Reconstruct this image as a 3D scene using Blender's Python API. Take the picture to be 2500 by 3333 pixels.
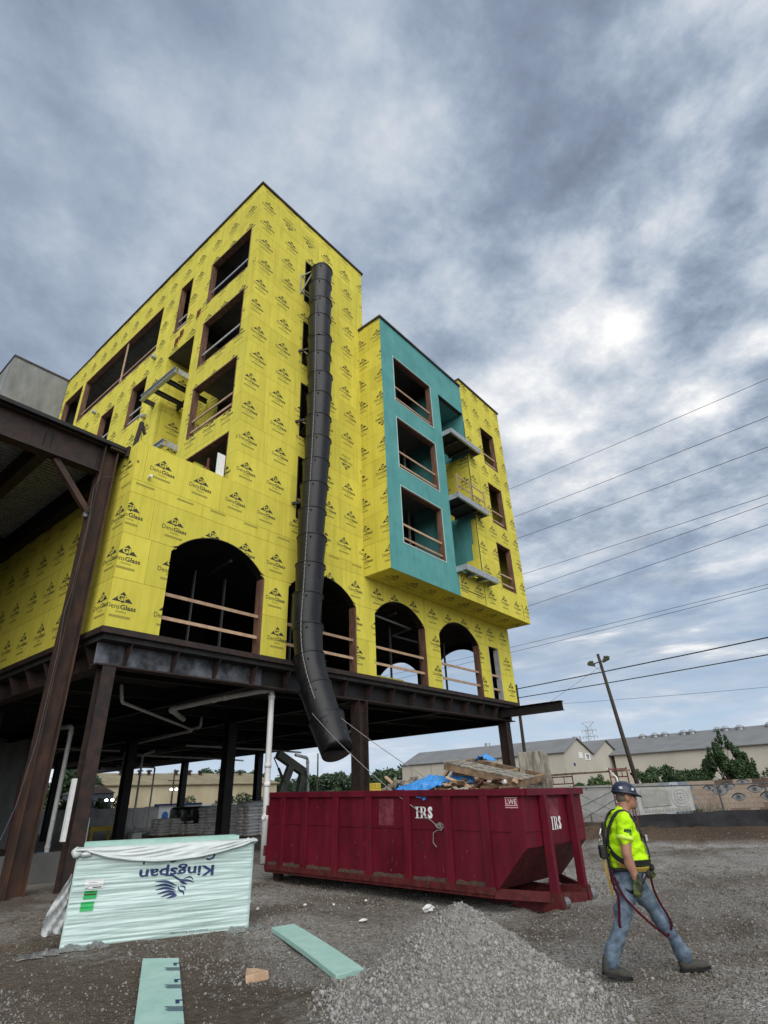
import bpy, math, random
import numpy as np
from mathutils import Vector, Matrix

for o in list(bpy.data.objects):
    bpy.data.objects.remove(o)
rad = math.radians
random.seed(7)
SC = bpy.context.scene
COL = SC.collection

# ------------------------------------------------------------------ camera
cam_data = bpy.data.cameras.new('camera')
cam = bpy.data.objects.new('camera', cam_data)
COL.objects.link(cam)
cam_data.sensor_fit = 'HORIZONTAL'
cam_data.sensor_width = 36.0
cam_data.lens = 1808.13 / 2500 * 36.0
cam_data.clip_start = 0.05
cam_data.clip_end = 6000
_r = Vector((0.64503334, -0.76320751, -0.03803003))
_u = Vector((-0.32715503, -0.32078968, 0.88885520))
_f = Vector((0.69058060, 0.56089952, 0.45660722))
cam.matrix_world = Matrix(((_r.x, _u.x, -_f.x, -5.640), (_r.y, _u.y, -_f.y, -13.176),
                           (_r.z, _u.z, -_f.z, 1.700), (0, 0, 0, 1)))
SC.camera = cam

# ------------------------------------------------------------------ sky
SUN_AZ, SUN_EL = rad(228), rad(37)          # direction the light comes from (math angle from +x)
world = bpy.data.worlds.new('World')
SC.world = world
world.use_nodes = True


class NT:
    """small helper for writing node trees"""
    def __init__(s, tree):
        s.t = tree
    def n(s, typ, **kw):
        nd = s.t.nodes.new(typ)
        for k, v in kw.items():
            setattr(nd, k, v)
        return nd
    def link(s, a, b):
        s.t.links.new(a, b)
    def val(s, sock, v):
        if hasattr(v, 'is_linked') or isinstance(v, bpy.types.NodeSocket):
            s.t.links.new(v, sock)
        else:
            sock.default_value = v
    def math(s, op, a, b=0.0, clamp=False):
        nd = s.n('ShaderNodeMath', operation=op, use_clamp=clamp)
        s.val(nd.inputs[0], a)
        s.val(nd.inputs[1], b)
        return nd.outputs[0]
    def ramp(s, fac, stops, interp='LINEAR'):
        nd = s.n('ShaderNodeValToRGB')
        nd.color_ramp.interpolation = interp
        el = nd.color_ramp.elements
        while len(el) < len(stops):
            el.new(0.5)
        for e, (p, c) in zip(el, stops):
            e.position = p
            e.color = c if len(c) == 4 else (*c, 1)
        s.val(nd.inputs[0], fac)
        return nd.outputs[0]
    def mix(s, fac, a, b, mode='MIX'):
        nd = s.n('ShaderNodeMix', data_type='RGBA', blend_type=mode)
        s.val(nd.inputs[0], fac)
        s.val(nd.inputs[6], a if not isinstance(a, tuple) or len(a) == 4 else (*a, 1))
        s.val(nd.inputs[7], b if not isinstance(b, tuple) or len(b) == 4 else (*b, 1))
        return nd.outputs[2]
    def noise(s, vec, scale, detail=4, rough=.5, dist=0.0):
        nd = s.n('ShaderNodeTexNoise')
        if vec is not None:
            s.link(vec, nd.inputs['Vector'])
        nd.inputs['Scale'].default_value = scale
        nd.inputs['Detail'].default_value = detail
        nd.inputs['Roughness'].default_value = rough
        nd.inputs['Distortion'].default_value = dist
        return nd.outputs['Fac']


def build_world():
    t = world.node_tree
    t.nodes.clear()
    w = NT(t)
    tc = w.n('ShaderNodeTexCoord')
    sep = w.n('ShaderNodeSeparateXYZ')
    w.link(tc.outputs['Generated'], sep.inputs[0])
    z = w.math('MAXIMUM', sep.outputs[2], 0.0)
    zz = w.math('ADD', z, 0.16)
    px = w.math('DIVIDE', sep.outputs[0], zz)
    py = w.math('DIVIDE', sep.outputs[1], zz)
    cmb = w.n('ShaderNodeCombineXYZ')
    w.link(px, cmb.inputs[0]); w.link(py, cmb.inputs[1])
    cmb.inputs[2].default_value = 3.7
    mp = w.n('ShaderNodeMapping')
    mp.inputs['Rotation'].default_value = (0, 0, rad(24))
    mp.inputs['Scale'].default_value = (1.15, 1.15, 1.0)
    mp.inputs['Location'].default_value = (2.75, 0.15, 0)
    w.link(cmb.outputs[0], mp.inputs[0])
    p = mp.outputs[0]
    broad = w.noise(p, 0.62, 3, .5, .3)
    wv = w.n('ShaderNodeTexNoise'); w.link(p, wv.inputs['Vector']); wv.inputs['Scale'].default_value = 2.2; wv.inputs['Detail'].default_value = 1.5
    wvs = w.n('ShaderNodeVectorMath', operation='MULTIPLY_ADD'); w.link(wv.outputs['Color'], wvs.inputs[0]); wvs.inputs[1].default_value = (.05, .05, .05); w.link(p, wvs.inputs[2])
    p2 = wvs.outputs[0]
    mid = w.noise(p2, 2.9, 14, .56, .0)
    fine = w.noise(p2, 10.0, 12, .66, .0)
    vo = w.n('ShaderNodeTexVoronoi', feature='SMOOTH_F1'); w.link(p2, vo.inputs['Vector']); vo.inputs['Scale'].default_value = 5.0; vo.inputs['Smoothness'].default_value = .55
    puff = w.math('SUBTRACT', .95, vo.outputs['Distance'])
    # direction of the hidden sun: cloud is thinner, brighter and more broken round it
    dot = w.n('ShaderNodeVectorMath', operation='DOT_PRODUCT')
    w.link(tc.outputs['Generated'], dot.inputs[0])
    dot.inputs[1].default_value = Vector((0.80, -0.16, 0.56)).normalized()
    g = w.math('MULTIPLY', w.math('SUBTRACT', dot.outputs[1], 0.62), 2.6, True)
    glow = w.math('POWER', g, 1.2, True)
    d = w.math('ADD', w.math('MULTIPLY', broad, .24), w.math('MULTIPLY', mid, .46))
    d = w.math('ADD', d, w.math('MULTIPLY', fine, .20))
    d = w.math('ADD', d, w.math('MULTIPLY', puff, .13))
    amp = w.math('ADD', w.math('MULTIPLY', glow, 2.0), 1.4)   # contrast grows towards the light
    d2 = w.math('ADD', w.math('MULTIPLY', w.math('SUBTRACT', d, .5), amp), .50)
    d2 = w.math('ADD', d2, w.math('MULTIPLY', glow, 0.01))
    col = w.ramp(d2, [(0.14, (.155, .195, .27)), (0.36, (.245, .30, .40)), (0.50, (.345, .415, .52)),
                      (0.61, (.47, .535, .625)), (0.76, (.64, .68, .74)), (1.0, (1.0, .99, .975))])
    # horizon: gaps of blue between streaks
    mp2 = w.n('ShaderNodeMapping')
    mp2.inputs['Scale'].default_value = (1.6, 1.6, 9.0)
    w.link(tc.outputs['Generated'], mp2.inputs[0])
    streak = w.noise(mp2.outputs[0], 2.0, 9, .58, .5)
    low = w.n('ShaderNodeMapRange', clamp=True)
    low.interpolation_type = 'SMOOTHSTEP'
    w.link(z, low.inputs[0])
    low.inputs[1].default_value = .12
    low.inputs[2].default_value = .46
    low.inputs[3].default_value = 1.0
    low.inputs[4].default_value = 0.0
    streakcol = w.ramp(streak, [(0.30, (.27, .38, .54)), (0.46, (.36, .47, .62)), (0.56, (.46, .55, .67)), (0.615, (.62, .68, .76)), (0.67, (1.0, 1.0, .98))])
    col2 = w.mix(w.math('MULTIPLY', low.outputs[0], .85), col, streakcol)
    hz = w.n('ShaderNodeMapRange', clamp=True)          # pale, bright air along the horizon
    w.link(z, hz.inputs[0])
    hz.inputs[1].default_value = .0
    hz.inputs[2].default_value = .17
    hz.inputs[3].default_value = .62
    hz.inputs[4].default_value = 0.0
    hzc = w.ramp(streak, [(0.38, (.50, .64, .82)), (0.52, (.80, .87, .95)), (0.62, (1.1, 1.12, 1.14))])
    col2 = w.mix(hz.outputs[0], col2, hzc)
    sky = w.n('ShaderNodeTexSky', sky_type='NISHITA', sun_disc=False)
    sky.sun_elevation = SUN_EL
    sky.sun_rotation = math.pi / 2 - SUN_AZ
    sky.air_density = 1.0
    sky.dust_density = 0.4
    bg1 = w.n('ShaderNodeBackground')
    w.link(sky.outputs[0], bg1.inputs[0])
    bg1.inputs[1].default_value = 0.08
    bg2 = w.n('ShaderNodeBackground')
    w.link(col2, bg2.inputs[0])
    bg2.inputs[1].default_value = CLOUD
    gap = w.math('MULTIPLY', w.ramp(streak, [(0.28, (1, 1, 1)), (0.5, (0, 0, 0))]), w.math('MULTIPLY', low.outputs[0], .25))
    mx = w.n('ShaderNodeMixShader')
    w.link(gap, mx.inputs[0]); w.link(bg2.outputs[0], mx.inputs[1]); w.link(bg1.outputs[0], mx.inputs[2])
    out = w.n('ShaderNodeOutputWorld')
    w.link(mx.outputs[0], out.inputs[0])


CLOUD = 0.53
build_world()

# ------------------------------------------------------------------ sun behind thick cloud, exposure
sun_data = bpy.data.lights.new('sun', 'SUN')
sun_data.energy = 1.5
sun_data.angle = rad(70)
sun_data.color = (1.0, 0.97, 0.92)
sun = bpy.data.objects.new('sun', sun_data)
COL.objects.link(sun)
_d = Vector((math.cos(SUN_AZ) * math.cos(SUN_EL), math.sin(SUN_AZ) * math.cos(SUN_EL), math.sin(SUN_EL)))
sun.rotation_euler = _d.to_track_quat('Z', 'Y').to_euler()
sun.location = (-20, -30, 60)
SC.view_settings.view_transform = 'Standard'
SC.view_settings.look = 'None'
SC.view_settings.exposure = 1.0
SC.view_settings.gamma = 1.0
SC.view_settings.use_curve_mapping = False
SC.render.engine = 'CYCLES'
SC.cycles.max_bounces = 6
SC.cycles.use_denoising = True


# ------------------------------------------------------------------ helpers
OFF = {}


class MB:
    """collects shapes in world (or local) coordinates and links them as one mesh object"""
    def __init__(s):
        s.v, s.f, s.m, s.cm = [], [], [], 0
    def add(s, vs, fs, m=None):
        o = len(s.v)
        s.v += [tuple(p) for p in vs]
        mm = s.cm if m is None else m
        for f in fs:
            s.f.append(tuple(i + o for i in f)); s.m.append(mm)
        return s
    def box(s, x0, x1, y0, y1, z0, z1, m=None):
        return s.add([(x0, y0, z0), (x1, y0, z0), (x1, y1, z0), (x0, y1, z0), (x0, y0, z1), (x1, y0, z1), (x1, y1, z1), (x0, y1, z1)],
                     [(3, 2, 1, 0), (4, 5, 6, 7), (0, 1, 5, 4), (1, 2, 6, 5), (2, 3, 7, 6), (3, 0, 4, 7)], m)
    def obox(s, c, a, b, d, m=None):
        c, a, b, d = Vector(c), Vector(a), Vector(b), Vector(d)
        vs = [c + a * i + b * j + d * k for k in (-1, 1) for i, j in ((-1, -1), (1, -1), (1, 1), (-1, 1))]
        return s.add(vs, [(3, 2, 1, 0), (4, 5, 6, 7), (0, 1, 5, 4), (1, 2, 6, 5), (2, 3, 7, 6), (3, 0, 4, 7)], m)
    def beam(s, p, q, w, h, up=(0, 0, 1), m=None):
        p, q = Vector(p), Vector(q)
        d = (q - p); L = d.length; d /= L
        u = Vector(up); sd = d.cross(u)
        if sd.length < 1e-4:
            sd = d.cross(Vector((1, 0, 0)))
        sd.normalize(); u = sd.cross(d)
        return s.obox((p + q) / 2, d * L / 2, sd * w / 2, u * h / 2, m)
    def ibeam(s, p, q, w, h, t=.018, up=(0, 0, 1), m=None):
        p, q = Vector(p), Vector(q)
        d = (q - p); L = d.length; d /= L
        u = Vector(up); sd = d.cross(u).normalized(); u = sd.cross(d)
        c = (p + q) / 2
        s.obox(c + u * (h / 2 - t / 2), d * L / 2, sd * w / 2, u * t / 2, m)
        s.obox(c - u * (h / 2 - t / 2), d * L / 2, sd * w / 2, u * t / 2, m)
        return s.obox(c, d * L / 2, sd * t / 2, u * (h / 2 - t), m)
    def tube(s, pts, r, n=8, cap=True, m=None):
        pts = [Vector(p) for p in pts]
        k = len(pts)
        rs = r if isinstance(r, (list, tuple)) else [r] * k
        vs, fs = [], []
        prev = None
        for i, p in enumerate(pts):
            d = (pts[min(i + 1, k - 1)] - pts[max(i - 1, 0)])
            d = d.normalized() if d.length > 1e-9 else Vector((0, 0, 1))
            if prev is None:
                a = d.cross(Vector((0, 0, 1)))
                if a.length < 1e-3:
                    a = d.cross(Vector((1, 0, 0)))
            else:
                a = prev - d * prev.dot(d)
            a.normalize(); prev = a
            b = d.cross(a)
            vs += [p + (a * math.cos(2 * math.pi * j / n) + b * math.sin(2 * math.pi * j / n)) * rs[i] for j in range(n)]
        for i in range(k - 1):
            for j in range(n):
                fs.append((i * n + j, i * n + (j + 1) % n, (i + 1) * n + (j + 1) % n, (i + 1) * n + j))
        if cap:
            fs.append(tuple(range(n - 1, -1, -1))); fs.append(tuple((k - 1) * n + j for j in range(n)))
        return s.add(vs, fs, m)
    def prism(s, poly, vec, m=None):
        n = len(poly); vec = Vector(vec)
        a = [Vector(p) for p in poly]
        return s.add(a + [p + vec for p in a], [tuple(range(n - 1, -1, -1)), tuple(range(n, 2 * n))] +
                     [(i, (i + 1) % n, n + (i + 1) % n, n + i) for i in range(n)], m)
    def ball(s, c, r, nu=10, nv=7, m=None, mat3=None):
        rx, ry, rz = r if isinstance(r, (tuple, list)) else (r, r, r)
        c = Vector(c)
        vs = [Vector((0, 0, -rz))]
        for i in range(1, nv):
            t = -math.pi / 2 + math.pi * i / nv
            vs += [Vector((rx * math.cos(t) * math.cos(2 * math.pi * j / nu), ry * math.cos(t) * math.sin(2 * math.pi * j / nu), rz * math.sin(t))) for j in range(nu)]
        vs.append(Vector((0, 0, rz)))
        if mat3 is not None:
            vs = [mat3 @ v for v in vs]
        vs = [v + c for v in vs]
        fs = [(0, 1 + (j + 1) % nu, 1 + j) for j in range(nu)]
        for i in range(nv - 2):
            for j in range(nu):
                a = 1 + i * nu
                fs.append((a + j, a + (j + 1) % nu, a + nu + (j + 1) % nu, a + nu + j))
        l = 1 + (nv - 2) * nu
        fs += [(l + j, l + (j + 1) % nu, len(vs) - 1) for j in range(nu)]
        return s.add(vs, fs, m)
    def build(s, name, mats, parent=None, smooth=False, bevel=0.0, local=False):
        if not isinstance(mats, (list, tuple)):
            mats = [mats]
        me = bpy.data.meshes.new(name)
        off = Vector((0, 0, 0))
        if parent is not None:
            off = OFF.get(parent, Vector((0, 0, 0)))
        elif not local:
            a = np.array(s.v)
            lo, hi = a.min(0), a.max(0)
            off = Vector(((lo[0] + hi[0]) / 2, (lo[1] + hi[1]) / 2, lo[2]))
        vs = s.v if off.length == 0 else [(x - off.x, y - off.y, z - off.z) for x, y, z in s.v]
        me.from_pydata(vs, [], s.f)
        for m in mats:
            me.materials.append(m)
        if len(mats) > 1:
            me.polygons.foreach_set('material_index', s.m)
        if smooth:
            me.polygons.foreach_set('use_smooth', [True] * len(me.polygons))
        me.update()
        o = bpy.data.objects.new(name, me)
        COL.objects.link(o)
        if parent is not None:
            o.parent = parent
            OFF[o] = off
        else:
            o.location = off
            OFF[o] = off
        if bevel:
            b = o.modifiers.new('bevel', 'BEVEL')
            b.width = bevel; b.segments = 2; b.limit_method = 'ANGLE'; b.angle_limit = rad(40)
        return o


def tag(o, label, cat, group=None, kind=None):
    if label: o['label'] = label
    if cat: o['category'] = cat
    if group: o['group'] = group
    if kind: o['kind'] = kind
    return o


def thing(name, label, cat, loc=(0, 0, 0), group=None, mat=None):
    o = bpy.data.objects.new(name, None)
    COL.objects.link(o)
    o.empty_display_size = .2
    if mat is not None:
        o.matrix_world = mat
        OFF[o] = Vector((0, 0, 0))
    else:
        o.location = loc
        OFF[o] = Vector(loc)
    return tag(o, label, cat, group)


def raw(name, verts, faces, mats, parent=None, smooth=False, mi=None):
    """fast mesh from numpy arrays; faces: (n,3) or (n,4)"""
    me = bpy.data.meshes.new(name)
    off = OFF.get(parent, Vector((0, 0, 0))) if parent is not None else Vector((0, 0, 0))
    v = np.asarray(verts, dtype=np.float32) - np.array(off, dtype=np.float32)
    f = np.asarray(faces, dtype=np.int32)
    k = f.shape[1]
    me.vertices.add(len(v)); me.vertices.foreach_set('co', v.ravel())
    me.loops.add(f.size); me.loops.foreach_set('vertex_index', f.ravel())
    me.polygons.add(len(f)); me.polygons.foreach_set('loop_start', np.arange(0, f.size, k, dtype=np.int32))
    for m in (mats if isinstance(mats, (list, tuple)) else [mats]):
        me.materials.append(m)
    if mi is not None:
        me.polygons.foreach_set('material_index', np.asarray(mi, dtype=np.int32))
    if smooth:
        me.polygons.foreach_set('use_smooth', np.ones(len(f), dtype=bool))
    me.update(calc_edges=True)
    me.validate()
    o = bpy.data.objects.new(name, me)
    COL.objects.link(o)
    if parent is not None:
        o.parent = parent; OFF[o] = off
    return o


def copy_tree(o, parent=None):
    c = o.copy(); COL.objects.link(c)
    c.parent = parent
    OFF[c] = OFF.get(o, Vector((0, 0, 0)))
    for ch in list(o.children):
        copy_tree(ch, c)
    return c


_txt = {}
def text2d(s, size=1.0, bold=0.0, res=2, shear=0.0, space=1.0):
    """flat text as 2D triangles, left aligned at the baseline: (verts[(x,y)], tris)"""
    key = (s, bold, res, shear, space)
    if key not in _txt:
        cu = bpy.data.curves.new('text', 'FONT')
        cu.body = s; cu.size = 1.0; cu.resolution_u = res; cu.fill_mode = 'FRONT'; cu.offset = bold
        cu.shear = shear; cu.space_character = space
        ob = bpy.data.objects.new('text', cu)
        COL.objects.link(ob)
        dg = bpy.context.evaluated_depsgraph_get()
        me = bpy.data.meshes.new_from_object(ob.evaluated_get(dg))
        me.calc_loop_triangles()
        vs = [(v.co.x, v.co.y) for v in me.vertices]
        ts = [tuple(t.vertices) for t in me.loop_triangles]
        bpy.data.objects.remove(ob); bpy.data.curves.remove(cu); bpy.data.meshes.remove(me)
        _txt[key] = (vs, ts)
    vs, ts = _txt[key]
    return [(x * size, y * size) for x, y in vs], ts


def text_fit(s, x0, x1, y0, y1, bold=0.0, **k):
    """text stretched to fill a rectangle; returns list of 2D triangles"""
    vs, ts = text2d(s, 1.0, bold, **k)
    xs = [v[0] for v in vs]; ys = [v[1] for v in vs]
    ax, bx, ay, by = min(xs), max(xs), min(ys), max(ys)
    q = [(x0 + (x - ax) / (bx - ax) * (x1 - x0), y0 + (y - ay) / (by - ay) * (y1 - y0)) for x, y in vs]
    return [tuple(q[i] for i in t) for t in ts]


def gz(x, y):
    t = min(1, max(0, (y + 9) / 11))
    return .25 * t * t * (3 - 2 * t)


# ------------------------------------------------------------------ materials
def M(name, c1, c2=None, scale=4.0, rough=.8, bump=0.0, bscale=40.0, metal=0.0, detail=5, objvar=0.0, stretch=None,
      lo=.35, hi=.65, spec=.5, speck=None, bdist=.01, rvar=0.0, trans=0.0, streak=0.0):
    m = bpy.data.materials.new(name)
    m.use_nodes = True
    t = m.node_tree
    w = NT(t)
    b = t.nodes['Principled BSDF']
    b.inputs['Roughness'].default_value = rough
    b.inputs['Metallic'].default_value = metal
    b.inputs['Specular IOR Level'].default_value = spec
    geo = w.n('ShaderNodeNewGeometry')
    vec = geo.outputs['Position']
    if stretch:
        mp = w.n('ShaderNodeMapping')
        mp.inputs['Scale'].default_value = stretch
        w.link(vec, mp.inputs[0]); vec = mp.outputs[0]
    col = (*c1, 1)
    if c2 is not None:
        nz = w.noise(vec, scale, detail, .6)
        col = w.ramp(nz, [(lo, c1), (hi, c2)])
        if rvar:
            w.link(w.math('ADD', w.math('MULTIPLY', nz, rvar), rough - rvar / 2, True), b.inputs['Roughness'])
    if speck:
        c3, sc, thr = speck
        s2 = w.noise(vec, sc, 3, .7)
        col = w.mix(w.ramp(s2, [(thr, (0, 0, 0)), (thr + .06, (1, 1, 1))]), col, c3)
    if streak:                                   # rain streaks and grime with their own shape
        ms = w.n('ShaderNodeMapping'); ms.inputs['Scale'].default_value = (3.2, 3.2, .22)
        w.link(geo.outputs['Position'], ms.inputs[0])
        s3 = w.noise(ms.outputs[0], 1.6, 7, .65)
        col = w.mix(1.0, col, w.ramp(s3, [(.32, (1 - streak,) * 3), (.56, (1, 1, 1))]), 'MULTIPLY')
    if objvar:
        oi = w.n('ShaderNodeObjectInfo')
        k = w.math('ADD', w.math('MULTIPLY', oi.outputs['Random'], 2 * objvar), 1 - objvar)
        cc = w.n('ShaderNodeCombineColor')
        for i in range(3): w.link(k, cc.inputs[i])
        col = w.mix(1.0, col, cc.outputs[0], 'MULTIPLY')
    w.val(b.inputs['Base Color'], col)
    if bump:
        bn = w.n('ShaderNodeBump')
        bn.inputs['Strength'].default_value = bump
        bn.inputs['Distance'].default_value = bdist
        w.link(w.noise(vec, bscale, 6, .6), bn.inputs['Height'])
        w.link(bn.outputs[0], b.inputs['Normal'])
    if trans:
        b.inputs['Transmission Weight'].default_value = trans
    return m


MT = dict(
    yellow=M('yellow_sheathing', (.645, .565, .075), (.70, .615, .09), 1.6, .85, .10, 320, objvar=.07, spec=.2, bdist=.002, streak=.16),
    ink=M('black_print', (.035, .036, .026), (.085, .080, .045), 14, .8, spec=.2),
    greyink=M('grey_print', (.27, .24, .045), (.35, .31, .06), 40, .85, spec=.2),
    teal=M('teal_membrane', (.082, .285, .270), (.112, .345, .330), 1.3, .65, .5, 6, spec=.3, bdist=.008, streak=.10),
    tealedge=M('pale_teal_trim', (.40, .56, .53), (.52, .64, .61), 9, .7),
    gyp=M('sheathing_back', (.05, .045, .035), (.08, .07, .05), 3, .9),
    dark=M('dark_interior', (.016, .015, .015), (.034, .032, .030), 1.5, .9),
    slab=M('rough_concrete', (.10, .10, .095), (.15, .145, .135), 2, .9, .3, 20),
    conc=M('grey_concrete', (.17, .175, .17), (.27, .275, .265), 1.4, .9, .25, 12, stretch=(1, 1, .35)),
    buck=M('brown_wood', (.095, .045, .028), (.20, .10, .06), 7, .75, .2, 30, stretch=(1, 1, .25), objvar=.15),
    lumber=M('pale_lumber', (.36, .23, .14), (.48, .33, .21), 6, .8, .2, 40, objvar=.2),
    greylumber=M('weathered_lumber', (.30, .30, .29), (.42, .42, .40), 6, .85, .2, 40),
    rust=M('rusty_steel', (.016, .011, .0095), (.050, .024, .016), 5, .72, .25, 30, lo=.38, hi=.70, rvar=.2),
    rustbright=M('orange_rust_steel', (.026, .015, .011), (.085, .036, .018), 3.5, .75, .25, 24, lo=.4, hi=.72, stretch=(1, 1, .4)),
    steel=M('dark_mill_steel', (.010, .009, .0085), (.026, .022, .020), 3, .55, .15, 20, metal=.3, lo=.3, hi=.7),
    websteel=M('bare_web_steel', (.045, .044, .046), (.19, .20, .22), 2.6, .5, .2, 16, metal=.4, lo=.38, hi=.66),
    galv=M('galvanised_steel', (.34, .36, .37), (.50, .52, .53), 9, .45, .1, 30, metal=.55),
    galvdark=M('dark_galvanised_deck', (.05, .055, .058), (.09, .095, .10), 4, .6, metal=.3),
    cap=M('dark_parapet_metal', (.035, .026, .022), (.06, .045, .038), 3, .7),
    black=M('black_plastic', (.005, .005, .006), (.014, .014, .016), 3.5, .45, .5, 9, lo=.35, hi=.75, rvar=.3, speck=((.045, .044, .042), 5, .66), spec=.4, stretch=(1, 1, .45)),
    rope=M('grey_rope', (.19, .18, .165), (.30, .29, .265), 60, .9),
    red=M('maroon_paint', (.090, .003, .011), (.142, .006, .018), 2.6, .55, .3, 6, rvar=.3, speck=((.045, .018, .014), 13, .63), stretch=(1, 1, .35), spec=.3, streak=.22, bdist=.02),
    reddark=M('scraped_maroon_paint', (.060, .009, .011), (.115, .018, .019), 6, .7, .3, 22, speck=((.075, .042, .030), 9, .58), spec=.25),
    redpatch=M('faded_maroon_patch', (.20, .035, .05), (.11, .012, .02), 7, .7, lo=.42, hi=.6),
    white=M('white_paint', (.72, .72, .70), (.80, .80, .78), 8, .7),
    pvc=M('white_pvc', (.70, .70, .68), (.80, .80, .77), 3, .4),
    mint=M('mint_wrap', (.43, .565, .53), (.52, .65, .615), 2.0, .32, spec=.6),
    mintfoam=M('mint_foam', (.30, .49, .425), (.38, .56, .495), 5, .75, .2, 90, bdist=.003),
    film=M('white_film', (.48, .53, .515), (.60, .64, .625), 4, .35, .4, 10),
    navy=M('navy_print', (.008, .02, .095), (.012, .028, .12), 30, .6),
    label=M('paper_label', (.62, .64, .63), (.70, .71, .70), 40, .6),
    green=M('green_sticker', (.015, .36, .085), (.02, .42, .11), 14, .5),
    tarp=M('blue_tarp', (.035, .22, .58), (.06, .30, .70), 8, .5, .4, 12),
    plywood=M('stained_plywood', (.13, .115, .09), (.33, .30, .25), 5, .9, .2, 40, stretch=(2, 2, .5), lo=.4, hi=.6),
    scrapwood=M('scrap_wood', (.15, .095, .055), (.33, .22, .13), 6, .9, .3, 40, objvar=.3),
    scaff=M('red_scaffold_paint', (.16, .015, .018), (.10, .022, .02), 12, .6),
    beige=M('beige_metal_wall', (.44, .405, .335), (.50, .465, .39), .25, .8),
    beigeold=M('tan_old_wall', (.40, .34, .21), (.54, .47, .31), .35, .9, stretch=(1, 1, .3)),
    roofgrey=M('grey_metal_roof', (.16, .16, .158), (.20, .20, .197), .4, .8),
    roofbrown=M('brown_old_roof', (.20, .16, .09), (.28, .235, .14), .5, .9),
    block=M('grey_block_wall', (.24, .23, .21), (.34, .325, .30), 1.5, .9),
    silt=M('black_silt_fabric', (.010, .010, .012), (.022, .022, .025), 3, .8, .6, 5, bdist=.05),
    asphalt=M('dark_dirt', (.05, .04, .03), (.09, .07, .05), 2, .95),
    leaf1=M('green_leaf', (.028, .062, .018), (.055, .105, .030), 1.2, .6, objvar=.15),
    leaf2=M('dark_green_leaf', (.018, .042, .014), (.035, .072, .022), 1.2, .65, objvar=.15),
    leaf3=M('light_green_leaf', (.06, .12, .02), (.10, .17, .035), 1.5, .6),
    farleaf=M('far_green_leaf', (.020, .040, .020), (.045, .075, .032), .15, .8),
    bark=M('brown_bark', (.06, .045, .03), (.11, .085, .06), 6, .9),
    pole=M('creosote_pole', (.030, .024, .018), (.06, .047, .036), 8, .9),
    wire=M('black_cable', (.012, .012, .013), None, rough=.6),
    lampgreen=M('dark_olive_lamp', (.05, .055, .035), (.08, .085, .05), 8, .6),
    skin=M('tanned_skin', (.30, .145, .095), (.36, .18, .12), 14, .55, spec=.35),
    hair=M('grey_stubble_hair', (.09, .07, .055), (.15, .12, .10), 60, .8),
    hivis=M('hi_vis_shirt', (.40, .72, .006), (.52, .84, .012), 12, .85, .5, 26, spec=.2),
    denim=M('faded_denim', (.050, .078, .115), (.165, .215, .27), 11, .9, .5, 70, lo=.32, hi=.72, bdist=.004),
    boot=M('dusty_boot', (.030, .030, .026), (.06, .056, .046), 14, .8, .2, 40),
    glove=M('green_black_glove', (.022, .024, .018), (.10, .13, .035), 16, .8, lo=.42, hi=.58),
    helmet=M('navy_hard_hat', (.008, .012, .034), (.014, .019, .048), 12, .4, speck=((.16, .19, .23), 34, .66)),
    strap=M('black_webbing', (.010, .010, .010), (.022, .022, .02), 30, .85),
    strapred=M('red_lanyard', (.035, .004, .008), (.07, .007, .014), 30, .95, spec=.1),
    strapyellow=M('yellow_webbing', (.34, .22, .03), (.40, .27, .05), 30, .8),
    metal=M('worn_metal', (.26, .26, .25), (.40, .40, .38), 20, .4, metal=.8),
    boomgreen=M('dark_olive_machine', (.022, .026, .020), (.042, .046, .034), 4, .5),
    machyellow=M('yellow_machine', (.55, .40, .04), (.62, .46, .07), 3, .6),
    bag=M('pale_cement_bag', (.72, .70, .69), (.82, .80, .78), 5, .6, .4, 12, speck=((.26, .10, .12), 6, .63), objvar=.12),
    shroud=M('black_pallet_film', (.008, .008, .009), (.02, .02, .021), 3, .4, .5, 8),
    bluecloth=M('blue_plastic', (.02, .13, .36), None, rough=.5),
    glass=M('dark_glass', (.02, .022, .025), None, rough=.2),
    paper=M('white_paper_scrap', (.62, .62, .60), (.72, .72, .70), 12, .8),
    yellowstack=M('yellow_board_edge', (.45, .38, .05), (.55, .47, .08), 30, .85),
)
# ------------------------------------------------------------------ ground
_rs = np.random.RandomState(5)
_lat = _rs.rand(256, 256)
def vnoise(x, y):
    xi = np.floor(x).astype(int); yi = np.floor(y).astype(int)
    fx = x - xi; fy = y - yi
    fx = fx * fx * (3 - 2 * fx); fy = fy * fy * (3 - 2 * fy)
    a = _lat[xi % 256, yi % 256]; b = _lat[(xi + 1) % 256, yi % 256]
    c = _lat[xi % 256, (yi + 1) % 256]; d = _lat[(xi + 1) % 256, (yi + 1) % 256]
    return (a * (1 - fx) + b * fx) * (1 - fy) + (c * (1 - fx) + d * fx) * fy
def fbm(x, y, o=4):
    s = 0; k = 1.0; t = 0
    for i in range(o):
        s = s + vnoise(x * 2 ** i + 17 * i, y * 2 ** i + 31 * i) * k; t += k; k *= .5
    return s / t
def gz_np(x, y):
    t = np.clip((y + 9) / 11, 0, 1)
    return .25 * t * t * (3 - 2 * t)
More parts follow.
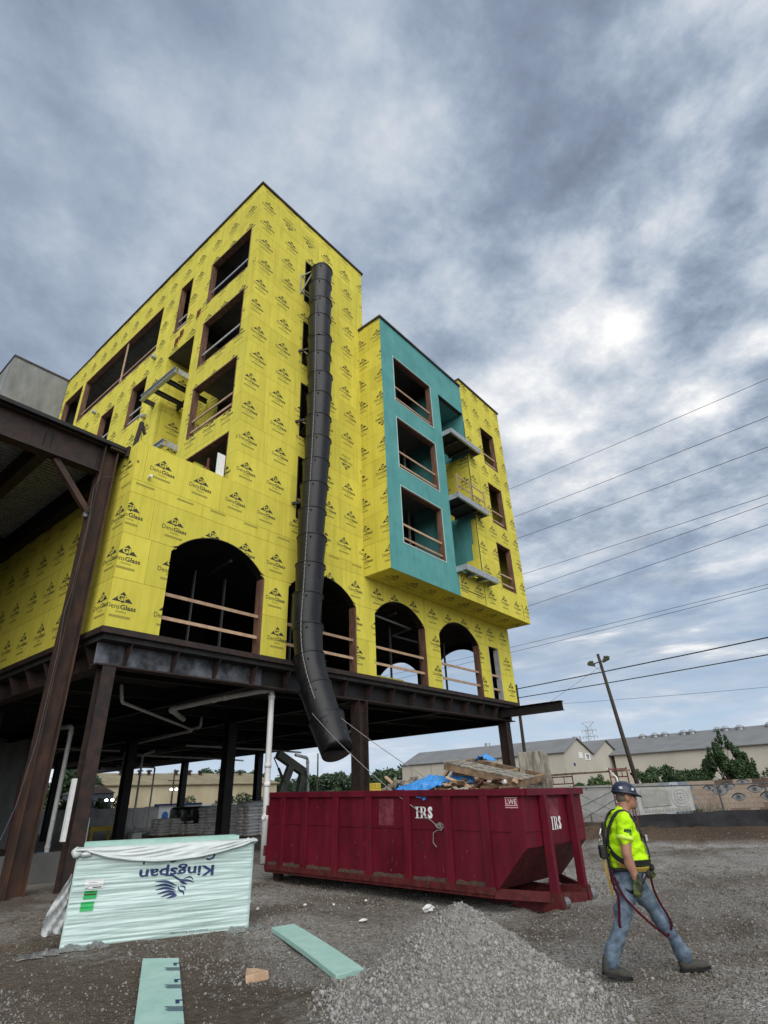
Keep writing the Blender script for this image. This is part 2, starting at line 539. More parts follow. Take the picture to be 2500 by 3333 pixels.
def ground_h(x, y):
    near = np.exp(-((x - 2) ** 2 + (y + 6) ** 2) / 900.0)
    trk = y + 11.2 - .42 * (x - 6) + .5 * np.sin(x * .35)
    for o_ in (-.95, .95, 2.6, 4.4):                    # wheel ruts
        q = (trk - o_) / .17
        near_ = np.clip((x - 2.6) / 1.5, 0, 1)
        h0 = -.045 * np.exp(-q * q) + .022 * np.exp(-(np.abs(q) - 1.7) ** 2 * 2.5)
        ruts = h0 * near_ if o_ == -.95 else ruts + h0 * near_
    h = gz_np(x, y) + near * ruts + near * ((fbm(x * .55, y * .55, 3) - .5) * .10 + (fbm(x * 2.3 + 9, y * 2.3, 3) - .5) * .05)
    # muddy bank in front of the silt fence
    s = (x - 20.2) + (y + 4.6) * .40
    h = h + .16 * np.exp(-(s / 2.2) ** 2) * (1 / (1 + np.exp(-(x - 15)))) * (.5 + fbm(x * 1.3, y * 1.3, 4))
    return h
def axis(lo, hi, flo, fhi, fine, grow=1.35, start=.3):
    mid = list(np.arange(flo, fhi + 1e-6, fine))
    a = []; p = flo; d = start
    while p > lo:
        p -= d; d *= grow; a.append(max(p, lo))
    b = []; p = mid[-1]; d = start
    while p < hi:
        p += d; d *= grow; b.append(min(p, hi))
    return np.array(sorted(set(a)) + mid + b)
def build_ground():
    xs = axis(-2500, 2500, -7, 26, .11)
    ys = axis(-2500, 2500, -13.5, 6, .09)
    X, Y = np.meshgrid(xs, ys, indexing='ij')
    Z = ground_h(X, Y)
    nx, ny = X.shape
    v = np.stack([X.ravel(), Y.ravel(), Z.ravel()], 1)
    i = np.arange(nx - 1)[:, None] * ny + np.arange(ny - 1)[None]
    f = np.stack([i, i + ny, i + ny + 1, i + 1], -1).reshape(-1, 4)
    m = bpy.data.materials.new('gravelly_dirt')
    m.use_nodes = True
    w = NT(m.node_tree)
    b = m.node_tree.nodes['Principled BSDF']
    b.inputs['Roughness'].default_value = .95
    b.inputs['Specular IOR Level'].default_value = .15
    geo = w.n('ShaderNodeNewGeometry')
    p = geo.outputs['Position']
    patch = w.noise(p, .33, 8, .60, .8)
    fine = w.noise(p, 9, 8, .7)
    vor = w.n('ShaderNodeTexVoronoi'); w.link(p, vor.inputs['Vector']); vor.inputs['Scale'].default_value = 38
    vor2 = w.n('ShaderNodeTexVoronoi'); w.link(p, vor2.inputs['Vector']); vor2.inputs['Scale'].default_value = 17
    stone = w.ramp(vor.outputs['Color'], [(0.0, (.12, .112, .102)), (.5, (.245, .234, .218)), (1.0, (.41, .396, .374))])
    dirt = w.ramp(fine, [(.30, (.070, .055, .042)), (.70, (.155, .128, .101))])
    sx = w.n('ShaderNodeSeparateXYZ'); w.link(p, sx.inputs[0])
    # reddish bare soil far right, near the silt fence
    q = w.math('ADD', sx.outputs[0], w.math('MULTIPLY', sx.outputs[1], .40))
    q = w.math('ADD', q, w.math('MULTIPLY', w.noise(p, .8, 5, .6), 3.0))
    soil = w.ramp(w.math('MULTIPLY', w.math('SUBTRACT', q, 14.3), .5, True), [(0, (0, 0, 0)), (1, (1, 1, 1))])
    cover = w.math('ADD', w.math('MULTIPLY', w.math('SUBTRACT', patch, .425), 5.2), w.math('MULTIPLY', w.math('SUBTRACT', fine, .5), 1.6))
    cover = w.math('ADD', cover, .28, True)
    lft = w.math('MULTIPLY', w.math('SUBTRACT', 3.0, w.math('ADD', sx.outputs[0], w.math('MULTIPLY', sx.outputs[1], -.15))), .16, True)   # damper earth towards the building's left
    cover = w.math('SUBTRACT', cover, w.math('MULTIPLY', lft, .8), True)
    col = w.mix(cover, dirt, stone)
    red = w.ramp(fine, [(.3, (.050, .034, .023)), (.7, (.135, .095, .066))])
    col = w.mix(soil, col, red)
    deck_bounce = w.math('MULTIPLY', w.math('MULTIPLY', w.math('SUBTRACT', sx.outputs[1], .3), .5, True), w.math('MULTIPLY', w.math('SUBTRACT', 24.0, sx.outputs[0]), .3, True))  # ground colour lightened under the deck to bounce light onto the bag stacks
    col = w.mix(w.math('MULTIPLY', deck_bounce, .75), col, w.ramp(fine, [(.3, (.26, .235, .20)), (.7, (.36, .33, .29))]))
    big = w.noise(p, .16, 3, .5)
    col = w.mix(1.0, col, w.ramp(big, [(.32, (.80, .79, .77)), (.66, (1.38, 1.37, 1.35))]), 'MULTIPLY')
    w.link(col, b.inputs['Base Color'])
    hgt = w.math('ADD', w.math('MULTIPLY', vor.outputs['Distance'], -.7), w.math('MULTIPLY', fine, .9))
    hgt = w.math('ADD', hgt, w.math('MULTIPLY', vor2.outputs['Distance'], -.4))
    bn = w.n('ShaderNodeBump'); bn.inputs['Strength'].default_value = 1.0; bn.inputs['Distance'].default_value = .035
    w.link(hgt, bn.inputs['Height']); w.link(bn.outputs[0], b.inputs['Normal'])
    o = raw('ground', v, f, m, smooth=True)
    tag(o, 'gravelly brown dirt ground of the building site', 'ground', kind='structure')
build_ground()

_ico_v = None
def pebble_base():
    t = (1 + 5 ** .5) / 2
    v = np.array([(-1, t, 0), (1, t, 0), (-1, -t, 0), (1, -t, 0), (0, -1, t), (0, 1, t), (0, -1, -t), (0, 1, -t), (t, 0, -1), (t, 0, 1), (-t, 0, -1), (-t, 0, 1)], float)
    v /= np.linalg.norm(v[0])
    f = np.array([(0, 11, 5), (0, 5, 1), (0, 1, 7), (0, 7, 10), (0, 10, 11), (1, 5, 9), (5, 11, 4), (11, 10, 2), (10, 7, 6), (7, 1, 8), (3, 9, 4), (3, 4, 2), (3, 2, 6), (3, 6, 8), (3, 8, 9), (4, 9, 5), (2, 4, 11), (6, 2, 10), (8, 6, 7), (9, 8, 1)])
    return v, f
def pebbles(name, P, size, mats, weights, parent=None, flat=.62, seed=1):
    rs = np.random.RandomState(seed)
    bv, bf = pebble_base()
    n = len(P)
    q = rs.normal(size=(n, 4)); q /= np.linalg.norm(q, axis=1)[:, None]
    a, b, c, d = q.T
    Rm = np.stack([np.stack([1 - 2 * (c * c + d * d), 2 * (b * c - a * d), 2 * (b * d + a * c)], -1),
                   np.stack([2 * (b * c + a * d), 1 - 2 * (b * b + d * d), 2 * (c * d - a * b)], -1),
                   np.stack([2 * (b * d - a * c), 2 * (c * d + a * b), 1 - 2 * (b * b + c * c)], -1)], 1)
    V = bv[None] * (1 + rs.uniform(-.28, .28, size=(n, 12, 1)))
    V = V * np.stack([np.ones(n), rs.uniform(.55, 1, n), rs.uniform(.4, flat + .2, n)], 1)[:, None]
    V = np.einsum('nij,nkj->nki', Rm, V) * size[:, None, None] + P[:, None]
    F = (bf[None] + (np.arange(n) * 12)[:, None, None]).reshape(-1, 3)
    mi = np.repeat(rs.choice(len(mats), n, p=weights), 20)
    return raw(name, V.reshape(-1, 3), F, mats, parent, mi=mi)
PEBP = [M('pile_stone_a', (.26, .25, .233), (.325, .312, .292), 8, .95, spec=.15), M('pile_stone_b', (.155, .147, .135), (.205, .196, .181), 8, .95, spec=.15),
        M('pile_stone_pale', (.33, .32, .30), (.40, .39, .368), 8, .95, spec=.15), M('pile_stone_brown', (.15, .125, .10), (.20, .17, .14), 8, .95, spec=.15)]
PEBG = [M('ground_stone_a', (.185, .174, .158), (.245, .233, .215), 8, .95, spec=.1), M('ground_stone_b', (.115, .107, .096), (.165, .155, .141), 8, .95, spec=.1),
        M('ground_stone_pale', (.25, .24, .22), (.31, .30, .28), 8, .95, spec=.1), M('ground_stone_brown', (.095, .075, .058), (.14, .115, .092), 8, .95, spec=.1)]
def build_pile():
    cx, cy, h, Rp = -.02, -9.36, .755, 1.10
    t = thing('gravel_pile', 'cone shaped heap of grey crushed stone in the foreground', 'gravel pile', (cx, cy, 0))
    rs = np.random.RandomState(3)
    nr, na = 46, 120
    rr = np.linspace(0, 1, nr) ** .9 * 2.0
    A, Rr = np.meshgrid(np.linspace(0, 2 * np.pi, na, endpoint=False), rr, indexing='ij')
    def hz(x, y):
        r = np.hypot(x, y); a = np.arctan2(y, x)
        re = r * (1 + .07 * np.sin(a * 2 + .6) + .05 * np.sin(a * 5 + 2))
        z = h * (1 - re / Rp)
        z = np.where(re < .07, h * (1 - .07 / Rp) + (.07 - re) * .35, z)
        sk = .175 * np.exp(-np.maximum(re - .74 * Rp, 0) / .20) * 1.15 - .014
        z = np.maximum(z, np.where(re > .5, np.minimum(sk, h * (1 - re / Rp) + .12 + .0 * re), z))
        z = np.maximum(z, np.where(re > .72 * Rp, sk, -1))
        slump = .07 * np.exp(-((a - 3.9) / .35) ** 2) * np.clip(re / .4, 0, 1) * np.clip((1.15 - re) / .4, 0, 1)
        dig = .06 * np.exp(-((a + 2.1) / .3) ** 2) * np.clip(re / .3, 0, 1) * np.clip((.9 - re) / .3, 0, 1)
        return z + slump - dig + (fbm(x * 3.2 + 40, y * 3.2 + 40, 4) - .5) * .12 * np.clip(re / .25, .15, 1)
    x = Rr * np.cos(A); y = Rr * np.sin(A); z = hz(x, y)
    z = z - np.clip(Rr - 1.12, 0, 1) * .16
    z = np.where(Rr > 1.9, -.16, z)
    v = np.stack([x.ravel() + cx, y.ravel() + cy, z.ravel()], 1)
    i = np.arange(na)[:, None]; j = np.arange(nr - 1)[None]
    f = np.stack([i * nr + j, ((i + 1) % na) * nr + j, ((i + 1) % na) * nr + j + 1, i * nr + j + 1], -1).reshape(-1, 4)
    raw('mound', v, f, M('mound_fines', (.16, .152, .14), (.27, .257, .237), 26, .95, .8, 60, spec=.1), t, smooth=True)
    n = 42000
    r = np.sqrt(rs.rand(n)) * 1.5; a = rs.rand(n) * 2 * np.pi
    keep = rs.rand(n) < np.clip((1.45 - r) / .45, .10, 1)
    r, a = r[keep], a[keep]
    x, y = r * np.cos(a), r * np.sin(a)
    s = np.clip(rs.lognormal(-4.88, .50, len(r)), .003, .030) * np.clip(.75 + .5 * r, .8, 1.4)
    P = np.stack([x + cx, y + cy, np.maximum(hz(x, y) - np.clip(r - 1.12, 0, 1) * .16, ground_h(x + cx, y + cy)) + s * .25], 1)
    o = pebbles('crushed_stone', P, s, PEBP, [.56, .30, .09, .05], t, seed=8)
    o['kind'] = 'stuff'
build_pile()

def build_gravel():
    rs = np.random.RandomState(11)
    # loose stones, denser near the camera, thinning out with distance
    P, S = [], []
    for n, rmin, rmax, s0 in ((26000, 3.2, 8, -4.95), (30000, 7, 14, -4.55), (14000, 13, 26, -4.15)):
        r = rs.uniform(rmin, rmax, n); a = rad(38.9) + rs.uniform(-.66, .66, n)
        x = -5.64 + r * np.cos(a); y = -13.18 + r * np.sin(a)
        k = (fbm(x * .5 + 3, y * .5, 4) > .45) | (rs.rand(n) < .22)
        k &= ~((y > -1) & (x > -2))
        k &= ((x + .02) ** 2 + (y + 9.36) ** 2) > 1.2
        x, y = x[k], y[k]
        s = np.clip(rs.lognormal(s0, .42, len(x)), .003, .03)
        P.append(np.stack([x, y, ground_h(x, y) + s * .15], 1)); S.append(s)
    o = pebbles('gravel', np.concatenate(P), np.concatenate(S), PEBG, [.44, .32, .05, .19], seed=21)
    tag(o, 'loose grey gravel strewn over the dirt', 'gravel', kind='stuff')
build_gravel()
# ------------------------------------------------------------------ building: numbers (metres, x right along the front, y back, z up)
A_, ZB, ZP, ZS, ZT, ZT1, ZT2 = 3.117, 5.526, 10.76, 9.161, 25.94, 21.708, 22.204
D_, XT, XR, XM, XTR, YL = 1.323, 9.223, 20.264, 16.01, 9.52, 19.23
Zv = Vector((0, 0, 1))


def op(u0, u1, z0, z1, rise=0.0):
    return dict(u0=u0, u1=u1, z0=z0, z1=z1, rise=rise)
def op_top(o, u):
    if not o['rise']:
        return o['z1']
    w = (o['u1'] - o['u0']) / 2; r = o['rise']
    Rr = (w * w + r * r) / (2 * r)
    x = u - (o['u0'] + o['u1']) / 2
    return o['z1'] + math.sqrt(max(Rr * Rr - x * x, 0)) - (Rr - r)
def cells(u0, u1, z0, z1, ops, nar=20):
    ops = [o for o in ops if o['u1'] > u0 and o['u0'] < u1 and o['z0'] < z1 and o['z1'] + o['rise'] > z0]
    if not ops:
        return [((u0, z0), (u1, z0), (u1, z1), (u0, z1))]
    us = {u0, u1}
    for o in ops:
        for k in (o['u0'], o['u1']):
            if u0 < k < u1: us.add(k)
        if o['rise']:
            for i in range(nar + 1):
                k = o['u0'] + (o['u1'] - o['u0']) * i / nar
                if u0 < k < u1: us.add(k)
    us = sorted(us)
    out = []
    for a, b in zip(us, us[1:]):
        if b - a < 1e-5: continue
        mid = (a + b) / 2
        bl = sorted([(o['z0'], o) for o in ops if o['u0'] < mid < o['u1']], key=lambda t: t[0])
        ca = cb = z0
        for lo, o in bl:
            if lo > max(ca, cb) + 1e-4:
                hi = min(lo, z1)
                out.append(((a, ca), (b, cb), (b, hi), (a, hi)))
            ca = max(ca, min(op_top(o, a), z1)); cb = max(cb, min(op_top(o, b), z1))
        if min(ca, cb) < z1 - 1e-4:
            out.append(((a, ca), (b, cb), (b, z1), (a, z1)))
    return out


def clip_poly(poly, quad):
    """Sutherland-Hodgman, quad counter-clockwise"""
    out = list(poly)
    for i in range(len(quad)):
        ax, ay = quad[i]; bx, by = quad[(i + 1) % len(quad)]
        if abs(ax - bx) + abs(ay - by) < 1e-7: continue
        inp, out = out, []
        for j in range(len(inp)):
            px, py = inp[j]; qx, qy = inp[(j + 1) % len(inp)]
            sp = (bx - ax) * (py - ay) - (by - ay) * (px - ax)
            sq = (bx - ax) * (qy - ay) - (by - ay) * (qx - ax)
            if sp >= 0: out.append((px, py))
            if (sp >= 0) != (sq >= 0):
                t = sp / (sp - sq)
                out.append((px + (qx - px) * t, py + (qy - py) * t))
        if len(out) < 3: return []
    return out


# the board print: triangle with two letters, maker's wordmark, small word, grey code bar (origin at the apex)
LOGO = []
LOGO += [((( -.265, -.255), (.265, -.255), (0, 0)), 0)]
LOGO += [(((-.035, -.255), (0, -.295), (.035, -.255)), 0)]
LOGO += [(t, 1) for t in text_fit('GP', -.135, .145, -.232, -.085, .03)]
LOGO += [(t, 0) for t in text_fit('Dens', -.37, -.045, -.442, -.315, .004)]
LOGO += [(t, 0) for t in text_fit('Glass', -.03, .37, -.442, -.315, .026)]
LOGO += [(t, 0) for t in text_fit('Sheathing', -.12, .13, -.535, -.475, .002, res=1)]
for k in range(11):
    LOGO += [(((-.265 + k * .048, -.655), (-.222 + k * .048, -.655), (-.222 + k * .048, -.595)), 2),
             (((-.265 + k * .048, -.655), (-.222 + k * .048, -.595), (-.265 + k * .048, -.595)), 2)]


def boards(parent, O, U, V, N, u0, u1, v0, rows, ops, seed=1, mat='yellow', flips=(), stag=0.0, logos=True, L=2.44, name='sheathing_panel', bias=0.0):
    """lay sheathing boards over a wall face; each board is its own part with its print as a sub-part"""
    rs = random.Random(seed)
    O, U, V, N = Vector(O), Vector(U), Vector(V), Vector(N)
    def P(u, v, n): return O + U * u + V * v + N * n
    z = v0
    for ri, hgt in enumerate(rows):
        off = (stag + ri * 1.22 * (1 if ri % 2 else .5) + rs.uniform(-.12, .12)) % L
        u = u0 - off
        while u < u1 - .01:
            a, b = max(u, u0), min(u + L, u1)
            if b - a < .03:
                u += L; continue
            g = .0045
            cs = cells(a + g, b - g, z + g, z + hgt - g, ops)
            if not cs:
                u += L; continue
            n0 = rs.uniform(0, .0025) + bias
            untouched = len(cs) == 1 and abs((cs[0][1][0] - cs[0][0][0]) - (b - a - 2 * g)) < 1e-4 and abs((cs[0][2][1] - cs[0][1][1]) - (hgt - 2 * g)) < 1e-4
            comps = []                                  # an opening may cut a board into separate pieces
            for q in cs:
                hit = [c for c in comps if any((abs(q[0][0] - p[1][0]) < 1e-5 or abs(q[1][0] - p[0][0]) < 1e-5) and max(min(q[0][1], q[1][1]), min(p[0][1], p[1][1])) < min(q[2][1], p[2][1]) - 1e-4 for p in c)]
                m = [q]
                for c in hit:
                    m = c + m; comps.remove(c)
                comps.append(m)
            for comp in comps:
                mb = MB()
                for q in comp:
                    f = [P(x, y, n0) for x, y in q]; bk = [P(x, y, n0 - .014) for x, y in q]
                    mb.add(f, [(0, 1, 2, 3)])
                    for i, j in ((0, 1), (2, 3)):
                        mb.add([f[i], f[j], bk[j], bk[i]], [(0, 1, 2, 3)])
                    for i, j in ((1, 2), (3, 0)):
                        x = q[i][0]
                        edge = abs(x - a - g) < 1e-4 or abs(x - b + g) < 1e-4 or any(abs(x - o['u0']) < 1e-5 or abs(x - o['u1']) < 1e-5 for o in ops)
                        if edge: mb.add([f[i], f[j], bk[j], bk[i]], [(0, 1, 2, 3)])
                bo = mb.build(name, MT[mat], parent)
                if not logos: continue
                pm = MB()
                flip = (ri in flips) or hash((ri, round(u, 1), seed)) % 29 == 0
                rl = random.Random(int(u * 100) + ri * 977 + seed * 31)
                ztop = z + (hgt if hgt > 1.0 else 1.22) - .29 + rl.uniform(-.03, .03)
                lu = u + .61 + rl.uniform(-.1, .1)
                for k in range(2):
                    cx = lu + 1.22 * k
                    bb = (cx - .38, ztop - .67, cx + .38, ztop)
                    if bb[2] < a or bb[0] > b: continue
                    if flip: bb = (cx - .38, ztop - .62, cx + .38, ztop + .05)
                    inside = untouched and bb[0] > a + g and bb[2] < b - g and bb[1] > z + g and bb[3] < z + hgt - g
                    for tri, mi in LOGO:
                        if flip:
                            t2 = [(cx - x, ztop - .62 - y) for x, y in tri]
                        else:
                            t2 = [(cx + x, ztop + y) for x, y in tri]
                        polys = [t2] if inside else [c for c in (clip_poly(t2, q) for q in comp) if c]
                        for c in polys:
                            pm.add([P(x, y, n0 + (.0035 if mi == 1 else .002)) for x, y in c], [tuple(range(len(c)))], mi)
                if pm.f:
                    pm.build('printed_lettering', [MT['ink'], MT[mat], MT['greyink']], bo)
            u += L
        z += hgt


def wallback(parent, O, U, V, N, u0, u1, v0, v1, ops, n0=-.02, n1=-.22, name='wall', mat='gyp'):
    """the framed wall behind the boards, with its openings and their reveals"""
    O, U, V, N = Vector(O), Vector(U), Vector(V), Vector(N)
    def P(u, v, n): return O + U * u + V * v + N * n
    mb = MB()
    for q in cells(u0, u1, v0, v1, ops):
        mb.add([P(x, y, n0) for x, y in q], [(0, 1, 2, 3)])
        mb.add([P(x, y, n1) for x, y in q], [(3, 2, 1, 0)])
    def strip(pts):
        for (a, b) in zip(pts, pts[1:]):
            mb.add([P(*a, n0), P(*b, n0), P(*b, n1), P(*a, n1)], [(0, 1, 2, 3)])
    for o in ops:
        if o['u1'] < u0 or o['u0'] > u1: continue
        strip([(o['u0'], max(o['z0'], v0)), (o['u0'], min(o['z1'], v1))]); strip([(o['u1'], max(o['z0'], v0)), (o['u1'], min(o['z1'], v1))])
        if o['z0'] > v0: strip([(o['u0'], o['z0']), (o['u1'], o['z0'])])
        if o['z1'] < v1:
            n = 20 if o['rise'] else 1
            strip([(o['u0'] + (o['u1'] - o['u0']) * i / n, op_top(o, o['u0'] + (o['u1'] - o['u0']) * i / n)) for i in range(n + 1)])
    strip([(u0, v0), (u1, v0), (u1, v1), (u0, v1), (u0, v0)])
    return mb.build(name, MT[mat], parent)


def bucks(parent, O, U, V, N, o, rails=(.87, .22), sides='LRTB', mat='buck', railmat='lumber', depth=.26, thick=.045, proud=.004, studs=0, studmat='galv'):
    """rough wooden lining of an opening and the guard rails nailed across it"""
    O, U, V, N = Vector(O), Vector(U), Vector(V), Vector(N)
    def bx(a0, a1, b0, b1, c0, c1, name, m):
        c = O + U * (a0 + a1) / 2 + V * (b0 + b1) / 2 + N * (c0 + c1) / 2
        MB().obox(c, U * (a1 - a0) / 2, V * (b1 - b0) / 2, N * (c1 - c0) / 2).build(name, MT[m], parent)
    u0, u1, z0, z1 = o['u0'] + .003, o['u1'] - .003, o['z0'] + .003, o['z1'] - .003
    if 'L' in sides: bx(u0, u0 + thick, z0, z1, -depth, proud, 'jamb_board', mat)
    if 'R' in sides: bx(u1 - thick, u1, z0, z1, -depth, proud, 'jamb_board', mat)
    if 'T' in sides: bx(u0 + thick + .001, u1 - thick - .001, z1 - thick, z1, -depth, proud - .002, 'head_board', mat)
    if 'B' in sides: bx(u0 + thick + .001, u1 - thick - .001, z0, z0 + thick, -depth, proud - .002, 'sill_board', mat)
    rs = random.Random(int(u0 * 100 + z0 * 7))
    for r in rails:
        zz = z0 + r + rs.uniform(-.03, .03)
        bx(u0 + .02, u1 - .02, zz - .045, zz + .045, -.15, -.11, 'guard_rail', railmat)
    for k in range(studs):
        uu = u0 + (u1 - u0) * (k + .5 + rs.uniform(-.2, .2)) / studs
        bx(uu - .02, uu + .02, z0, z1 + .3, -1.55, -1.46, 'steel_stud', studmat)


BLD = thing('building', 'five storey building clad in yellow sheathing boards, raised on rusty steel columns', 'building', (10, 6, .2))
X_, Y_ = Vector((1, 0, 0)), Vector((0, 1, 0))
FR = ((0, 0, 0), X_, Zv, -Y_)
LF = ((A_, 0, 0), -Y_, Zv, -X_)
PL = ((0, 0, 0), -Y_, Zv, -X_)
BF = ((0, -D_, 0), X_, Zv, -Y_)
BR = ((XT, 0, 0), -Y_, Zv, -X_)

ARCH = [op(1.38, 4.56, ZB - .2, 7.86, .80), op(5.54, 8.75, ZB - .2, 7.86, .78), op(9.77, 12.94, ZB - .2, 7.86, .76), op(13.95, 17.17, ZB - .2, 7.84, .76)]
DOOR = op(18.02, 18.98, ZB - .2, 7.95)
NARW = [op(5.72, 6.72, 10.42, 12.96), op(5.72, 6.72, 13.85, 16.42), op(5.72, 6.72, 17.38, 19.74), op(5.72, 6.72, 20.9, 23.44)]
fops = ARCH + [DOOR] + NARW
# front: lower storey, parapet band, tower
boards(BLD, *FR, 0, XR, ZB, [1.225, 1.225, 1.185], fops, 11, flips=(), stag=.40)
boards(BLD, *FR, 0, XT, ZS, [.39], fops, 12, stag=.3)
boards(BLD, *FR, 0, XT, 9.551, [1.209], fops, 13, stag=-.2)
rows_t = [1.22] * 12 + [.54]
boards(BLD, *FR, A_, XTR, ZP, rows_t, fops, 14, stag=.2)
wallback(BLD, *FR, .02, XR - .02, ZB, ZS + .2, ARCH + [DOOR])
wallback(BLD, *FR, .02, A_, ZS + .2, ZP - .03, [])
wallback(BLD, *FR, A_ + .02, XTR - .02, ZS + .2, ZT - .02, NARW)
# left face of the tower (u = -y)
def yo(y0, y1, z0, z1): return op(-y1, -y0, z0, z1)
BIG = [yo(.5, 3.39, 21.08, 23.58), yo(.56, 3.39, 17.45, 19.93), yo(.55, 3.42, 13.95, 16.40), yo(.56, 3.25, 10.45, 13.0)]
NAR = [yo(4.94, 6.0, 21.06, 24.05), yo(7.87, 9.30, 17.3, 19.74), yo(11.0, 12.42, 17.35, 19.7), yo(14.15, 15.6, 17.3, 19.7)]
LONG = [yo(7.54, 15.98, 21.05, 24.0), yo(16.36, 18.82, 21.1, 24.05)]
REC = yo(4.0, 6.12, 10.0, 19.72)
lops = BIG + NAR + LONG + [REC]
boards(BLD, *LF, -YL, 0, 10.0, [.76] + rows_t, lops, 21, stag=.5)
wallback(BLD, *LF, -YL, -.22, 9.9, ZT - .02, lops)
# recess in the left face
boards(BLD, (A_, 6.12, 0), X_, Zv, -Y_, .0, 1.5, 10.0, [.76] + [1.22] * 7 + [.42], [], 22, stag=1.0)
boards(BLD, (A_ + 1.5, 0, 0), -Y_, Zv, -X_, -6.12, -4.0, 10.0, [.76] + [1.22] * 7 + [.42], [], 23)
MB().box(A_, A_ + 1.52, 3.98, 6.14, 19.73, 19.95).build('recess_ceiling', MT['gyp'], BLD)
# podium left face
boards(BLD, *PL, -26, 0, ZB, [1.225, 1.225, 1.185, .39, 1.209], [], 31, stag=.7)
wallback(BLD, *PL, -26, -.22, ZB, ZP - .03, [])
# bay: left return, soffit, right block
brow = [1.22] * 10 + [.347]
boards(BLD, *BR, .0, D_, ZS, brow, [], 41, stag=.55)
boards(BLD, (0, 0, ZS), X_, -Y_, -Zv, XT, XR, 0, [D_], [], 42, stag=.9)
RW = [op(17.78, 19.22, 10.48, 12.92), op(17.78, 19.22, 14.0, 16.42), op(17.78, 19.22, 17.56, 20.0)]
boards(BLD, *BF, XM, XR, ZS, [1.22] * 10 + [.843], RW, 43, stag=1.4)
boards(BLD, *BF, 13.885, XM, ZS, [1.19], [], 44, stag=.3)
MB().box(XT + .02, XR - .02, -D_ + .25, -.02, ZS + .02, ZS + .2).build('soffit_frame', MT['gyp'], BLD)
TW = [op(10.09, 12.99, 10.45, 12.98), op(10.09, 12.99, 13.88, 16.44), op(10.09, 12.99, 17.38, 19.9)]
SLOT = op(13.72, 16.0, 10.35, 19.86)
tops = TW + [SLOT]
tops_cut = tops + [op(13.88, 16.4, ZS - .1, 10.36)]
mb = MB()
O_, U_, V_, N_ = [Vector(q) for q in BF]
for q in cells(XT, XM - .003, ZS, ZT1, tops_cut):
    f = [O_ + U_ * x + V_ * y + N_ * .003 for x, y in q]; bk = [p - N_ * .014 for p in f]
    mb.add(f, [(0, 1, 2, 3)])
    for i in range(4):
        j = (i + 1) % 4
        mb.add([f[i], f[j], bk[j], bk[i]], [(0, 1, 2, 3)])
tm = mb.build('teal_membrane', MT['teal'], BLD)
tm['label'] = 'teal weatherproof coating brushed over the bay front'
wallback(BLD, *BF, XT + .02, XM, ZS + .02, ZT1 - .02, tops, mat='gyp')
wallback(BLD, *BF, XM, XR - .02, ZS + .02, ZT2 - .02, RW)
MB().box(XM - .02, XM - .004, -D_, 0, ZT1, ZT2 - .01).build('parapet_return', MT['yellow'], BLD)
MB().box(XT + .02, XT + .2, -D_ + .24, -.001, ZS + .2, ZT1 - .02).build('wall', MT['gyp'], BLD)
# recess behind the balconies
boards(BLD, (15.985, 0, 0), -Y_, Zv, -X_, -.6, D_ - .03, 13.9, [1.22, 1.22, .9], [], 45, stag=.4)
MB().box(15.985, 16.2, -D_ + .03, .6, 10.3, 13.9).build('recess_wall', MT['teal'], BLD)
MB().box(15.985, 16.2, -D_ + .03, .6, 17.26, 19.86).build('recess_wall', MT['teal'], BLD)
MB().box(13.70, 16.2, .6, .7, 10.3, 19.9).build('recess_wall', MT['dark'], BLD)
MB().box(13.52, 13.715, -D_ + .03, .6, 10.3, 19.9).build('recess_wall', MT['teal'], BLD)
MB().box(13.5, 16.2, -D_ + .03, .7, 19.87, 19.95).build('recess_ceiling', MT['teal'], BLD)
MB().box(13.72, 15.98, -D_ + .02, .6, 10.2, 10.34).build('recess_floor', MT['slab'], BLD)
# patchy strips of yellow board still showing beside the teal coating
for (z0, z1, y0, y1) in ((10.4, 11.5, -1.30, -.55), (11.5, 12.3, -1.30, -.95), (12.3, 13.6, -1.30, -1.05)):
    MB().box(15.968, 15.984, y0, y1, z0, z1).build('sheathing_panel', MT['yellow'], BLD)
tp = MB()
for (x0, x1, z0, z1) in ((14.05, 14.09, 9.55, 10.30), (13.9, 15.9, 9.52, 9.56), (15.95, 15.99, 9.2, 10.3), (19.62, 19.66, 9.25, 9.95), (19.48, 19.66, 9.95, 9.99), (15.99, 16.02, 10.4, 19.4)):
    tp.box(x0, x1, -D_ - .0065, -D_ - .0045, z0, z1)
tp.build('joint_sealant', MT['ink'], BLD)
# pale trim round the teal windows
for o in TW + [SLOT]:
    mb = MB()
    w = .036
    y0, y1 = -D_ - .016, -D_ - .0045
    mb.box(o['u0'] - w, o['u0'], y0, y1, o['z0'] - w, o['z1'] + w)
    if o is not SLOT:
        mb.box(o['u1'], o['u1'] + w, y0, y1, o['z0'] - w, o['z1'] + w)
        mb.box(o['u0'], o['u1'], y0, y1, o['z0'] - w, o['z0'])
        mb.box(o['u0'], o['u1'], y0, y1, o['z1'], o['z1'] + w)
        mb.build('window_trim', MT['tealedge'], BLD)
for i, o in enumerate(TW): bucks(BLD, *BF, o, rails=(.90, .26), proud=-.012, studs=4 if i == 0 else 2)
for i, o in enumerate(RW): bucks(BLD, *BF, o, rails=(.82, .30), studs=0)
for o in NARW: bucks(BLD, *FR, o, rails=(.85,), mat='steel')
for i, o in enumerate(BIG): bucks(BLD, *LF, o, rails=((.75,), (.72,), (.85, .35), ())[i], railmat=('galv', 'greylumber', 'lumber', 'lumber')[i], studs=3)
for o in NAR: bucks(BLD, *LF, o, rails=(.85, .35), railmat='greylumber')
bucks(BLD, *LF, LONG[0], rails=(.62, .30), railmat='lumber', sides='LTB')
bucks(BLD, *LF, LONG[1], rails=(), sides='LRT')
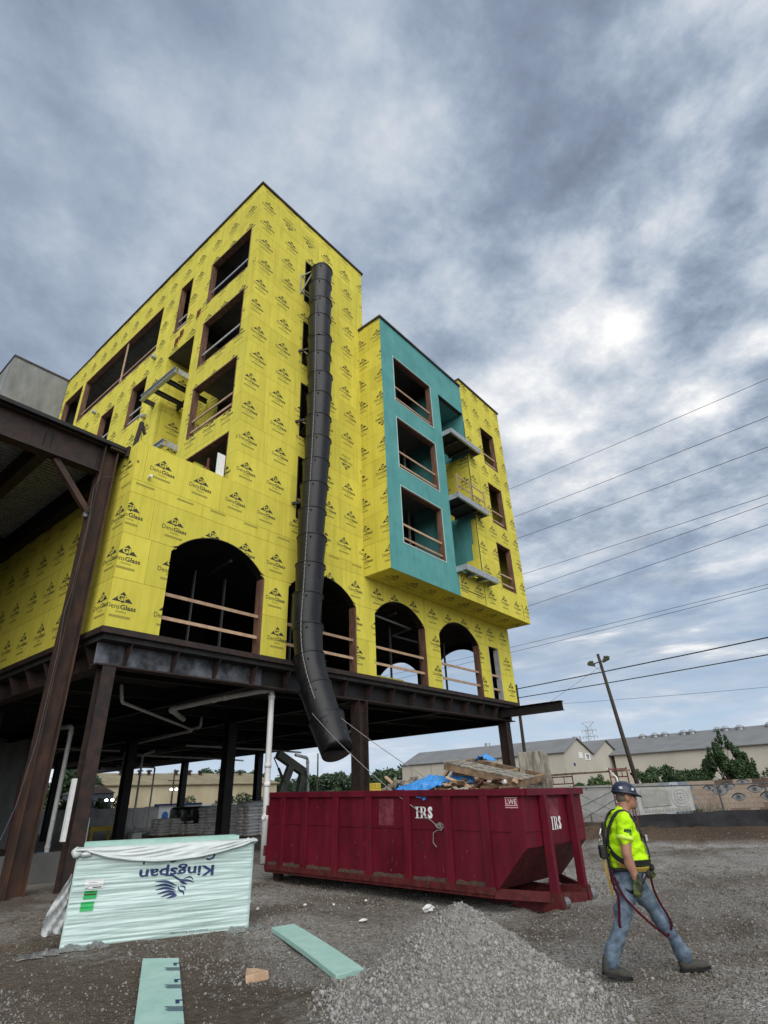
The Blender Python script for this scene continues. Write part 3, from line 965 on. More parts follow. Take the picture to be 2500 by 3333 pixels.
MB().obox((A_ + .08, 11.2, 22.5), (.025, 0, 0), (0, .05, 0), (0, 0, 1.47)).build('mullion_post', MT['lumber'], BLD)
for i, o in enumerate(ARCH):
    oo = dict(o); oo['z0'] = ZB
    bucks(BLD, *FR, oo, rails=(1.12, .52), sides='R', thick=.06, depth=.3, mat='buck', studs=3, studmat='galvdark')
    n = 20                     # thin dark lining of the arch
    mb = MB()
    for k in range(n):
        ua = o['u0'] + (o['u1'] - o['u0']) * k / n; ub = o['u0'] + (o['u1'] - o['u0']) * (k + 1) / n
        za, zb = op_top(o, ua), op_top(o, ub)
        mb.add([(ua, -.003, za - .004), (ub, -.003, zb - .004), (ub, .3, zb - .004), (ua, .3, za - .004),
                (ua, -.003, za - .03), (ub, -.003, zb - .03), (ub, .3, zb - .03), (ua, .3, za - .03)],
               [(0, 1, 2, 3), (7, 6, 5, 4), (0, 4, 5, 1), (3, 2, 6, 7)])
    mb.build('arch_lining', MT['steel'], BLD)
dd = dict(DOOR); dd['z0'] = ZB
bucks(BLD, *FR, dd, rails=(1.1, .5), sides='LR', mat='greylumber')
# parapet caps
def cap(x0, x1, y0, y1, z, h=.11):
    MB().box(x0, x1, y0, y1, z, z + h).build('parapet_cap', MT['cap'], BLD, bevel=.01)
cap(A_ - .07, XTR + .09, -.07, .3, ZT)
cap(A_ - .07, A_ + .3, .302, 15.6, ZT - .002)
cap(A_ - .05, A_ + .3, 15.602, YL + .05, ZT - .06)
cap(XTR - .25, XTR + .09, .302, YL, ZT - .002)
cap(XT - .07, XM - .002, -D_ - .08, -D_ + .3, ZT1)
cap(XT - .07, XT + .28, -D_ + .302, -.0, ZT1 - .002)
cap(XM - .06, XR + .07, -D_ - .07, -D_ + .3, ZT2)
cap(XM - .06, XM + .2, -D_ + .302, .4, ZT2 - .002)
MB().box(.0, A_ - .002, .0, .25, ZP, ZP + .015).build('parapet_cap', MT['yellow'], BLD)
# floors, roofs, hidden walls
def slab(x0, x1, y0, y1, z1, h=.24, name='floor_slab', m='slab'):
    MB().box(x0, x1, y0, y1, z1 - h, z1).build(name, MT[m], BLD)
for z in (10.36, 13.84, 17.3):
    slab(A_ + 1.55, XR - .3, .24, YL - .1, z)
    slab(A_ + .24, A_ + 1.54, .24, 3.96, z); slab(A_ + .24, A_ + 1.54, 6.2, YL - .1, z)
    slab(XT + .25, 13.5, -D_ + .25, .23, z); slab(16.22, XR - .25, -D_ + .25, .23, z)
slab(A_ + .24, XTR - .2, .24, YL - .1, 20.95)
slab(A_ + .24, XTR - .2, .24, YL - .1, 24.75, name='roof_slab')
slab(XT + .25, XR - .2, -D_ + .25, .2, 21.2, name='roof_slab'); slab(XTR, XR - .2, .21, YL - .1, 21.2, name='roof_slab')
slab(.2, A_ - .02, .2, 26, 10.1, name='terrace_slab')
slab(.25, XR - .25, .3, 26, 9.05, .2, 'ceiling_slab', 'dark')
RARCH = [op(1.6, 4.65, ZB - .2, 7.86, .8), op(5.8, 8.9, ZB - .2, 7.86, .8)]
wallback(BLD, (XR, 0, 0), Y_, Zv, X_, 0.22, 26, ZB, ZS + .2, RARCH, 0, -.2, mat='dark')
wallback(BLD, (XR, 0, 0), Y_, Zv, X_, -D_ + .22, YL, ZS + .2, ZT2 - .02, [], 0, -.2, mat='yellow')
wallback(BLD, (XTR, 0, 0), Y_, Zv, X_, .22, YL, 21.0, ZT - .02, [], 0, -.2, mat='yellow')
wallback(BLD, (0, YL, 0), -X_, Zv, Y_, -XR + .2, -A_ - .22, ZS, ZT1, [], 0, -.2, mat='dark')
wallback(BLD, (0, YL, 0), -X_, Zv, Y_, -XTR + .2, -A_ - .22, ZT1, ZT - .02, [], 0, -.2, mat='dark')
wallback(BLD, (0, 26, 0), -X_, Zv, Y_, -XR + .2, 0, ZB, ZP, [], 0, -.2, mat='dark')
# interior partitions that close the views inside
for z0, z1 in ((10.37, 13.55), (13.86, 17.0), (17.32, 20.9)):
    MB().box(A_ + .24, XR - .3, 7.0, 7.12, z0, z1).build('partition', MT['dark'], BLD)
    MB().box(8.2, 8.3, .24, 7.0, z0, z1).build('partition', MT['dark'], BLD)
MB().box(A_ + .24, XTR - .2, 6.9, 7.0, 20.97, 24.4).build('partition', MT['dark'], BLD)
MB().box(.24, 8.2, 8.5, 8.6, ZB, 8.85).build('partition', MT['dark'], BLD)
for i in range(7):
    MB().tube([(1 + i * 2.7, .6, 8.45 - .04 * (i % 3)), (1 + i * 2.7 + .8, 7.5, 8.45 - .04 * (i % 3))], .05, 8).build('ceiling_pipe', MT['galvdark'], BLD)
MB().tube([(9.9, 1.0, 8.3), (13.4, 1.1, 8.15), (13.5, 2.2, 8.1), (17.5, 2.4, 8.2)], .045, 8).build('ceiling_pipe', MT['galv'], BLD)
MB().tube([(10.4, 1.6, 8.1), (11.2, 1.5, 7.9), (11.3, 2.4, 8.1), (12.4, 2.5, 7.9), (12.5, 3.3, 8.1)], .05, 8).build('ceiling_pipe', MT['galv'], BLD)
for k in range(7):
    MB().box(10.2, 11.9, .45, 1.65, ZB + .01 + k * .027, ZB + .034 + k * .027).build('stacked_board', MT['yellowstack'], BLD)
# wall lamps on the left face
for y, z in ((7.37, 20.5), (13.28, 20.39), (7.27, 17.01)):
    mb = MB(); mb.box(A_ - .16, A_ - .004, y - .11, y + .11, z - .08, z + .08); mb.box(A_ - .20, A_ - .155, y - .09, y + .09, z - .06, z + .05)
    mb.build('wall_lamp', MT['galv'], BLD, bevel=.01)
MB().tube([(.42, .02, 9.72), (.40, -.16, 9.74)], .045, 12).build('pipe_stub', MT['pvc'], BLD)

# ------------------------------------------------------------------ balconies
def balcony_front(z):
    x0, x1, yf = 13.72, 16.42, -1.86
    mb = MB(); mb.box(x0, x1, yf, yf + .03, z - .26, z); mb.box(x0, x1, yf + .03, yf + .1, z - .02, z); mb.box(x0, x1, yf + .03, yf + .1, z - .26, z - .24)
    b = mb.build('balcony_frame', MT['galv'], BLD)
    MB().box(x0, x0 + .03, yf + .031, -.9, z - .26, z - .001).build('side_channel', MT['galv'], b)
    MB().box(x1 - .03, x1, yf + .031, -D_ - .01, z - .26, z - .001).build('side_channel', MT['galv'], b)
    if z > 11:
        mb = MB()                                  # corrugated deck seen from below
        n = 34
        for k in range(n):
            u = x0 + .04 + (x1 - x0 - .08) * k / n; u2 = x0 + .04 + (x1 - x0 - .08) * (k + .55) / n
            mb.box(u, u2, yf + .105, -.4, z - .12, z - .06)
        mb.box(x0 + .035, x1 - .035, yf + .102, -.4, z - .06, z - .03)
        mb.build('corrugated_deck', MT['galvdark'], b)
        MB().ibeam((14.6, yf + .11, z - .2), (14.6, -.4, z - .2), .1, .15, .012).build('joist', MT['galvdark'], b)
        MB().ibeam((15.6, yf + .11, z - .2), (15.6, -.4, z - .2), .1, .15, .012).build('joist', MT['galvdark'], b)
    else:
        for x in (14.55, 15.45):
            MB().ibeam((x, yf + .04, z - .22), (x, -D_ - .01, z - .22), .22, .2, .02).build('joist', MT['galv'], b)
        MB().box(x0 + .04, x1 - .04, yf + .105, -D_ - .02, z - .05, z - .01).build('deck_plate', MT['galv'], b)
for z in (17.53, 13.96, 10.45): balcony_front(z)
mb = MB()
for x in (13.85, 15.0, 16.25): mb.beam((x, -1.78, 13.97), (x, -1.78, 15.0), .05, .05, (1, 0, 0))
for z in (14.95, 14.45): mb.beam((13.85, -1.75, z), (16.25, -1.75, z - .02), .03, .08)
mb.build('temporary_rail', MT['lumber'], BLD)
def balcony_left(z):
    x0 = 2.53
    b = MB().ibeam((x0, 3.9, z - .13), (x0, 6.6, z - .13), .16, .27, .016).build('balcony_frame', MT['galv'], BLD)
    MB().box(x0 + .09, A_, 3.9, 3.93, z - .26, z - .005).build('side_channel', MT['galv'], b)
    MB().box(x0 + .09, A_ + .0, 6.57, 6.6, z - .26, z - .005).build('side_channel', MT['steel'], b)
    for y in (4.75, 5.7):
        MB().ibeam((x0 + .02, y, z - .13), (A_ + 1.4, y, z - .13), .12, .2, .014).build('joist', MT['steel'], b)
    MB().ibeam((3.9, 4.0, z - .14), (3.9, 6.1, z - .14), .12, .2, .014).build('joist', MT['steel'], b)
balcony_left(17.44); balcony_left(13.94)

# ------------------------------------------------------------------ raised steel deck under the building
DX, DY = XR, 44.0
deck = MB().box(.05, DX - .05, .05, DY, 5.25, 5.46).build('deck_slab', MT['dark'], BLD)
MB().box(-.06, DX + .04, -.06, .04, 5.38, 5.522).build('edge_plate', MT['rust'], BLD)
MB().box(-.06, .04, .042, DY, 5.38, 5.522).build('edge_plate', MT['rust'], BLD)
MB().box(DX - .06, DX + .04, .042, DY, 5.36, 5.52).build('edge_plate', MT['rust'], BLD)
YB = .42
MB().box(.1, 5.0, YB, YB + .02, 4.74, 5.25).build('beam_web', MT['websteel'], BLD)
MB().box(5.0, DX, YB, YB + .02, 4.74, 5.25).build('beam_web', MT['steel'], BLD)
MB().box(.1, DX, YB - .17, YB + .19, 4.70, 4.738).build('beam_flange', MT['rust'], BLD)
for k in range(16):
    x = .78 + k * 1.262
    g = MB()
    g.prism([(x, .0, 5.375), (x, YB - .003, 5.375), (x, YB - .003, 4.745), (x, YB - .15, 4.745)], (.022, 0, 0))
    g.build('gusset_plate', MT['rust'], BLD)
XB = .42
MB().box(XB, XB + .02, .5, DY, 4.74, 5.25).build('beam_web', MT['rust'], BLD)
MB().box(XB - .17, XB + .19, .5, DY, 4.70, 4.738).build('beam_flange', MT['rust'], BLD)
for k in range(14):
    y = 1.0 + k * 1.2
    MB().prism([(.0, y, 5.375), (XB - .003, y, 5.375), (XB - .003, y, 4.745), (XB - .15, y, 4.745)], (0, .022, 0)).build('gusset_plate', MT['rust'], BLD)
# right edge and cross beams
MB().ibeam((DX - .2, .5, 4.92), (DX - .2, DY, 4.92), .3, .62, .025).build('deck_beam', MT['steel'], BLD)
for x in (4.8, 9.3, 14.6):
    MB().ibeam((x, .65, 4.97), (x, DY, 4.97), .25, .5, .022).build('deck_beam', MT['steel'], BLD)
for k in range(15):
    y = 2.2 + k * 2.8
    MB().ibeam((.65, y, 5.06), (DX - .4, y, 5.06), .16, .34, .016).build('deck_joist', MT['steel'], BLD)
def hcol(x, y, z0, z1, w, axis='x', name='column', m='rust', parent=BLD, t=.025):
    mb = MB()
    h = w / 2
    if axis == 'x':      # flanges face +-y
        mb.box(x - h, x + h, y - h, y - h + t, z0, z1); mb.box(x - h, x + h, y + h - t, y + h, z0, z1); mb.box(x - t / 2, x + t / 2, y - h + t, y + h - t, z0, z1)
    else:
        mb.box(x - h, x - h + t, y - h, y + h, z0, z1); mb.box(x + h - t, x + h, y - h, y + h, z0, z1); mb.box(x - h + t, x + h - t, y - t / 2, y + t / 2, z0, z1)
    mb.box(x - h - .08, x + h + .08, y - h - .08, y + h + .08, z0 - .01, z0 + .03)
    return mb.build(name, MT[m], parent)
hcol(.42, .42, .2, 4.70, .31, 'x', m='rust')
hcol(9.28, .42, .24, 4.70, .42, 'y', m='rust')
hcol(19.45, .45, .24, 4.62, .42, 'x', m='rust')
for x, y in ((9.3, 7.75), (9.3, 15.9), (19.6, 9.6), (19.6, 18.8), (19.6, 27.5), (.9, 9.0), (9.3, 24), (19.6, 36)):
    hcol(x, y, .24, 4.72, .40, 'x', m='steel')
# cantilevered black steel at the front right corner
for x, yf, zc in ((19.05, -2.75, 5.0), (19.62, -2.52, 5.07), (20.18, -2.28, 5.14)):
    MB().ibeam((x, 1.0, zc), (x, yf, zc), .3, .40, .025).build('cantilever_beam', MT['steel'], BLD)
# dark wall closing the ground floor far back on the left
MB().box(-6, 3.4, 17, 17.2, .1, 5.2).build('ground_floor_wall', MT['dark'], BLD)
# concrete plinth by the columns
pl_ = MB().box(-2.2, 1.6, 2.5, 2.8, .05, .85); tag(pl_.build('concrete_kerb_wall', MT['slab']), 'low grey concrete wall behind the two leaning looking rusty columns', 'wall')
# ------------------------------------------------------------------ rusty canopy frame at the left
CAN = thing('steel_canopy', 'rusty steel canopy frame with corrugated deck beside the yellow podium', 'canopy', (-.42, .85, .2))
hcol(-.42, .85, .2, 10.62, .38, 'y', m='rustbright', parent=CAN, t=.03)
MB().box(-.85, .0, .42, 1.28, .02, .2).build('footing', MT['conc'], CAN)
ZC = 10.2
MB().ibeam((-9.5, .85, ZC), (-.63, .85, ZC), .34, .84, .03).build('edge_beam', MT['rust'], CAN)
MB().box(-9.5, .05, .55, 1.15, ZC + .425, ZC + .53).build('edge_angle', MT['steel'], CAN)
kb = MB().beam((-1.68, .85, 9.76), (-.62, .85, 8.58), .15, .15).build('knee_brace', MT['rustbright'], CAN)
MB().box(-.72, -.63, .8, .9, 8.45, 8.75).build('brace_plate', MT['metal'], CAN)
bo = MB()
for xx in (-2.05, -1.88):
    for k in range(5):
        bo.ball((xx, .80, ZC - .18 + k * .09), .018, 6, 4)
for k in range(6): bo.ball((-.70, .80, ZC - .3 + k * .1), .018, 6, 4)
bo.build('bolt_rows', MT['steel'], CAN)
for x in (-1.9, -5.0, -8.2):
    MB().ibeam((x, 1.05, ZC + .02), (x, 26, ZC + .02), .26, .70, .022).build('roof_joist', MT['rust'], CAN)
for y in (9, 17):
    MB().ibeam((-9.5, y, ZC), (.0, y, ZC), .26, .70, .022).build('roof_joist', MT['steel'], CAN)
MB().ibeam((-.16, 1.1, ZC + .02), (-.16, 26, ZC + .02), .26, .75, .022).build('wall_beam', MT['steel'], CAN)
mb = MB()
n = 150
for k in range(n):
    y = 1.1 + k * .166
    mb.box(-9.5, .0, y, y + .085, ZC + .385, ZC + .42)
mb.box(-9.5, .0, 1.1, 26, ZC + .421, ZC + .46)
mb.build('corrugated_deck', MT['galv'], CAN)
for x, y in ((-8.6, .85), (-8.6, 17.0), (-.42, 17.0)):
    hcol(x, y, .2, 9.8, .4, 'y', m='rust', parent=CAN)
MB().box(-9.7, -9.5, 1.0, 26, .1, 10.5).build('side_light_block', MT['dark'], CAN)  # unseen wall added to block light coming in from the left
MB().box(-9.5, -.02, 17.3, 17.5, .1, 10.1).build('back_cladding', MT['dark'], CAN)
# end bracket of the canopy by the parapet corner
mb = MB(); mb.box(-.08, .34, .5, .62, 10.45, 10.78); mb.beam((.1, .55, 10.78), (.18, .55, 11.75), .10, .10, (0, 1, 0)); mb.beam((.18, .55, 11.75), (.32, .55, 11.4), .07, .07, (0, 1, 0)); mb.box(-.5, .0, .58, .75, 10.55, 10.68)
mb.build('end_bracket', MT['rust'], CAN)
cab = [(-.24, .62, 9.75), (-.60, .66, 9.6), (-.66, .70, 9.2), (-.62, .66, 8.4), (-.64, .66, 6.4), (-.69, .66, 5.9), (-.64, .64, 4.9), (-.66, .62, 3.0), (-.80, .55, 1.8), (-1.05, .45, .9), (-1.2, .4, .35)]
tag(MB().tube(cab, .007, 6).build('power_cord', MT['galvdark']), 'thin grey cord taped down the rusty canopy column', 'cord')

# ------------------------------------------------------------------ concrete stair tower
ct = thing('concrete_tower', 'bare grey concrete stair tower behind the far end of the yellow building', 'tower', (.5, 22, .2))
MB().box(.03, 6.0, 19.34, 26.0, .2, 26.0).build('wall', MT['conc'], ct)
MB().box(-.02, 6.05, 19.29, 26.05, 26.0, 26.12).build('roof_cap', MT['cap'], ct)

# ------------------------------------------------------------------ safety line on the terrace
tw = MB().tube([(.3, .4, 10.78), (.3, .4, 11.75), ], .025, 6)
tag(MB().tube([(.18, .6, 11.72), (1.2, 2.3, 11.35), (2.1, 1.2, 11.25), (2.95, .35, 11.05)], .010, 5).build('safety_line', MT['rope']), 'thin grey safety line strung over the terrace parapet', 'rope')
fl = MB().box(2.30, 2.36, .30, .33, 10.78, 11.4)
tag(fl.build('warning_flag', MT['scaff']), 'small red flag hanging on the terrace safety line', 'flag')
tag(MB().box(2.62, 2.9, .28, .31, 10.79, 11.75).build('white_board', MT['white']), 'upright white board behind the terrace parapet', 'board')
for k, (y, z) in enumerate(((3.75, 21.0), (5.0, 20.65), (5.35, 20.42))):
    mb = MB()
    for j in range(3): mb.beam((A_ - .05, y + j * .1, z + .05), (A_ - .05, y + j * .1 + .03, z - .3 - .06 * j), .012, .045, (1, 0, 0))
    tag(mb.build('red_lashing', MT['scaff']), ['red lashing cord by the top corner window', 'red lashing cord below the narrow top window', 'red cord tails hanging lowest on the upper left wall'][k], 'lashing', 'red lashings on the left wall')

# ------------------------------------------------------------------ debris chute
CH = thing('debris_chute', 'long black plastic rubble chute hanging down the front wall', 'rubble chute', (5.7, -.75, 2.8))
ctrl = [(6.05, -.72, 22.35), (5.97, -.74, 20.0), (5.99, -.75, 17.4), (5.99, -.75, 15.0), (5.93, -.76, 12.8), (5.86, -.76, 10.9), (5.78, -.77, 9.1), (5.70, -.78, 7.5), (5.62, -.82, 6.1), (5.56, -1.10, 5.05), (5.54, -1.68, 3.85), (5.41, -2.32, 2.78)]
def catmull(P, n):
    P = [Vector(p) for p in P]
    P = [P[0] * 2 - P[1]] + P + [P[-1] * 2 - P[-2]]
    out = []
    for i in range(1, len(P) - 2):
        for k in range(n):
            t = k / n
            a, b, c, d = P[i - 1], P[i], P[i + 1], P[i + 2]
            out.append(.5 * ((2 * b) + (c - a) * t + (2 * a - 5 * b + 4 * c - d) * t * t + (3 * b - a - 3 * c + d) * t ** 3))
    return out + [P[-2]]
cp = catmull(ctrl, 30)
ln = [0]
for a, b in zip(cp, cp[1:]): ln.append(ln[-1] + (b - a).length)
def at_len(s):
    s = min(max(s, 0), ln[-1])
    i = next((k for k in range(1, len(ln)) if ln[k] >= s), len(ln) - 1)
    t = (s - ln[i - 1]) / max(ln[i] - ln[i - 1], 1e-6)
    return cp[i - 1].lerp(cp[i], t)
NS = 20
seg = ln[-1] / NS
rs_ = random.Random(4)
for k in range(NS):
    s0, s1 = k * seg, (k + 1) * seg + .16
    pts = [at_len(s0 + (s1 - s0) * j / 8) for j in range(9)]
    jx, jy = rs_.uniform(-.045, .045), rs_.uniform(-.03, .03)
    pts = [p + Vector((jx, jy, 0)) for p in pts]
    r0, r1 = .470 + rs_.uniform(-.014, .014), .412 + rs_.uniform(-.012, .012)
    if k == NS - 1: r1 = .41
    rr = [r0 + (r1 - r0) * j / 8 for j in range(9)]
    mb = MB(); mb.tube(pts, rr, 28, cap=False)
    inner = [r - .016 for r in rr]
    mb.tube(pts, inner, 28, cap=False)
    so = mb.build('chute_section', MT['black'], CH, smooth=True)
    MB().tube([pts[0] - (pts[1] - pts[0]) * .12, pts[0] + (pts[1] - pts[0]) * .1, pts[0] + (pts[1] - pts[0]) * .3], [r0 + .004, r0 + .028, r0 + .004], 28, cap=False).build('rim_band', MT['black'], so, smooth=True)
    lug = MB()
    for a in (-2.4, -.9, .6):
        c = pts[1] + Vector((math.cos(a), math.sin(a), 0)) * (r0 + .01)
        lug.ball(c, .032, 6, 4)
    lug.build('lug_bolts', MT['steel'], so)
tp = pts
MB().tube([at_len(0) + Vector((0, 0, .0)), at_len(0) + Vector((0, .02, .06)), at_len(0) + Vector((0, .06, .11)), at_len(0) + Vector((0, .12, .13))], [.455, .445, .36, .1], 28).build('hood', MT['black'], CH, smooth=True)
mb = MB()
mb.beam((5.55, .02, 22.3), (5.72, -.62, 22.3), .05, .05); mb.beam((5.5, .02, 21.15), (5.68, -.75, 22.3), .05, .05); mb.beam((5.5, .02, 22.35), (5.5, .02, 21.1), .06, .06, (1, 0, 0)); mb.beam((5.55, -.02, 21.3), (6.5, -.02, 21.3), .05, .05)
mb.build('support_bracket', MT['galv'], CH)
for z in (10.9, 14.4, 17.9):
    m2 = MB(); m2.beam((5.5, .1, z), (5.8, -.55, z), .06, .10); m2.prism([(5.74, -.02, z - .45), (6.6, -.02, z - .45), (6.6, -.6, z), (5.74, -.6, z)], (0, 0, .02))
    m2.build('support_bracket', MT['steel'], CH)
chain = []
for k in range(420):
    s = ln[-1] * (.12 + .80 * k / 419)
    p = at_len(s); chain.append(p + Vector((-.44, -.24, 0)) + Vector((.008 * math.sin(k * 1.7), 0, .008 * math.cos(k * 1.7))))
lk = MB()
for a, b in zip(chain[::2], chain[1::2]):
    lk.beam(a - (b - a) * .35, b + (b - a) * .35, .018, .022)
lk.build('chain', MT['rope'], CH)

def sag(p, q, s, n=24):
    p, q = Vector(p), Vector(q)
    return [p.lerp(q, i / n) - Vector((0, 0, s * 4 * (i / n) * (1 - i / n))) for i in range(n + 1)]
coil = [Vector((3.70 + .012 * math.sin(t * 1.7), -6.56 + (.05 + .03 * math.sin(t * .37)) * math.cos(t) - .03 * math.sin(t * .21), 1.20 + (.045 + .02 * math.cos(t * .53)) * math.sin(t * 1.03))) for t in [i * .4 for i in range(60)]]
rp = sag((5.05, -1.75, 3.75), (3.715, -5.35, 1.885), .06) + [Vector((3.70, -5.42, 1.84)), Vector((3.70, -5.9, 1.57)), Vector((3.70, -6.4, 1.28))] + coil + [Vector((3.69, -6.42, 1.1)), Vector((3.695, -6.40, .95)), Vector((3.69, -6.47, .88))]
tag(MB().tube(rp, .0075, 6).build('tag_rope', MT['rope']), 'grey rope from the chute mouth down to a knot on the red bin side', 'rope')
tag(MB().tube(sag((5.75, -1.2, 4.25), (5.05, -5.4, 2.0), .06), .008, 6).build('tag_rope', MT['rope']), 'second grey rope slanting from chute to the debris in the red bin', 'rope')

# ------------------------------------------------------------------ pipes under the deck
def pipe(pts, r, label, m='pvc', n=12, fit=True):
    mb = MB(); pts = [Vector(p) for p in pts]
    # rounded corners
    q = [pts[0]]
    for a, b, c in zip(pts, pts[1:], pts[2:]):
        d1, d2 = (a - b), (c - b)
        k = min(r * 2.2, d1.length * .4, d2.length * .4)
        p1, p2 = b + d1.normalized() * k, b + d2.normalized() * k
        for t in (0, .25, .5, .75, 1):
            q.append(p1 * (1 - t) ** 2 + b * 2 * t * (1 - t) + p2 * t * t)
    q.append(pts[-1])
    t = thing('drain_pipe', label, 'pipe', tuple(pts[-1]), 'drain pipes under the deck')
    MB().tube(q, r, n).build('pipe', MT[m], t, smooth=True)
    if fit:
        for a, b, c in zip(pts, pts[1:], pts[2:]):
            for d in (a, c):
                u = (d - b).normalized()
                MB().tube([b + u * r * 2.2, b + u * r * 3.6], r * 1.18, n).build('coupling', MT[m], t, smooth=True)
    return t
t = pipe([(6.6, 7.0, 4.62), (4.85, 5.0, 4.62), (5.0, 2.5, 4.66), (5.65, .7, 4.78), (5.65, .7, 2.4), (5.65, .7, .25)], .085, 'white plastic downpipe in front, running up beside the red bin and along the deck')
MB().tube([(5.65, .7, 1.28), (5.65, .7, 1.42)], .09, 12).build('coupling', MT['pvc'], t); MB().tube([(5.65, .7, 1.33), (5.5, .6, 1.33)], .05, 10).build('cleanout_cap', MT['pvc'], t)
pipe([(2.7, 4.3, 5.1), (2.9, 4.5, 4.62), (8.6, 9.6, 4.62), (8.4, 8.6, 4.62), (8.4, 8.6, 5.1)], .05, 'pale hanging pipe with two upturned ends under the deck')
pipe([(8.8, 9.9, 4.6), (9.7, 17.1, 4.6), (10.7, 19.2, 4.3), (10.7, 19.2, .9), (10.95, 19.1, .75), (10.95, 19.1, .2)], .06, 'pale pipe dropping to an offset bend left of the bag stacks')
pipe([(7.5, 20.3, 4.62), (10.9, 20.3, 4.62)], .05, 'short level pipe under the deck far back')
pipe([(3.55, 12.0, 4.6), (3.47, 9.13, 4.4), (3.47, 9.13, .45), (3.75, 9.0, .3)], .075, 'pale downpipe with a bent foot between the two near columns', )
pipe([(12.0, 18.5, 4.5), (11.35, 18.5, 4.3), (11.35, 18.5, .9), (11.5, 18.4, .75), (11.5, 18.4, .2)], .055, 'pale downpipe nearest the dark bag pallet, with a kinked foot')
pipe([(11.3, 18.9, 4.3), (18.0, 20.2, 4.3), (20.0, 21.0, 4.3)], .05, 'long level pipe hung low under the deck')
pipe([(11.4, 14.4, 4.45), (16.6, 14.4, 4.4), (20.0, 15.2, 4.4)], .05, 'level pipe hung under the right half of the deck')
pipe([(13.0, 22.0, 3.9), (14.3, 22.3, 3.9), (14.3, 22.3, .35), (13.8, 22.3, .35)], .05, 'thin white pipe loop standing behind the bag pallets')
pipe([(8.2, 2.4, 3.1), (8.85, 2.5, 3.02), (8.95, 2.5, .3)], .05, 'grey elbow pipe standing behind the red bin', 'galv')
pipe([(9.75, .9, 4.7), (9.75, .9, 3.9), (9.5, 1.3, 3.75)], .05, 'short hooked grey pipe beside the middle column', 'galv')

# ------------------------------------------------------------------ roll-off bin
L_, W_, H_ = 6.503, 2.293, 1.768
th, pit, rol = -1.590, -.024, -.009
d1 = Vector((math.cos(th), math.sin(th), 0)); n1 = Vector((-d1.y, d1.x, 0))
d2 = d1 * math.cos(pit) + Zv * math.sin(pit); n2 = n1 * math.cos(rol) + Zv * math.sin(rol); z2 = d2.cross(n2).normalized(); n2 = z2.cross(d2)
BM = Matrix(((d2.x, n2.x, z2.x, 3.797), (d2.y, n2.y, z2.y, -1.714), (d2.z, n2.z, z2.z, .136), (0, 0, 0, 1)))
BIN = thing('roll_off_bin', 'maroon steel roll-off waste bin full of scrap under the chute', 'dumpster', mat=BM)
ZF, ZK, XK = .31, .911, 5.906       # floor, kink of the front, foot of the slanted front
def side(y0, y1):
    prof = [(0, ZF), (XK, ZF), (L_, ZK), (L_, H_ - .10), (0, H_ - .10)]
    return MB().prism([(x, y0, z) for x, z in prof], (0, y1 - y0, 0))
side(0, .012).build('side_wall', MT['red'], BIN); side(W_ - .012, W_).build('side_wall', MT['red'], BIN)
MB().box(L_ - .012, L_, .013, W_ - .013, ZK, H_ - .10).build('front_wall', MT['red'], BIN)
MB().prism([(XK, .013, ZF), (L_, .013, ZK), (L_, W_ - .013, ZK), (XK, W_ - .013, ZF)], (-.012, 0, .004)).build('sloped_front', MT['reddark'], BIN)
MB().box(.0, XK, .013, W_ - .013, ZF, ZF + .02).build('floor', MT['reddark'], BIN)
MB().box(-.05, -.002, -.02, W_ + .02, ZF - .03, H_ - .02).build('rear_door', MT['red'], BIN)
for z in (.6, 1.4): MB().tube([(-.06, -.05, z - .1), (-.06, -.05, z + .1)], .03, 8).build('hinge', MT['reddark'], BIN)
MB().box(-.03, L_ + .055, -.055, .055, H_ - .11, H_).build('top_rail', MT['red'], BIN, bevel=.008)
MB().box(-.03, L_ + .055, W_ - .055, W_ + .055, H_ - .11, H_).build('top_rail', MT['red'], BIN, bevel=.008)
MB().box(L_ - .055, L_ + .09, .056, W_ - .056, H_ - .112, H_ - .002).build('top_rail', MT['red'], BIN, bevel=.008)
for k in range(7):
    x = (.49, 1.24, 2.19, 3.12, 4.10, 5.03, 5.80)[k]
    for y0, y1 in ((-.075, -.002), (W_ + .002, W_ + .075)):
        MB().prism([(x - .075, y0, ZF + .03), (x + .075, y0, ZF + .03), (x + .075, y0, H_ - .112), (x - .075, y0, H_ - .112)], (0, y1 - y0, 0)).build('rib', MT['red'], BIN, bevel=.006)
MB().box(0, L_ - .25, -.014, -.003, 1.13, 1.155).build('weld_strip', MT['red'], BIN)
MB().box(L_ + .002, L_ + .014, .02, .54, 1.13, 1.155).build('weld_strip', MT['red'], BIN)
MB().box(L_ + .002, L_ + .014, 1.72, W_, 1.13, 1.155).build('weld_strip', MT['red'], BIN)
MB().box(0, XK, -.085, -.0755, ZF - .06, ZF + .04).build('lower_lip', MT['reddark'], BIN)
# struts and skid
for y in (.60, 1.64):
    s_ = MB().prism([(L_ + .015, y - .05, H_ - .115), (L_ + .14, y - .05, H_ - .115), (L_ + .17, y - .05, .14), (L_ + .03, y - .05, .14)], (0, .10, 0)).build('strut', MT['red'], BIN, bevel=.006)
    MB().prism([(L_ - .75, y - .06, .03), (L_ + .10, y - .06, -.02), (L_ + .22, y - .06, .06), (L_ + .20, y - .06, .27), (L_ - .3, y - .06, .25)], (0, .12, 0)).build('hook_plate', MT['reddark'], s_)
    MB().tube([(L_ + .14, y + .07, .11), (L_ + .14, y + .24, .11)], .085, 16).build('roller', MT['metal'], s_)
    MB().ibeam((.1, y, .20), (L_ - .1, y, .15), .09, .16, .015).build('skid_rail', MT['reddark'], BIN)
MB().prism([(0, -.06, .20), (5.83, -.06, .20), (5.83, -.06, .33), (0, -.06, .33)], (0, .07, 0)).build('long_rail', MT['reddark'], BIN)
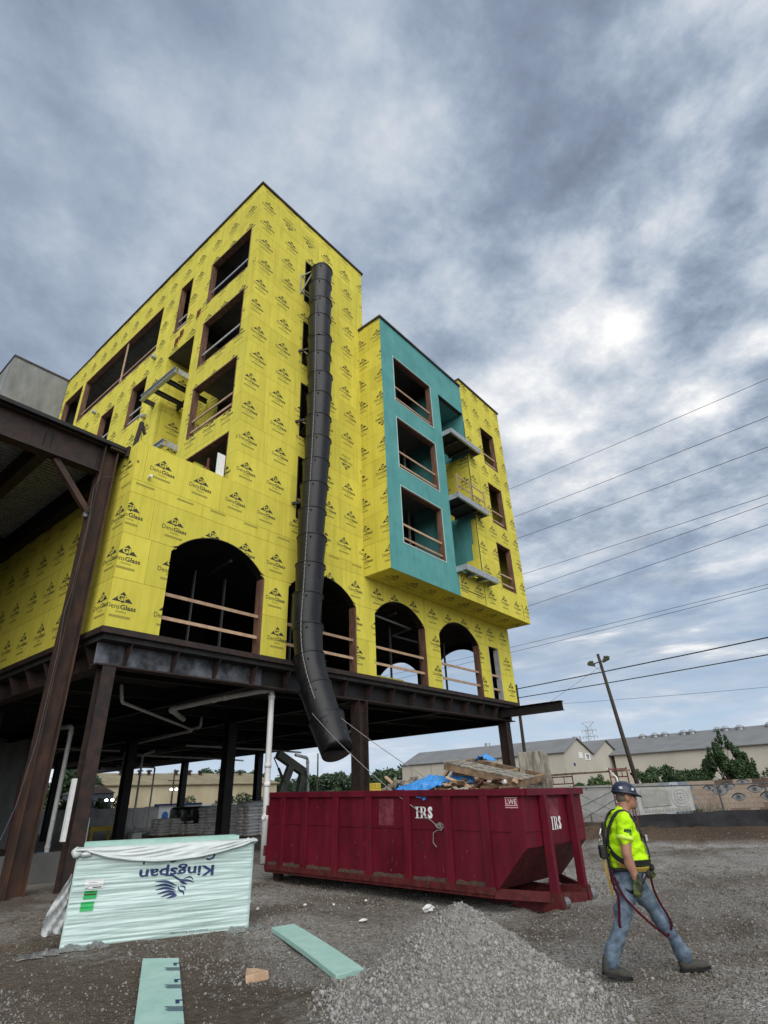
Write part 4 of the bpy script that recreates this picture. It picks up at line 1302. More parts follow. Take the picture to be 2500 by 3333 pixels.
MB().beam((5.83, .0, .265), (L_ + .03, .58, .20), .05, .14).build('angled_rail', MT['reddark'], BIN)
MB().beam((5.83, W_, .265), (L_ + .03, 1.72, .20), .05, .14).build('angled_rail', MT['reddark'], BIN)
MB().beam((5.4, .62, .12), (L_ + .2, 1.5, .10), .1, .16).build('cross_arm', MT['reddark'], BIN)
for x in (.22,):
    for y in (.1, W_ - .2):
        MB().tube([(x, y, .12), (x, y + .12, .12)], .12, 18).build('wheel', MT['rust'], BIN)
# lettering
def plate(tris, to3, name, m, parent):
    mb = MB()
    for t in tris: mb.add([to3(x, y) for x, y in t], [(0, 1, 2)])
    return mb.build(name, MT[m], parent)
def rct(x0, x1, y0, y1): return [((x0, y0), (x1, y0), (x1, y1)), ((x0, y0), (x1, y1), (x0, y1))]
def stencil(x0, w, z0, h):
    """stencilled serif letters I R S filling a box"""
    t = []
    def R(a, b, c, d): t.extend(rct(x0 + a * w, x0 + b * w, z0 + c * h, z0 + d * h))
    R(.06, .16, 0, 1); R(.0, .22, 0, .07); R(.0, .22, .93, 1.0)
    R(.32, .42, 0, 1); R(.27, .45, 0, .07); R(.27, .45, .93, 1.0)
    n = 12
    for i in range(n):
        a, b = -math.pi / 2 + math.pi * i / n, -math.pi / 2 + math.pi * (i + 1) / n
        P = [(x0 + w * (.47 + .155 * math.cos(q) * k), z0 + h * (.73 + .27 * math.sin(q) * (k * .55 + .45 if k < 1 else 1))) for q in (a, b) for k in (1, .42)]
        t.extend([(P[0], P[2], P[3]), (P[0], P[3], P[1])])
    t.extend([tuple((x0 + w * x, z0 + h * y) for x, y in q) for q in (((.47, .46), (.55, .0), (.66, .0)), ((.47, .46), (.66, .0), (.575, .47)))])
    t.extend(text_fit('S', x0 + .73 * w, x0 + w, z0 - .01 * h, z0 + 1.02 * h, .05))
    return t
plate(stencil(4.27, .40, 1.30, .19), lambda x, y: (x, -.0055, y), 'white_lettering', 'white', BIN)
plate(stencil(.95, .37, 1.12, .20), lambda x, y: (L_ + .0055, x, y), 'white_lettering', 'white', BIN)
MB().box(3.36, 3.74, -.004, -.0025, 1.17, 1.62).build('faded_patch', MT['redpatch'], BIN)
MB().box(L_ + .0025, L_ + .004, .76, 1.3, 1.3, 1.60).build('faded_patch', MT['redpatch'], BIN)
MB().box(6.18, 6.44, -.0055, -.0025, 1.47, 1.64).build('sign_plate', M('sign_red', (.26, .012, .02), (.30, .02, .03), 20, .6), BIN)
fr_ = []
for a in ((6.19, 1.48, 6.43, 1.487), (6.19, 1.625, 6.43, 1.632), (6.19, 1.51, 6.43, 1.517)):
    fr_ += [((a[0], a[1]), (a[2], a[1]), (a[2], a[3])), ((a[0], a[1]), (a[2], a[3]), (a[0], a[3]))]
plate(text_fit('LWE', 6.205, 6.415, 1.53, 1.61, .01) + fr_, lambda x, y: (x, -.0075, y), 'sign_lettering', 'label', BIN)
mudm = M('caked_mud', (.040, .022, .016), (.080, .048, .034), 14, .95, .6, 40)
rs_ = random.Random(12)
rb = [-.05, .49, 1.24, 2.19, 3.12, 4.10, 5.03, 5.80]
for a, b in zip(rb, rb[1:]):
    x0, x1 = a + .08, b - .08
    n = 14
    top = [ZF + .055 + .05 * float(fbm(np.array(x0 * 3 + i * .6), np.array(2.0), 3)) + .02 * rs_.random() for i in range(n + 1)]
    mb = MB()
    for i in range(n):
        u, v = x0 + (x1 - x0) * i / n, x0 + (x1 - x0) * (i + 1) / n
        mb.add([(u, -.004, ZF + .01), (v, -.004, ZF + .01), (v, -.0032, top[i + 1]), (u, -.0032, top[i]), (u, -.035, ZF + .01), (v, -.035, ZF + .01)], [(0, 1, 2, 3), (4, 5, 2, 3), (4, 5, 1, 0)])
    mb.build('caked_mud', mudm, BIN)
rs_ = random.Random(9)
sc_ = MB()
for k in range(34):
    x = rs_.uniform(.2, 6.2); z = rs_.uniform(.42, 1.5); a = rs_.uniform(.008, .02); b = rs_.uniform(.015, .07)
    yq = -.0045
    sc_.add([(x - a, yq, z), (x, yq, z - b * .6), (x + a * 1.2, yq, z + .2 * b), (x + a * .2, yq, z + b)], [(0, 1, 2, 3)])
sc_.build('paint_scratches', MT['redpatch'], BIN)

# ------------------------------------------------------------------ scrap in the bin (world coordinates, bin spans x 3.8-6.0, y -1.8 to -8.2)
def fillh(x, y):
    t = (-y - 1.8) / 6.4
    return 1.30 + .42 * np.exp(-((t - .72) / .30) ** 2) * (1 - ((x - 4.9) / 1.9) ** 2)
xs_ = np.linspace(3.86, 5.92, 24); ys_ = np.linspace(-1.9, -8.1, 60)
X0, Y0 = np.meshgrid(xs_, ys_, indexing='ij')
Z0 = fillh(X0, Y0) + (fbm(X0 * 5, Y0 * 5, 4) - .5) * .26
i = np.arange(23)[:, None] * 60 + np.arange(59)[None]
o = raw('rubble', np.stack([X0.ravel(), Y0.ravel(), Z0.ravel()], 1), np.stack([i, i + 60, i + 61, i + 1], -1).reshape(-1, 4),
        M('mixed_rubble', (.07, .055, .04), (.24, .20, .16), 14, .95, .8, 30))
tag(o, 'mixed rubble filling the maroon bin', 'rubble', kind='stuff')
PN = 0
def plank(c, d, L, w, h, label, m='scrapwood', roll=0.0):
    d = Vector(d).normalized(); u = Zv - d * d.z; u = u.normalized() if u.length > .1 else X_
    s = d.cross(u); u2 = u * math.cos(roll) + s * math.sin(roll); s = d.cross(u2)
    mb = MB(); mb.obox(c, d * L / 2, s * w / 2, u2 * h / 2)
    tag(mb.build('wood_plank', MT[m], bevel=.006), label, 'plank', 'scrap wood in the bin')
plank((4.75, -6.08, 2.08), (.12, -.42, .50), .62, .13, .045, 'pale plank sticking up steeply from the middle of the scrap', 'lumber')
plank((4.8, -4.66, 1.93), (.1, -.55, -.45), .55, .10, .04, 'short pale plank leaning at the back end of the scrap', 'lumber')
plank((4.35, -6.45, 1.86), (.1, -1, .02), 1.15, .09, .04, 'long flat grey plank lying in front on the blue sheet', 'greylumber')
plank((4.45, -6.95, 2.02), (.05, -1, .0), .95, .14, .09, 'thick weathered beam under the big wooden frame', 'scrapwood')
plank((4.2, -6.85, 1.86), (.2, -.8, -.32), .75, .10, .04, 'pale plank sloping down beside the blue sheet', 'lumber')
plank((4.25, -7.15, 1.86), (.0, -.6, .35), .5, .16, .05, 'short dark brown plank wedged below the beam', 'buck')
plank((4.3, -7.45, 1.83), (.1, -.9, .12), .6, .14, .06, 'stubby brown block near the front of the scrap', 'scrapwood', .5)
plank((4.4, -7.75, 1.80), (.3, -.7, .1), .4, .12, .07, 'small brown offcut by the front rail', 'scrapwood')
plank((5.3, -5.5, 1.86), (.9, -.5, .05), .9, .12, .05, 'brown plank lying across the rear scrap', 'scrapwood')
plank((4.5, -5.65, 1.80), (.4, -.8, .1), .8, .10, .05, 'dark plank end half buried in rubble', 'buck')
plank((5.5, -6.4, 1.95), (.2, -.9, .15), .9, .12, .05, 'grey plank at the far side of the heap', 'greylumber')
plank((5.2, -7.85, 1.86), (1, .2, .05), .8, .1, .08, 'brown board across the front far corner', 'scrapwood')
rs_ = random.Random(31)
for k in range(26):
    x, y = rs_.uniform(3.95, 4.7), rs_.uniform(-6.0, -8.0)
    a = rs_.uniform(0, 3.1)
    L0 = rs_.uniform(.18, .42)
    plank((x, y, max(float(fillh(x, y)), 1.74) + rs_.uniform(.02, .20)), (math.cos(a), math.sin(a), rs_.uniform(-.25, .35)), L0, rs_.uniform(.05, .11), rs_.uniform(.025, .05),
          'small splintered wood offcut among the scrap in the bin', rs_.choice(['scrapwood', 'scrapwood', 'buck', 'lumber']), rs_.uniform(0, 1))
# big wooden frame lying tilted on the heap
fm = thing('wooden_frame', 'large tilted timber frame lying on top of the scrap', 'timber frame', (4.75, -7.2, 1.95))
c0 = Vector((4.72, -7.22, 2.06)); dl = Vector((.06, -1.0, -.24)).normalized(); dn = Vector((1, .06, .1)).normalized(); du = dn.cross(dl)
if du.z < 0: du = -du
for s_ in (-1, 1):
    MB().obox(c0 + dn * .55 * s_, dl * .80, dn * .03, du * .06).build('long_board', MT['scrapwood'], fm, bevel=.004)
for q in (-.77, -.25, .25, .77):
    MB().obox(c0 + dl * q, dl * .03, dn * .518, du * .055).build('cross_board', MT['scrapwood'], fm)
for q in (-.5, -.3, -.1):
    MB().obox(c0 + dn * q + du * .072, dl * .82, dn * .085, du * .011).build('top_board', MT['plywood'], fm)
pw = MB().obox((5.35, -7.75, 2.05), Vector((.12, -.26, .0)), Vector((.012, .004, 0)), (-.02, 0, .34))
tag(pw.build('plywood_sheet', MT['plywood'], bevel=.004), 'stained plywood sheet standing upright at the front of the scrap', 'plywood')
def tarp(name, grid, label):
    n = len(grid); k = len(grid[0]); F_ = 7
    v = []
    ni, nk = (n - 1) * F_, (k - 1) * F_
    for i in range(ni + 1):
        for j in range(nk + 1):
            a, fa = min(i // F_, n - 2), i / F_ - min(i // F_, n - 2); b, fb = min(j // F_, k - 2), j / F_ - min(j // F_, k - 2)
            p = Vector(grid[a][b]) * (1 - fa) * (1 - fb) + Vector(grid[a + 1][b]) * fa * (1 - fb) + Vector(grid[a][b + 1]) * (1 - fa) * fb + Vector(grid[a + 1][b + 1]) * fa * fb
            q = float(fbm(np.array(i * .35 + grid[0][0][1]), np.array(j * .35), 3)) - .5; q2 = float(fbm(np.array(i * .3 + 20), np.array(j * .4 + 7), 3)) - .5
            v.append(p + Vector((q2 * .06, q * .10, abs(q) * .20 + q2 * .05)))
    me = MB(); me.add(v, [(i * (nk + 1) + j, i * (nk + 1) + j + 1, (i + 1) * (nk + 1) + j + 1, (i + 1) * (nk + 1) + j) for i in range(ni) for j in range(nk)])
    o = me.build(name, MT['tarp'], smooth=False)
    d = o.modifiers.new('t', 'SOLIDIFY'); d.thickness = .006
    tag(o, label, 'tarp')
tarp('blue_sheet', [[(4.4, -5.45, 1.86), (4.35, -5.85, 2.0), (4.4, -6.15, 2.03), (4.5, -6.45, 1.93)], [(4.0, -5.5, 1.84), (3.95, -5.9, 1.90), (4.0, -6.15, 1.94), (4.05, -6.5, 1.86)], [(3.78, -5.52, 1.80), (3.77, -5.9, 1.83), (3.78, -6.2, 1.83), (3.80, -6.4, 1.82)], [(3.71, -5.6, 1.80), (3.705, -5.95, 1.76), (3.705, -6.25, 1.58), (3.72, -6.33, 1.74)]], 'crumpled blue plastic sheet hanging over the bin rim')
tarp('blue_sheet', [[(4.7, -6.25, 1.98), (4.7, -6.5, 2.18), (4.7, -6.75, 2.1)], [(4.5, -6.3, 1.95), (4.45, -6.5, 2.08), (4.45, -6.85, 2.0)], [(4.3, -6.4, 1.86), (4.25, -6.65, 1.9), (4.2, -7.15, 1.86)]], 'second blue plastic scrap tucked under the timber frame')
tarp('blue_sheet', [[(5.0, -6.75, 2.24), (5.0, -6.9, 2.36), (5.0, -7.15, 2.27)], [(4.8, -6.7, 2.26), (4.78, -6.9, 2.33), (4.8, -7.1, 2.24)]], 'small blue plastic tuft on top of the timber frame')
cr = MB()
for k in range(60):
    x, y = rs_.uniform(4.0, 4.8), rs_.uniform(-4.75, -6.0)
    mtx = Matrix.Rotation(rs_.uniform(0, 6), 3, (rs_.random(), rs_.random(), 1))
    q_ = math.exp(-((y + 5.4) / .42) ** 2); cr.ball((x, y, 1.72 + rs_.uniform(.0, .10) + .20 * q_), (rs_.uniform(.07, .16), rs_.uniform(.03, .07), rs_.uniform(.03, .06)), 7, 5, None, mtx)
tag(cr.build('crumpled_canvas', M('dirty_canvas', (.14, .12, .09), (.30, .26, .20), 10, .95, .6, 20)), 'crumpled dirty canvas heaped at the rear of the scrap', 'canvas')
tag(MB().ball((4.15, -7.72, 1.86), (.07, .05, .045), 7, 5).build('paper_scrap', MT['paper']), 'crumpled white paper on the scrap near the front rail', 'paper scrap')
# ------------------------------------------------------------------ wrapped bundle of insulation boards
bx_, by_ = Vector((.899, -.437, -.012)).normalized(), Vector((.437, .899, 0))
bz_ = bx_.cross(by_).normalized()
BUM = Matrix(((bx_.x, by_.x, bz_.x, -1.52), (bx_.y, by_.y, bz_.y, -4.10), (bx_.z, by_.z, bz_.z, .10), (0, 0, 0, 1)))
BU = thing('insulation_bundle', 'upright bundle of mint green insulation boards in wrinkled stretch wrap', 'insulation bundle', mat=BUM)
BL, BH, BD = 2.43, 1.13, .62
def wrapy(x, z):
    r = (fbm(np.asarray(x) * 1.1 + 5, np.asarray(z) * 40, 4) - .5) * .022 + (fbm(np.asarray(x) * .6 + 50, np.asarray(z) * 9 - np.asarray(x) * .7, 3) - .5) * .03
    return -.014 + r
nx_, nz_ = 110, 150
gx = np.linspace(0, BL, nx_); gz_ = np.linspace(0, BH, nz_)
GX, GZ = np.meshgrid(gx, gz_, indexing='ij')
GY = wrapy(GX, GZ)
GY[0], GY[-1] = 0, 0
idx = np.arange(nx_ - 1)[:, None] * nz_ + np.arange(nz_ - 1)[None]
raw('front_wrap', np.stack([GX.ravel(), GY.ravel(), GZ.ravel()], 1), np.stack([idx, idx + nz_, idx + nz_ + 1, idx + 1], -1).reshape(-1, 4), MT['mint'], BU, smooth=True)
for k in range(10):                                # the boards themselves, standing on edge
    MB().box(.004 + (.05 if k > 1 else 0), BL - .004 - (.20 if k > 1 else 0), .032 + k * .0585, .032 + k * .0585 + .056, .02, BH - .012 + (.062 if k > 1 else 0) + .003 * (k % 3)).build('foam_board', MT['mintfoam'], BU)
MB().box(-.01, 0, .01, BD, .0, BH - .02).build('side_wrap', MT['mint'], BU)
MB().box(BL, BL + .01, .01, BD, .0, BH - .02).build('side_wrap', MT['mint'], BU)
def onface(x, z, e=.008): return (x, float(wrapy(x, z)) - e, z)
def rot180(tris, cx, cz): return [tuple((2 * cx - x, 2 * cz - z) for x, z in t) for t in tris]
def drape(tris, name, m, n=2):
    """print lying on the wrinkled wrap"""
    mb = MB()
    def sub(t, k):
        if k == 0: mb.add([onface(*p) for p in t], [(0, 1, 2)]); return
        a, b, c = t
        ab, bc, ca = [((p[0] + q[0]) / 2, (p[1] + q[1]) / 2) for p, q in ((a, b), (b, c), (c, a))]
        for q in ((a, ab, ca), (ab, b, bc), (ca, bc, c), (ab, bc, ca)): sub(q, k - 1)
    for t in tris: sub(t, n)
    return mb.build(name, MT[m], BU)
drape(rot180(text_fit('Kingspan', .83, 1.86, .70, .87, .022), 1.345, .785), 'printed_lettering', 'navy', 1)
drape(rot180(text_fit('GreenGuard', .86, 1.86, .90, 1.02, .02), 1.36, .955), 'printed_lettering', 'navy', 1)
drape(rot180(text_fit('Product with Raised Edge', 1.35, 1.86, .035, .06, .0, res=1), 1.6, .05), 'printed_lettering', 'navy', 0)
# emblem: flying mane strokes with a crouching figure
em = []
def blade(pts, w):
    P = [Vector((x, z, 0)) for x, z in pts]
    L = catmull(P, 5)
    k = len(L)
    for i in range(k - 1):
        t0, t1 = i / (k - 1), (i + 1) / (k - 1)
        d = (L[i + 1] - L[i]).normalized(); nn = Vector((-d.y, d.x, 0))
        w0, w1 = w * math.sin(math.pi * min(1, t0 * .9 + .05)), w * math.sin(math.pi * min(1, t1 * .9 + .05))
        a, b, c, e = L[i] + nn * w0, L[i] - nn * w0, L[i + 1] - nn * w1, L[i + 1] + nn * w1
        em.append(((a.x, a.y), (b.x, b.y), (c.x, c.y))); em.append(((a.x, a.y), (c.x, c.y), (e.x, e.y)))
for q in ([(1.36, .60), (1.22, .66), (1.06, .67)], [(1.35, .575), (1.2, .625), (1.06, .62)], [(1.35, .55), (1.21, .585), (1.08, .57)], [(1.355, .525), (1.24, .545), (1.11, .52)], [(1.365, .505), (1.28, .51), (1.16, .485)], [(1.38, .49), (1.33, .485), (1.24, .462)]):
    blade(q, .014)
blade([(1.30, .715), (1.40, .67), (1.52, .655), (1.60, .625)], .013)
blade([(1.36, .70), (1.43, .64), (1.50, .615)], .014)
blade([(1.38, .60), (1.40, .55), (1.46, .52), (1.47, .48)], .012)
blade([(1.40, .60), (1.47, .58), (1.48, .54)], .009)
blade([(1.44, .68), (1.53, .70), (1.585, .655)], .009)
blade([(1.18, .735), (1.27, .735), (1.36, .70)], .010)
drape(em, 'printed_emblem', 'navy', 0)
def rect(x0, x1, z0, z1, n=4):
    out = []
    for i in range(n):
        for j in range(n):
            a, b = x0 + (x1 - x0) * i / n, x0 + (x1 - x0) * (i + 1) / n; c, d = z0 + (z1 - z0) * j / n, z0 + (z1 - z0) * (j + 1) / n
            out += [((a, c), (b, c), (b, d)), ((a, c), (b, d), (a, d))]
    return out
def sticker(tris, name, m, e):
    mb = MB()
    for t in tris: mb.add([onface(*p, e) for p in t], [(0, 1, 2)])
    return mb.build(name, MT[m], BU)
sl = sticker(rect(.155, .39, .645, .755), 'paper_label', 'label', .010)
bars = []
for k in range(14): bars += rect(.20 + k * .008, .20 + k * .008 + (.004 if k % 3 else .006), .675, .72, 1)
sticker(bars, 'bar_code', 'ink', .0125); sticker(rect(.165, .21, .655, .663, 1) + rect(.26, .37, .655, .667, 1), 'label_print', 'ink', .0125)
sticker(rect(.165, .325, .53, .625), 'green_sticker', 'green', .010); sticker(rect(.15, .31, .395, .50), 'green_sticker', 'green', .010)
sticker(rect(.175, .315, .572, .590, 2), 'sticker_print', 'ink', .0125); sticker(rect(.20, .29, .606, .616, 2), 'sticker_print', 'ink', .0125)
# white film pulled down over the top in a swag
ns, nt = 70, 22
sv = []
for i in range(ns + 1):
    s = i / ns; x = -.03 + (BL + .06) * s
    sagz = .185 * (math.sin(math.pi * min(max((s - .06) / .9, 0), 1)) ** .75) * (1.1 - .22 * s)
    for j in range(nt + 1):
        t = j / nt
        z = BH + .012 - t * (sagz + .035)
        y = -.035 - .028 * math.sin(math.pi * t * .9) - .030 * max(0, (t - .8) / .2) + (float(vnoise(np.array(s * 6.0), np.array(t * 9 + s * 14))) - .5) * .035
        if t < .12: y = -.035 + (1 - t / .12) * .08
        sv.append((x, y, z))
mb = MB(); mb.add(sv, [(i * (nt + 1) + j, (i + 1) * (nt + 1) + j, (i + 1) * (nt + 1) + j + 1, i * (nt + 1) + j + 1) for i in range(ns) for j in range(nt)])
mb.build('film_swag', MT['film'], BU, smooth=True)
roll = []
for i in range(ns + 1):
    s = i / ns; x = -.04 + (BL + .08) * s
    sagz = .185 * (math.sin(math.pi * min(max((s - .06) / .9, 0), 1)) ** .75) * (1.1 - .22 * s)
    roll.append((x, -.085 + .012 * math.sin(s * 25), BH - .018 - sagz))
MB().tube(roll, [.009 + .007 * abs(math.sin(i * .37)) for i in range(ns + 1)], 8).build('film_roll', MT['film'], BU, smooth=True)
def crumple(c, r, seed, name, m, parent=None, label=None, cat=None, flat=.5, n=9):
    rs = random.Random(seed)
    mb = MB(); c = Vector(c)
    mb.ball((0, 0, 0), 1, n, 6)
    mb.v = [(c.x + x * r[0] * rs.uniform(.55, 1.25), c.y + y * r[1] * rs.uniform(.55, 1.25), c.z + z * r[2] * rs.uniform(.4, 1.3)) for x, y, z in mb.v]
    o = mb.build(name, MT[m], parent, smooth=(m == 'film'))
    if label: tag(o, label, cat)
    return o
crumple((-.02, -.03, BH - .05), (.07, .06, .07), 3, 'film_bunch', 'film', BU)
crumple((.10, -.05, BH - .07), (.09, .035, .045), 4, 'film_bunch', 'film', BU)
crumple((BL - .05, .0, BH - .02), (.10, .06, .05), 5, 'film_bunch', 'film', BU)
# film trailing from the left side and shreds round the foot
tv = []
for i in range(17):
    t = i / 16
    for j in range(9):
        q = j / 8
        x = -.012 - (.03 + .29 * t ** 1.1) * (1 - q) * (1 - .25 * max(0, t - .7) / .3); z = .80 - .58 * t - .10 * q * t + .03 * math.sin(q * 5 + t * 4)
        y = .10 - .22 * (1 - q) * t + .05 * math.sin(i * .9 + j * 1.6) + .03 * math.sin(i * 2.3 - j)
        tv.append((x, y, max(z, .03)))
mb = MB(); mb.add(tv, [(i * 9 + j, i * 9 + j + 1, (i + 1) * 9 + j + 1, (i + 1) * 9 + j) for i in range(16) for j in range(8)])
o = mb.build('trailing_film', M('grey_film', (.34, .35, .35), (.48, .49, .48), 7, .5, .5, 14), BU, smooth=True)
sh = M('clear_film', (.62, .64, .63), (.72, .74, .73), 8, .25, .5, 30, trans=.8)
MT['clear'] = sh
for k, (x, y, rx) in enumerate(((.12, -.10, .22), (.42, -.08, .16), (-.12, -.2, .14), (2.34, -.1, .2), (2.55, -.05, .16), (2.2, -.12, .1), (-.3, -.28, .14))):
    rs = random.Random(k + 70)
    g = []
    ni, nj = 12, 9
    ox = rs.uniform(0, 50)
    for i in range(ni + 1):
        for j in range(nj + 1):
            u, v = i / ni - .5, j / nj - .5
            n_ = float(fbm(np.array(u * 5 + ox), np.array(v * 4 + ox), 3)); n2_ = float(fbm(np.array(u * 5 + ox + 9), np.array(v * 4), 2))
            g.append((x + u * 2 * rx * (.7 + .6 * n2_), y + v * .30 * (.35 + 1.3 * n_), .010 + max(0, n_ - .42) * .16 * (1 - 3.4 * v * v) * (1 - 3.0 * u * u)))
    mb = MB(); mb.add(g, [(i * (nj + 1) + j, (i + 1) * (nj + 1) + j, (i + 1) * (nj + 1) + j + 1, i * (nj + 1) + j + 1) for i in range(ni) for j in range(nj)])
    mb.build('film_shred', MT['clear'], BU, smooth=True)

# ------------------------------------------------------------------ loose foam boards on the ground
def foamboard(P0, P1, P2, thick, name, label, bend=0.0):
    P0, P1, P2 = Vector(P0), Vector(P1), Vector(P2)      # two near-end corners and the far corner next to P0
    e1, e2 = P1 - P0, P2 - P0
    n = 12; v = []
    for i in range(n + 1):
        t = i / n
        dz = bend * math.sin(math.pi * t)
        for a in (P0, P1):
            p = a + e2 * t; v += [(p.x, p.y, p.z + dz), (p.x, p.y, p.z + dz - thick)]
    f = []
    for i in range(n):
        a, b = i * 4, (i + 1) * 4
        f += [(a, a + 2, b + 2, b), (a + 1, b + 1, b + 3, a + 3), (a, b, b + 1, a + 1), (a + 2, a + 3, b + 3, b + 2)]
    f += [(0, 1, 3, 2), (n * 4, n * 4 + 2, n * 4 + 3, n * 4 + 1)]
    t = thing(name, label, 'foam board', tuple(P0 - Zv * thick), 'loose foam boards')
    MB().add(v, f).build('foam_slab', MT['mintfoam'], t, bevel=.006)
    return t, P0, e1, e2
fb1, p0, e1, e2 = foamboard((-1.24, -5.66, .125), (-.99, -6.02, .122), (-1.24 - 1.32, -5.66 - 2.25, .075), .05, 'foam_board', 'mint foam board with navy print lying in front of the wrapped bundle')
def onboard(u, v): p = p0 + e1 * u + e2 * v + Zv * .003; return tuple(p)
pr = []
W0 = e1.length; L0 = e2.length
def bprint(s, u0, u1, v0, v1, bold):
    q = [(0, 0), (1, 0), (1, 1), (0, 1)]
    tris = []
    for t in text_fit(s, u0, u1, v0, v1, bold):
        c = clip_poly([(x, 1 - y) for x, y in t][::-1], q)
        for i in range(1, len(c) - 1): tris.append((c[0], c[i], c[i + 1]))
    return tris
mb = MB()
for v0 in (.09, .34, .60, .85):
    for t in bprint('ns', .84, 1.34, 1 - v0 - .045, 1 - v0, .03): mb.add([onboard(*p) for p in t], [(0, 1, 2)])
    for k in range(6):
        a, b = .60 + .03 * (k % 3), 1.0
        vv = v0 + .075 + k * .009
        mb.add([onboard(a, vv), onboard(b, vv), onboard(b, vv + .0035), onboard(a, vv + .0035)], [(0, 1, 2, 3)])
mb.build('printed_lettering', MT['navy'], fb1)
fb2, p0, e1, e2 = foamboard((.68, -5.67, .125), (1.03, -5.75, .125), (-.39, -8.0, .075), .055, 'foam_board', 'bare mint foam board lying between the bundle and the gravel heap', .012)
mb = MB()
for u in (.33, .62):
    for k in range(9):
        a = .05 + k * .1; mb.add([onboard(u, a), onboard(u + .012, a), onboard(u + .012, a + .085), onboard(u, a + .085)], [(0, 1, 2, 3)])
mb.build('score_marks', MT['tealedge'], fb2)

# ------------------------------------------------------------------ litter
wd = MB().prism([(-1.02, -7.33, .03), (-.74, -7.36, .03), (-.76, -7.20, .035), (-.83, -7.10, .04)], (0, .02, .075))
tag(wd.build('wood_offcut', MT['lumber'], bevel=.006), 'small wedge of pale wood on the dirt between the foam boards', 'wood offcut')
crumple((3.13, -6.62, .075), (.13, .10, .055), 12, 'paper_scrap', 'paper', None, 'crumpled white paper on the ground behind the gravel heap', 'paper scrap')
crumple((1.98, -6.24, .06), (.10, .05, .02), 13, 'paper_scrap', 'paper', None, 'small torn white scrap left of the gravel heap', 'paper scrap')
crumple((.85, -4.30, .15), (.09, .06, .06), 14, 'foam_scrap', 'mintfoam', None, 'little mint foam crumb at the right foot of the bundle', 'foam scrap')
crumple((2.2, -10.0, .03), (.10, .07, .05), 15, 'dark_clod', 'asphalt', None, 'dark dirt clod between the worker legs', 'dirt clod')
for k, (x, y) in enumerate(((1.6, -4.2), (2.3, -4.6), (2.6, -5.0), (1.9, -3.6), (3.2, -5.2))):
    crumple((x, y, gz(x, y) + .02), (.035, .025, .018), 20 + k, 'paper_fleck', 'paper', None, 'tiny pale fleck on the dark dirt before the red bin', 'litter')['group'] = 'flecks on the dirt'
gp = thing('printed_foam_offcut', 'dark green printed foam offcut standing by the rear of the red bin', 'foam scrap', (2.7, -1.0, .2))
MB().obox((2.75, -1.0, .36), (.30, -.16, 0), (.02, .03, 0), (0, 0, .13)).build('foam_slab', M('dark_teal_foam', (.03, .13, .12), (.05, .2, .18), 20, .8), gp)

# ------------------------------------------------------------------ pallets of cement bags under the deck
bagm = None
def bagmesh():
    mb = MB(); n = 12
    mb.ball((0, 0, 0), 1, 16, 8)
    def sq(a, p): return math.copysign(abs(a) ** p, a)
    mb.v = [(.36 * sq(x, .45), .24 * sq(y, .45), .07 * sq(z, .8)) for x, y, z in mb.v]
    o = mb.build('bag', MT['bag'], None, smooth=True, local=True)
    me = o.data; bpy.data.objects.remove(o)
    return me
BAGME = bagmesh()
def pallet(x, y, nx, ny, layers, rz, label, film=False, black=False):
    t = thing('bag_pallet', label, 'bag pallet', (x, y, .25), 'pallets of bags under the deck')
    rs = random.Random(int(x * 31 + y * 17))
    pm = MB()
    w, l = nx * .70, ny * .50
    for k in range(3): pm.box(x - w / 2, x + w / 2, y - l / 2 + k * (l - .1) / 2, y - l / 2 + .1 + k * (l - .1) / 2, .25, .35)
    for k in range(7): pm.box(x - w / 2 + k * (w - .09) / 6, x - w / 2 + .09 + k * (w - .09) / 6, y - l / 2, y + l / 2, .351, .375)
    pm.build('pallet', MT['scrapwood'], t)
    for j in range(layers):
        for a in range(nx):
            for b in range(ny):
                o = bpy.data.objects.new('bag', BAGME); COL.objects.link(o); o.parent = t
                o.location = ((a - (nx - 1) / 2) * .70 + rs.uniform(-.03, .03), (b - (ny - 1) / 2) * .49 + rs.uniform(-.02, .02), .19 + j * .128)
                o.rotation_euler = (rs.uniform(-.03, .03), rs.uniform(-.03, .03), rs.uniform(-.08, .08))
    top = .375 + layers * .128
    if film or black:
        m = 'shroud' if black else 'film'
        mb = MB(); mb.ball((0, 0, 0), 1, 20, 8)
        def sq(a, p): return math.copysign(abs(a) ** p, a)
        mb.v = [(x + (w / 2 + .06) * sq(a, .4) * rs.uniform(.96, 1.04), y + (l / 2 + .06) * sq(b, .4) * rs.uniform(.96, 1.04), top - .02 + (.16 if c > 0 else (.9 if black else .12)) * c) for a, b, c in mb.v]
        mb.build('cover_sheet', MT[m], t, smooth=True)
    t.rotation_euler = (0, 0, rz)
    return t
pallet(12.95, 10.5, 2, 2, 10, .05, 'nearest tall pallet of pale cement bags beside the white downpipe', True)
pallet(13.3, 12.3, 2, 2, 10, -.04, 'tall pallet of pale cement bags second from the white downpipe')
pallet(13.5, 14.4, 2, 2, 9, .06, 'pallet of pale cement bags behind the dark deck column', True)
pallet(13.7, 16.3, 2, 2, 9, .0, 'pallet of bags half under black film left of the dark column', False, True)
pallet(12.6, 17.3, 2, 2, 6, .08, 'low bag pallet in front of the black covered one')
pallet(14.3, 18.4, 2, 2, 9, -.05, 'black covered bag pallet farthest to the left', False, True)
tag(crumple((2.9, 8.1, .42), (.25, .2, .17), 41, 'blue_bag', 'bluecloth'), 'crumpled blue plastic by the foot of the downpipe', 'plastic bag')
sw = thing('saw_bench', 'yellow machine bench in the dark behind the left downpipes', 'bench', (9.6, 18.2, .25))
MB().box(8.9, 10.2, 17.9, 18.5, .75, .95).build('bench_top', MT['machyellow'], sw)
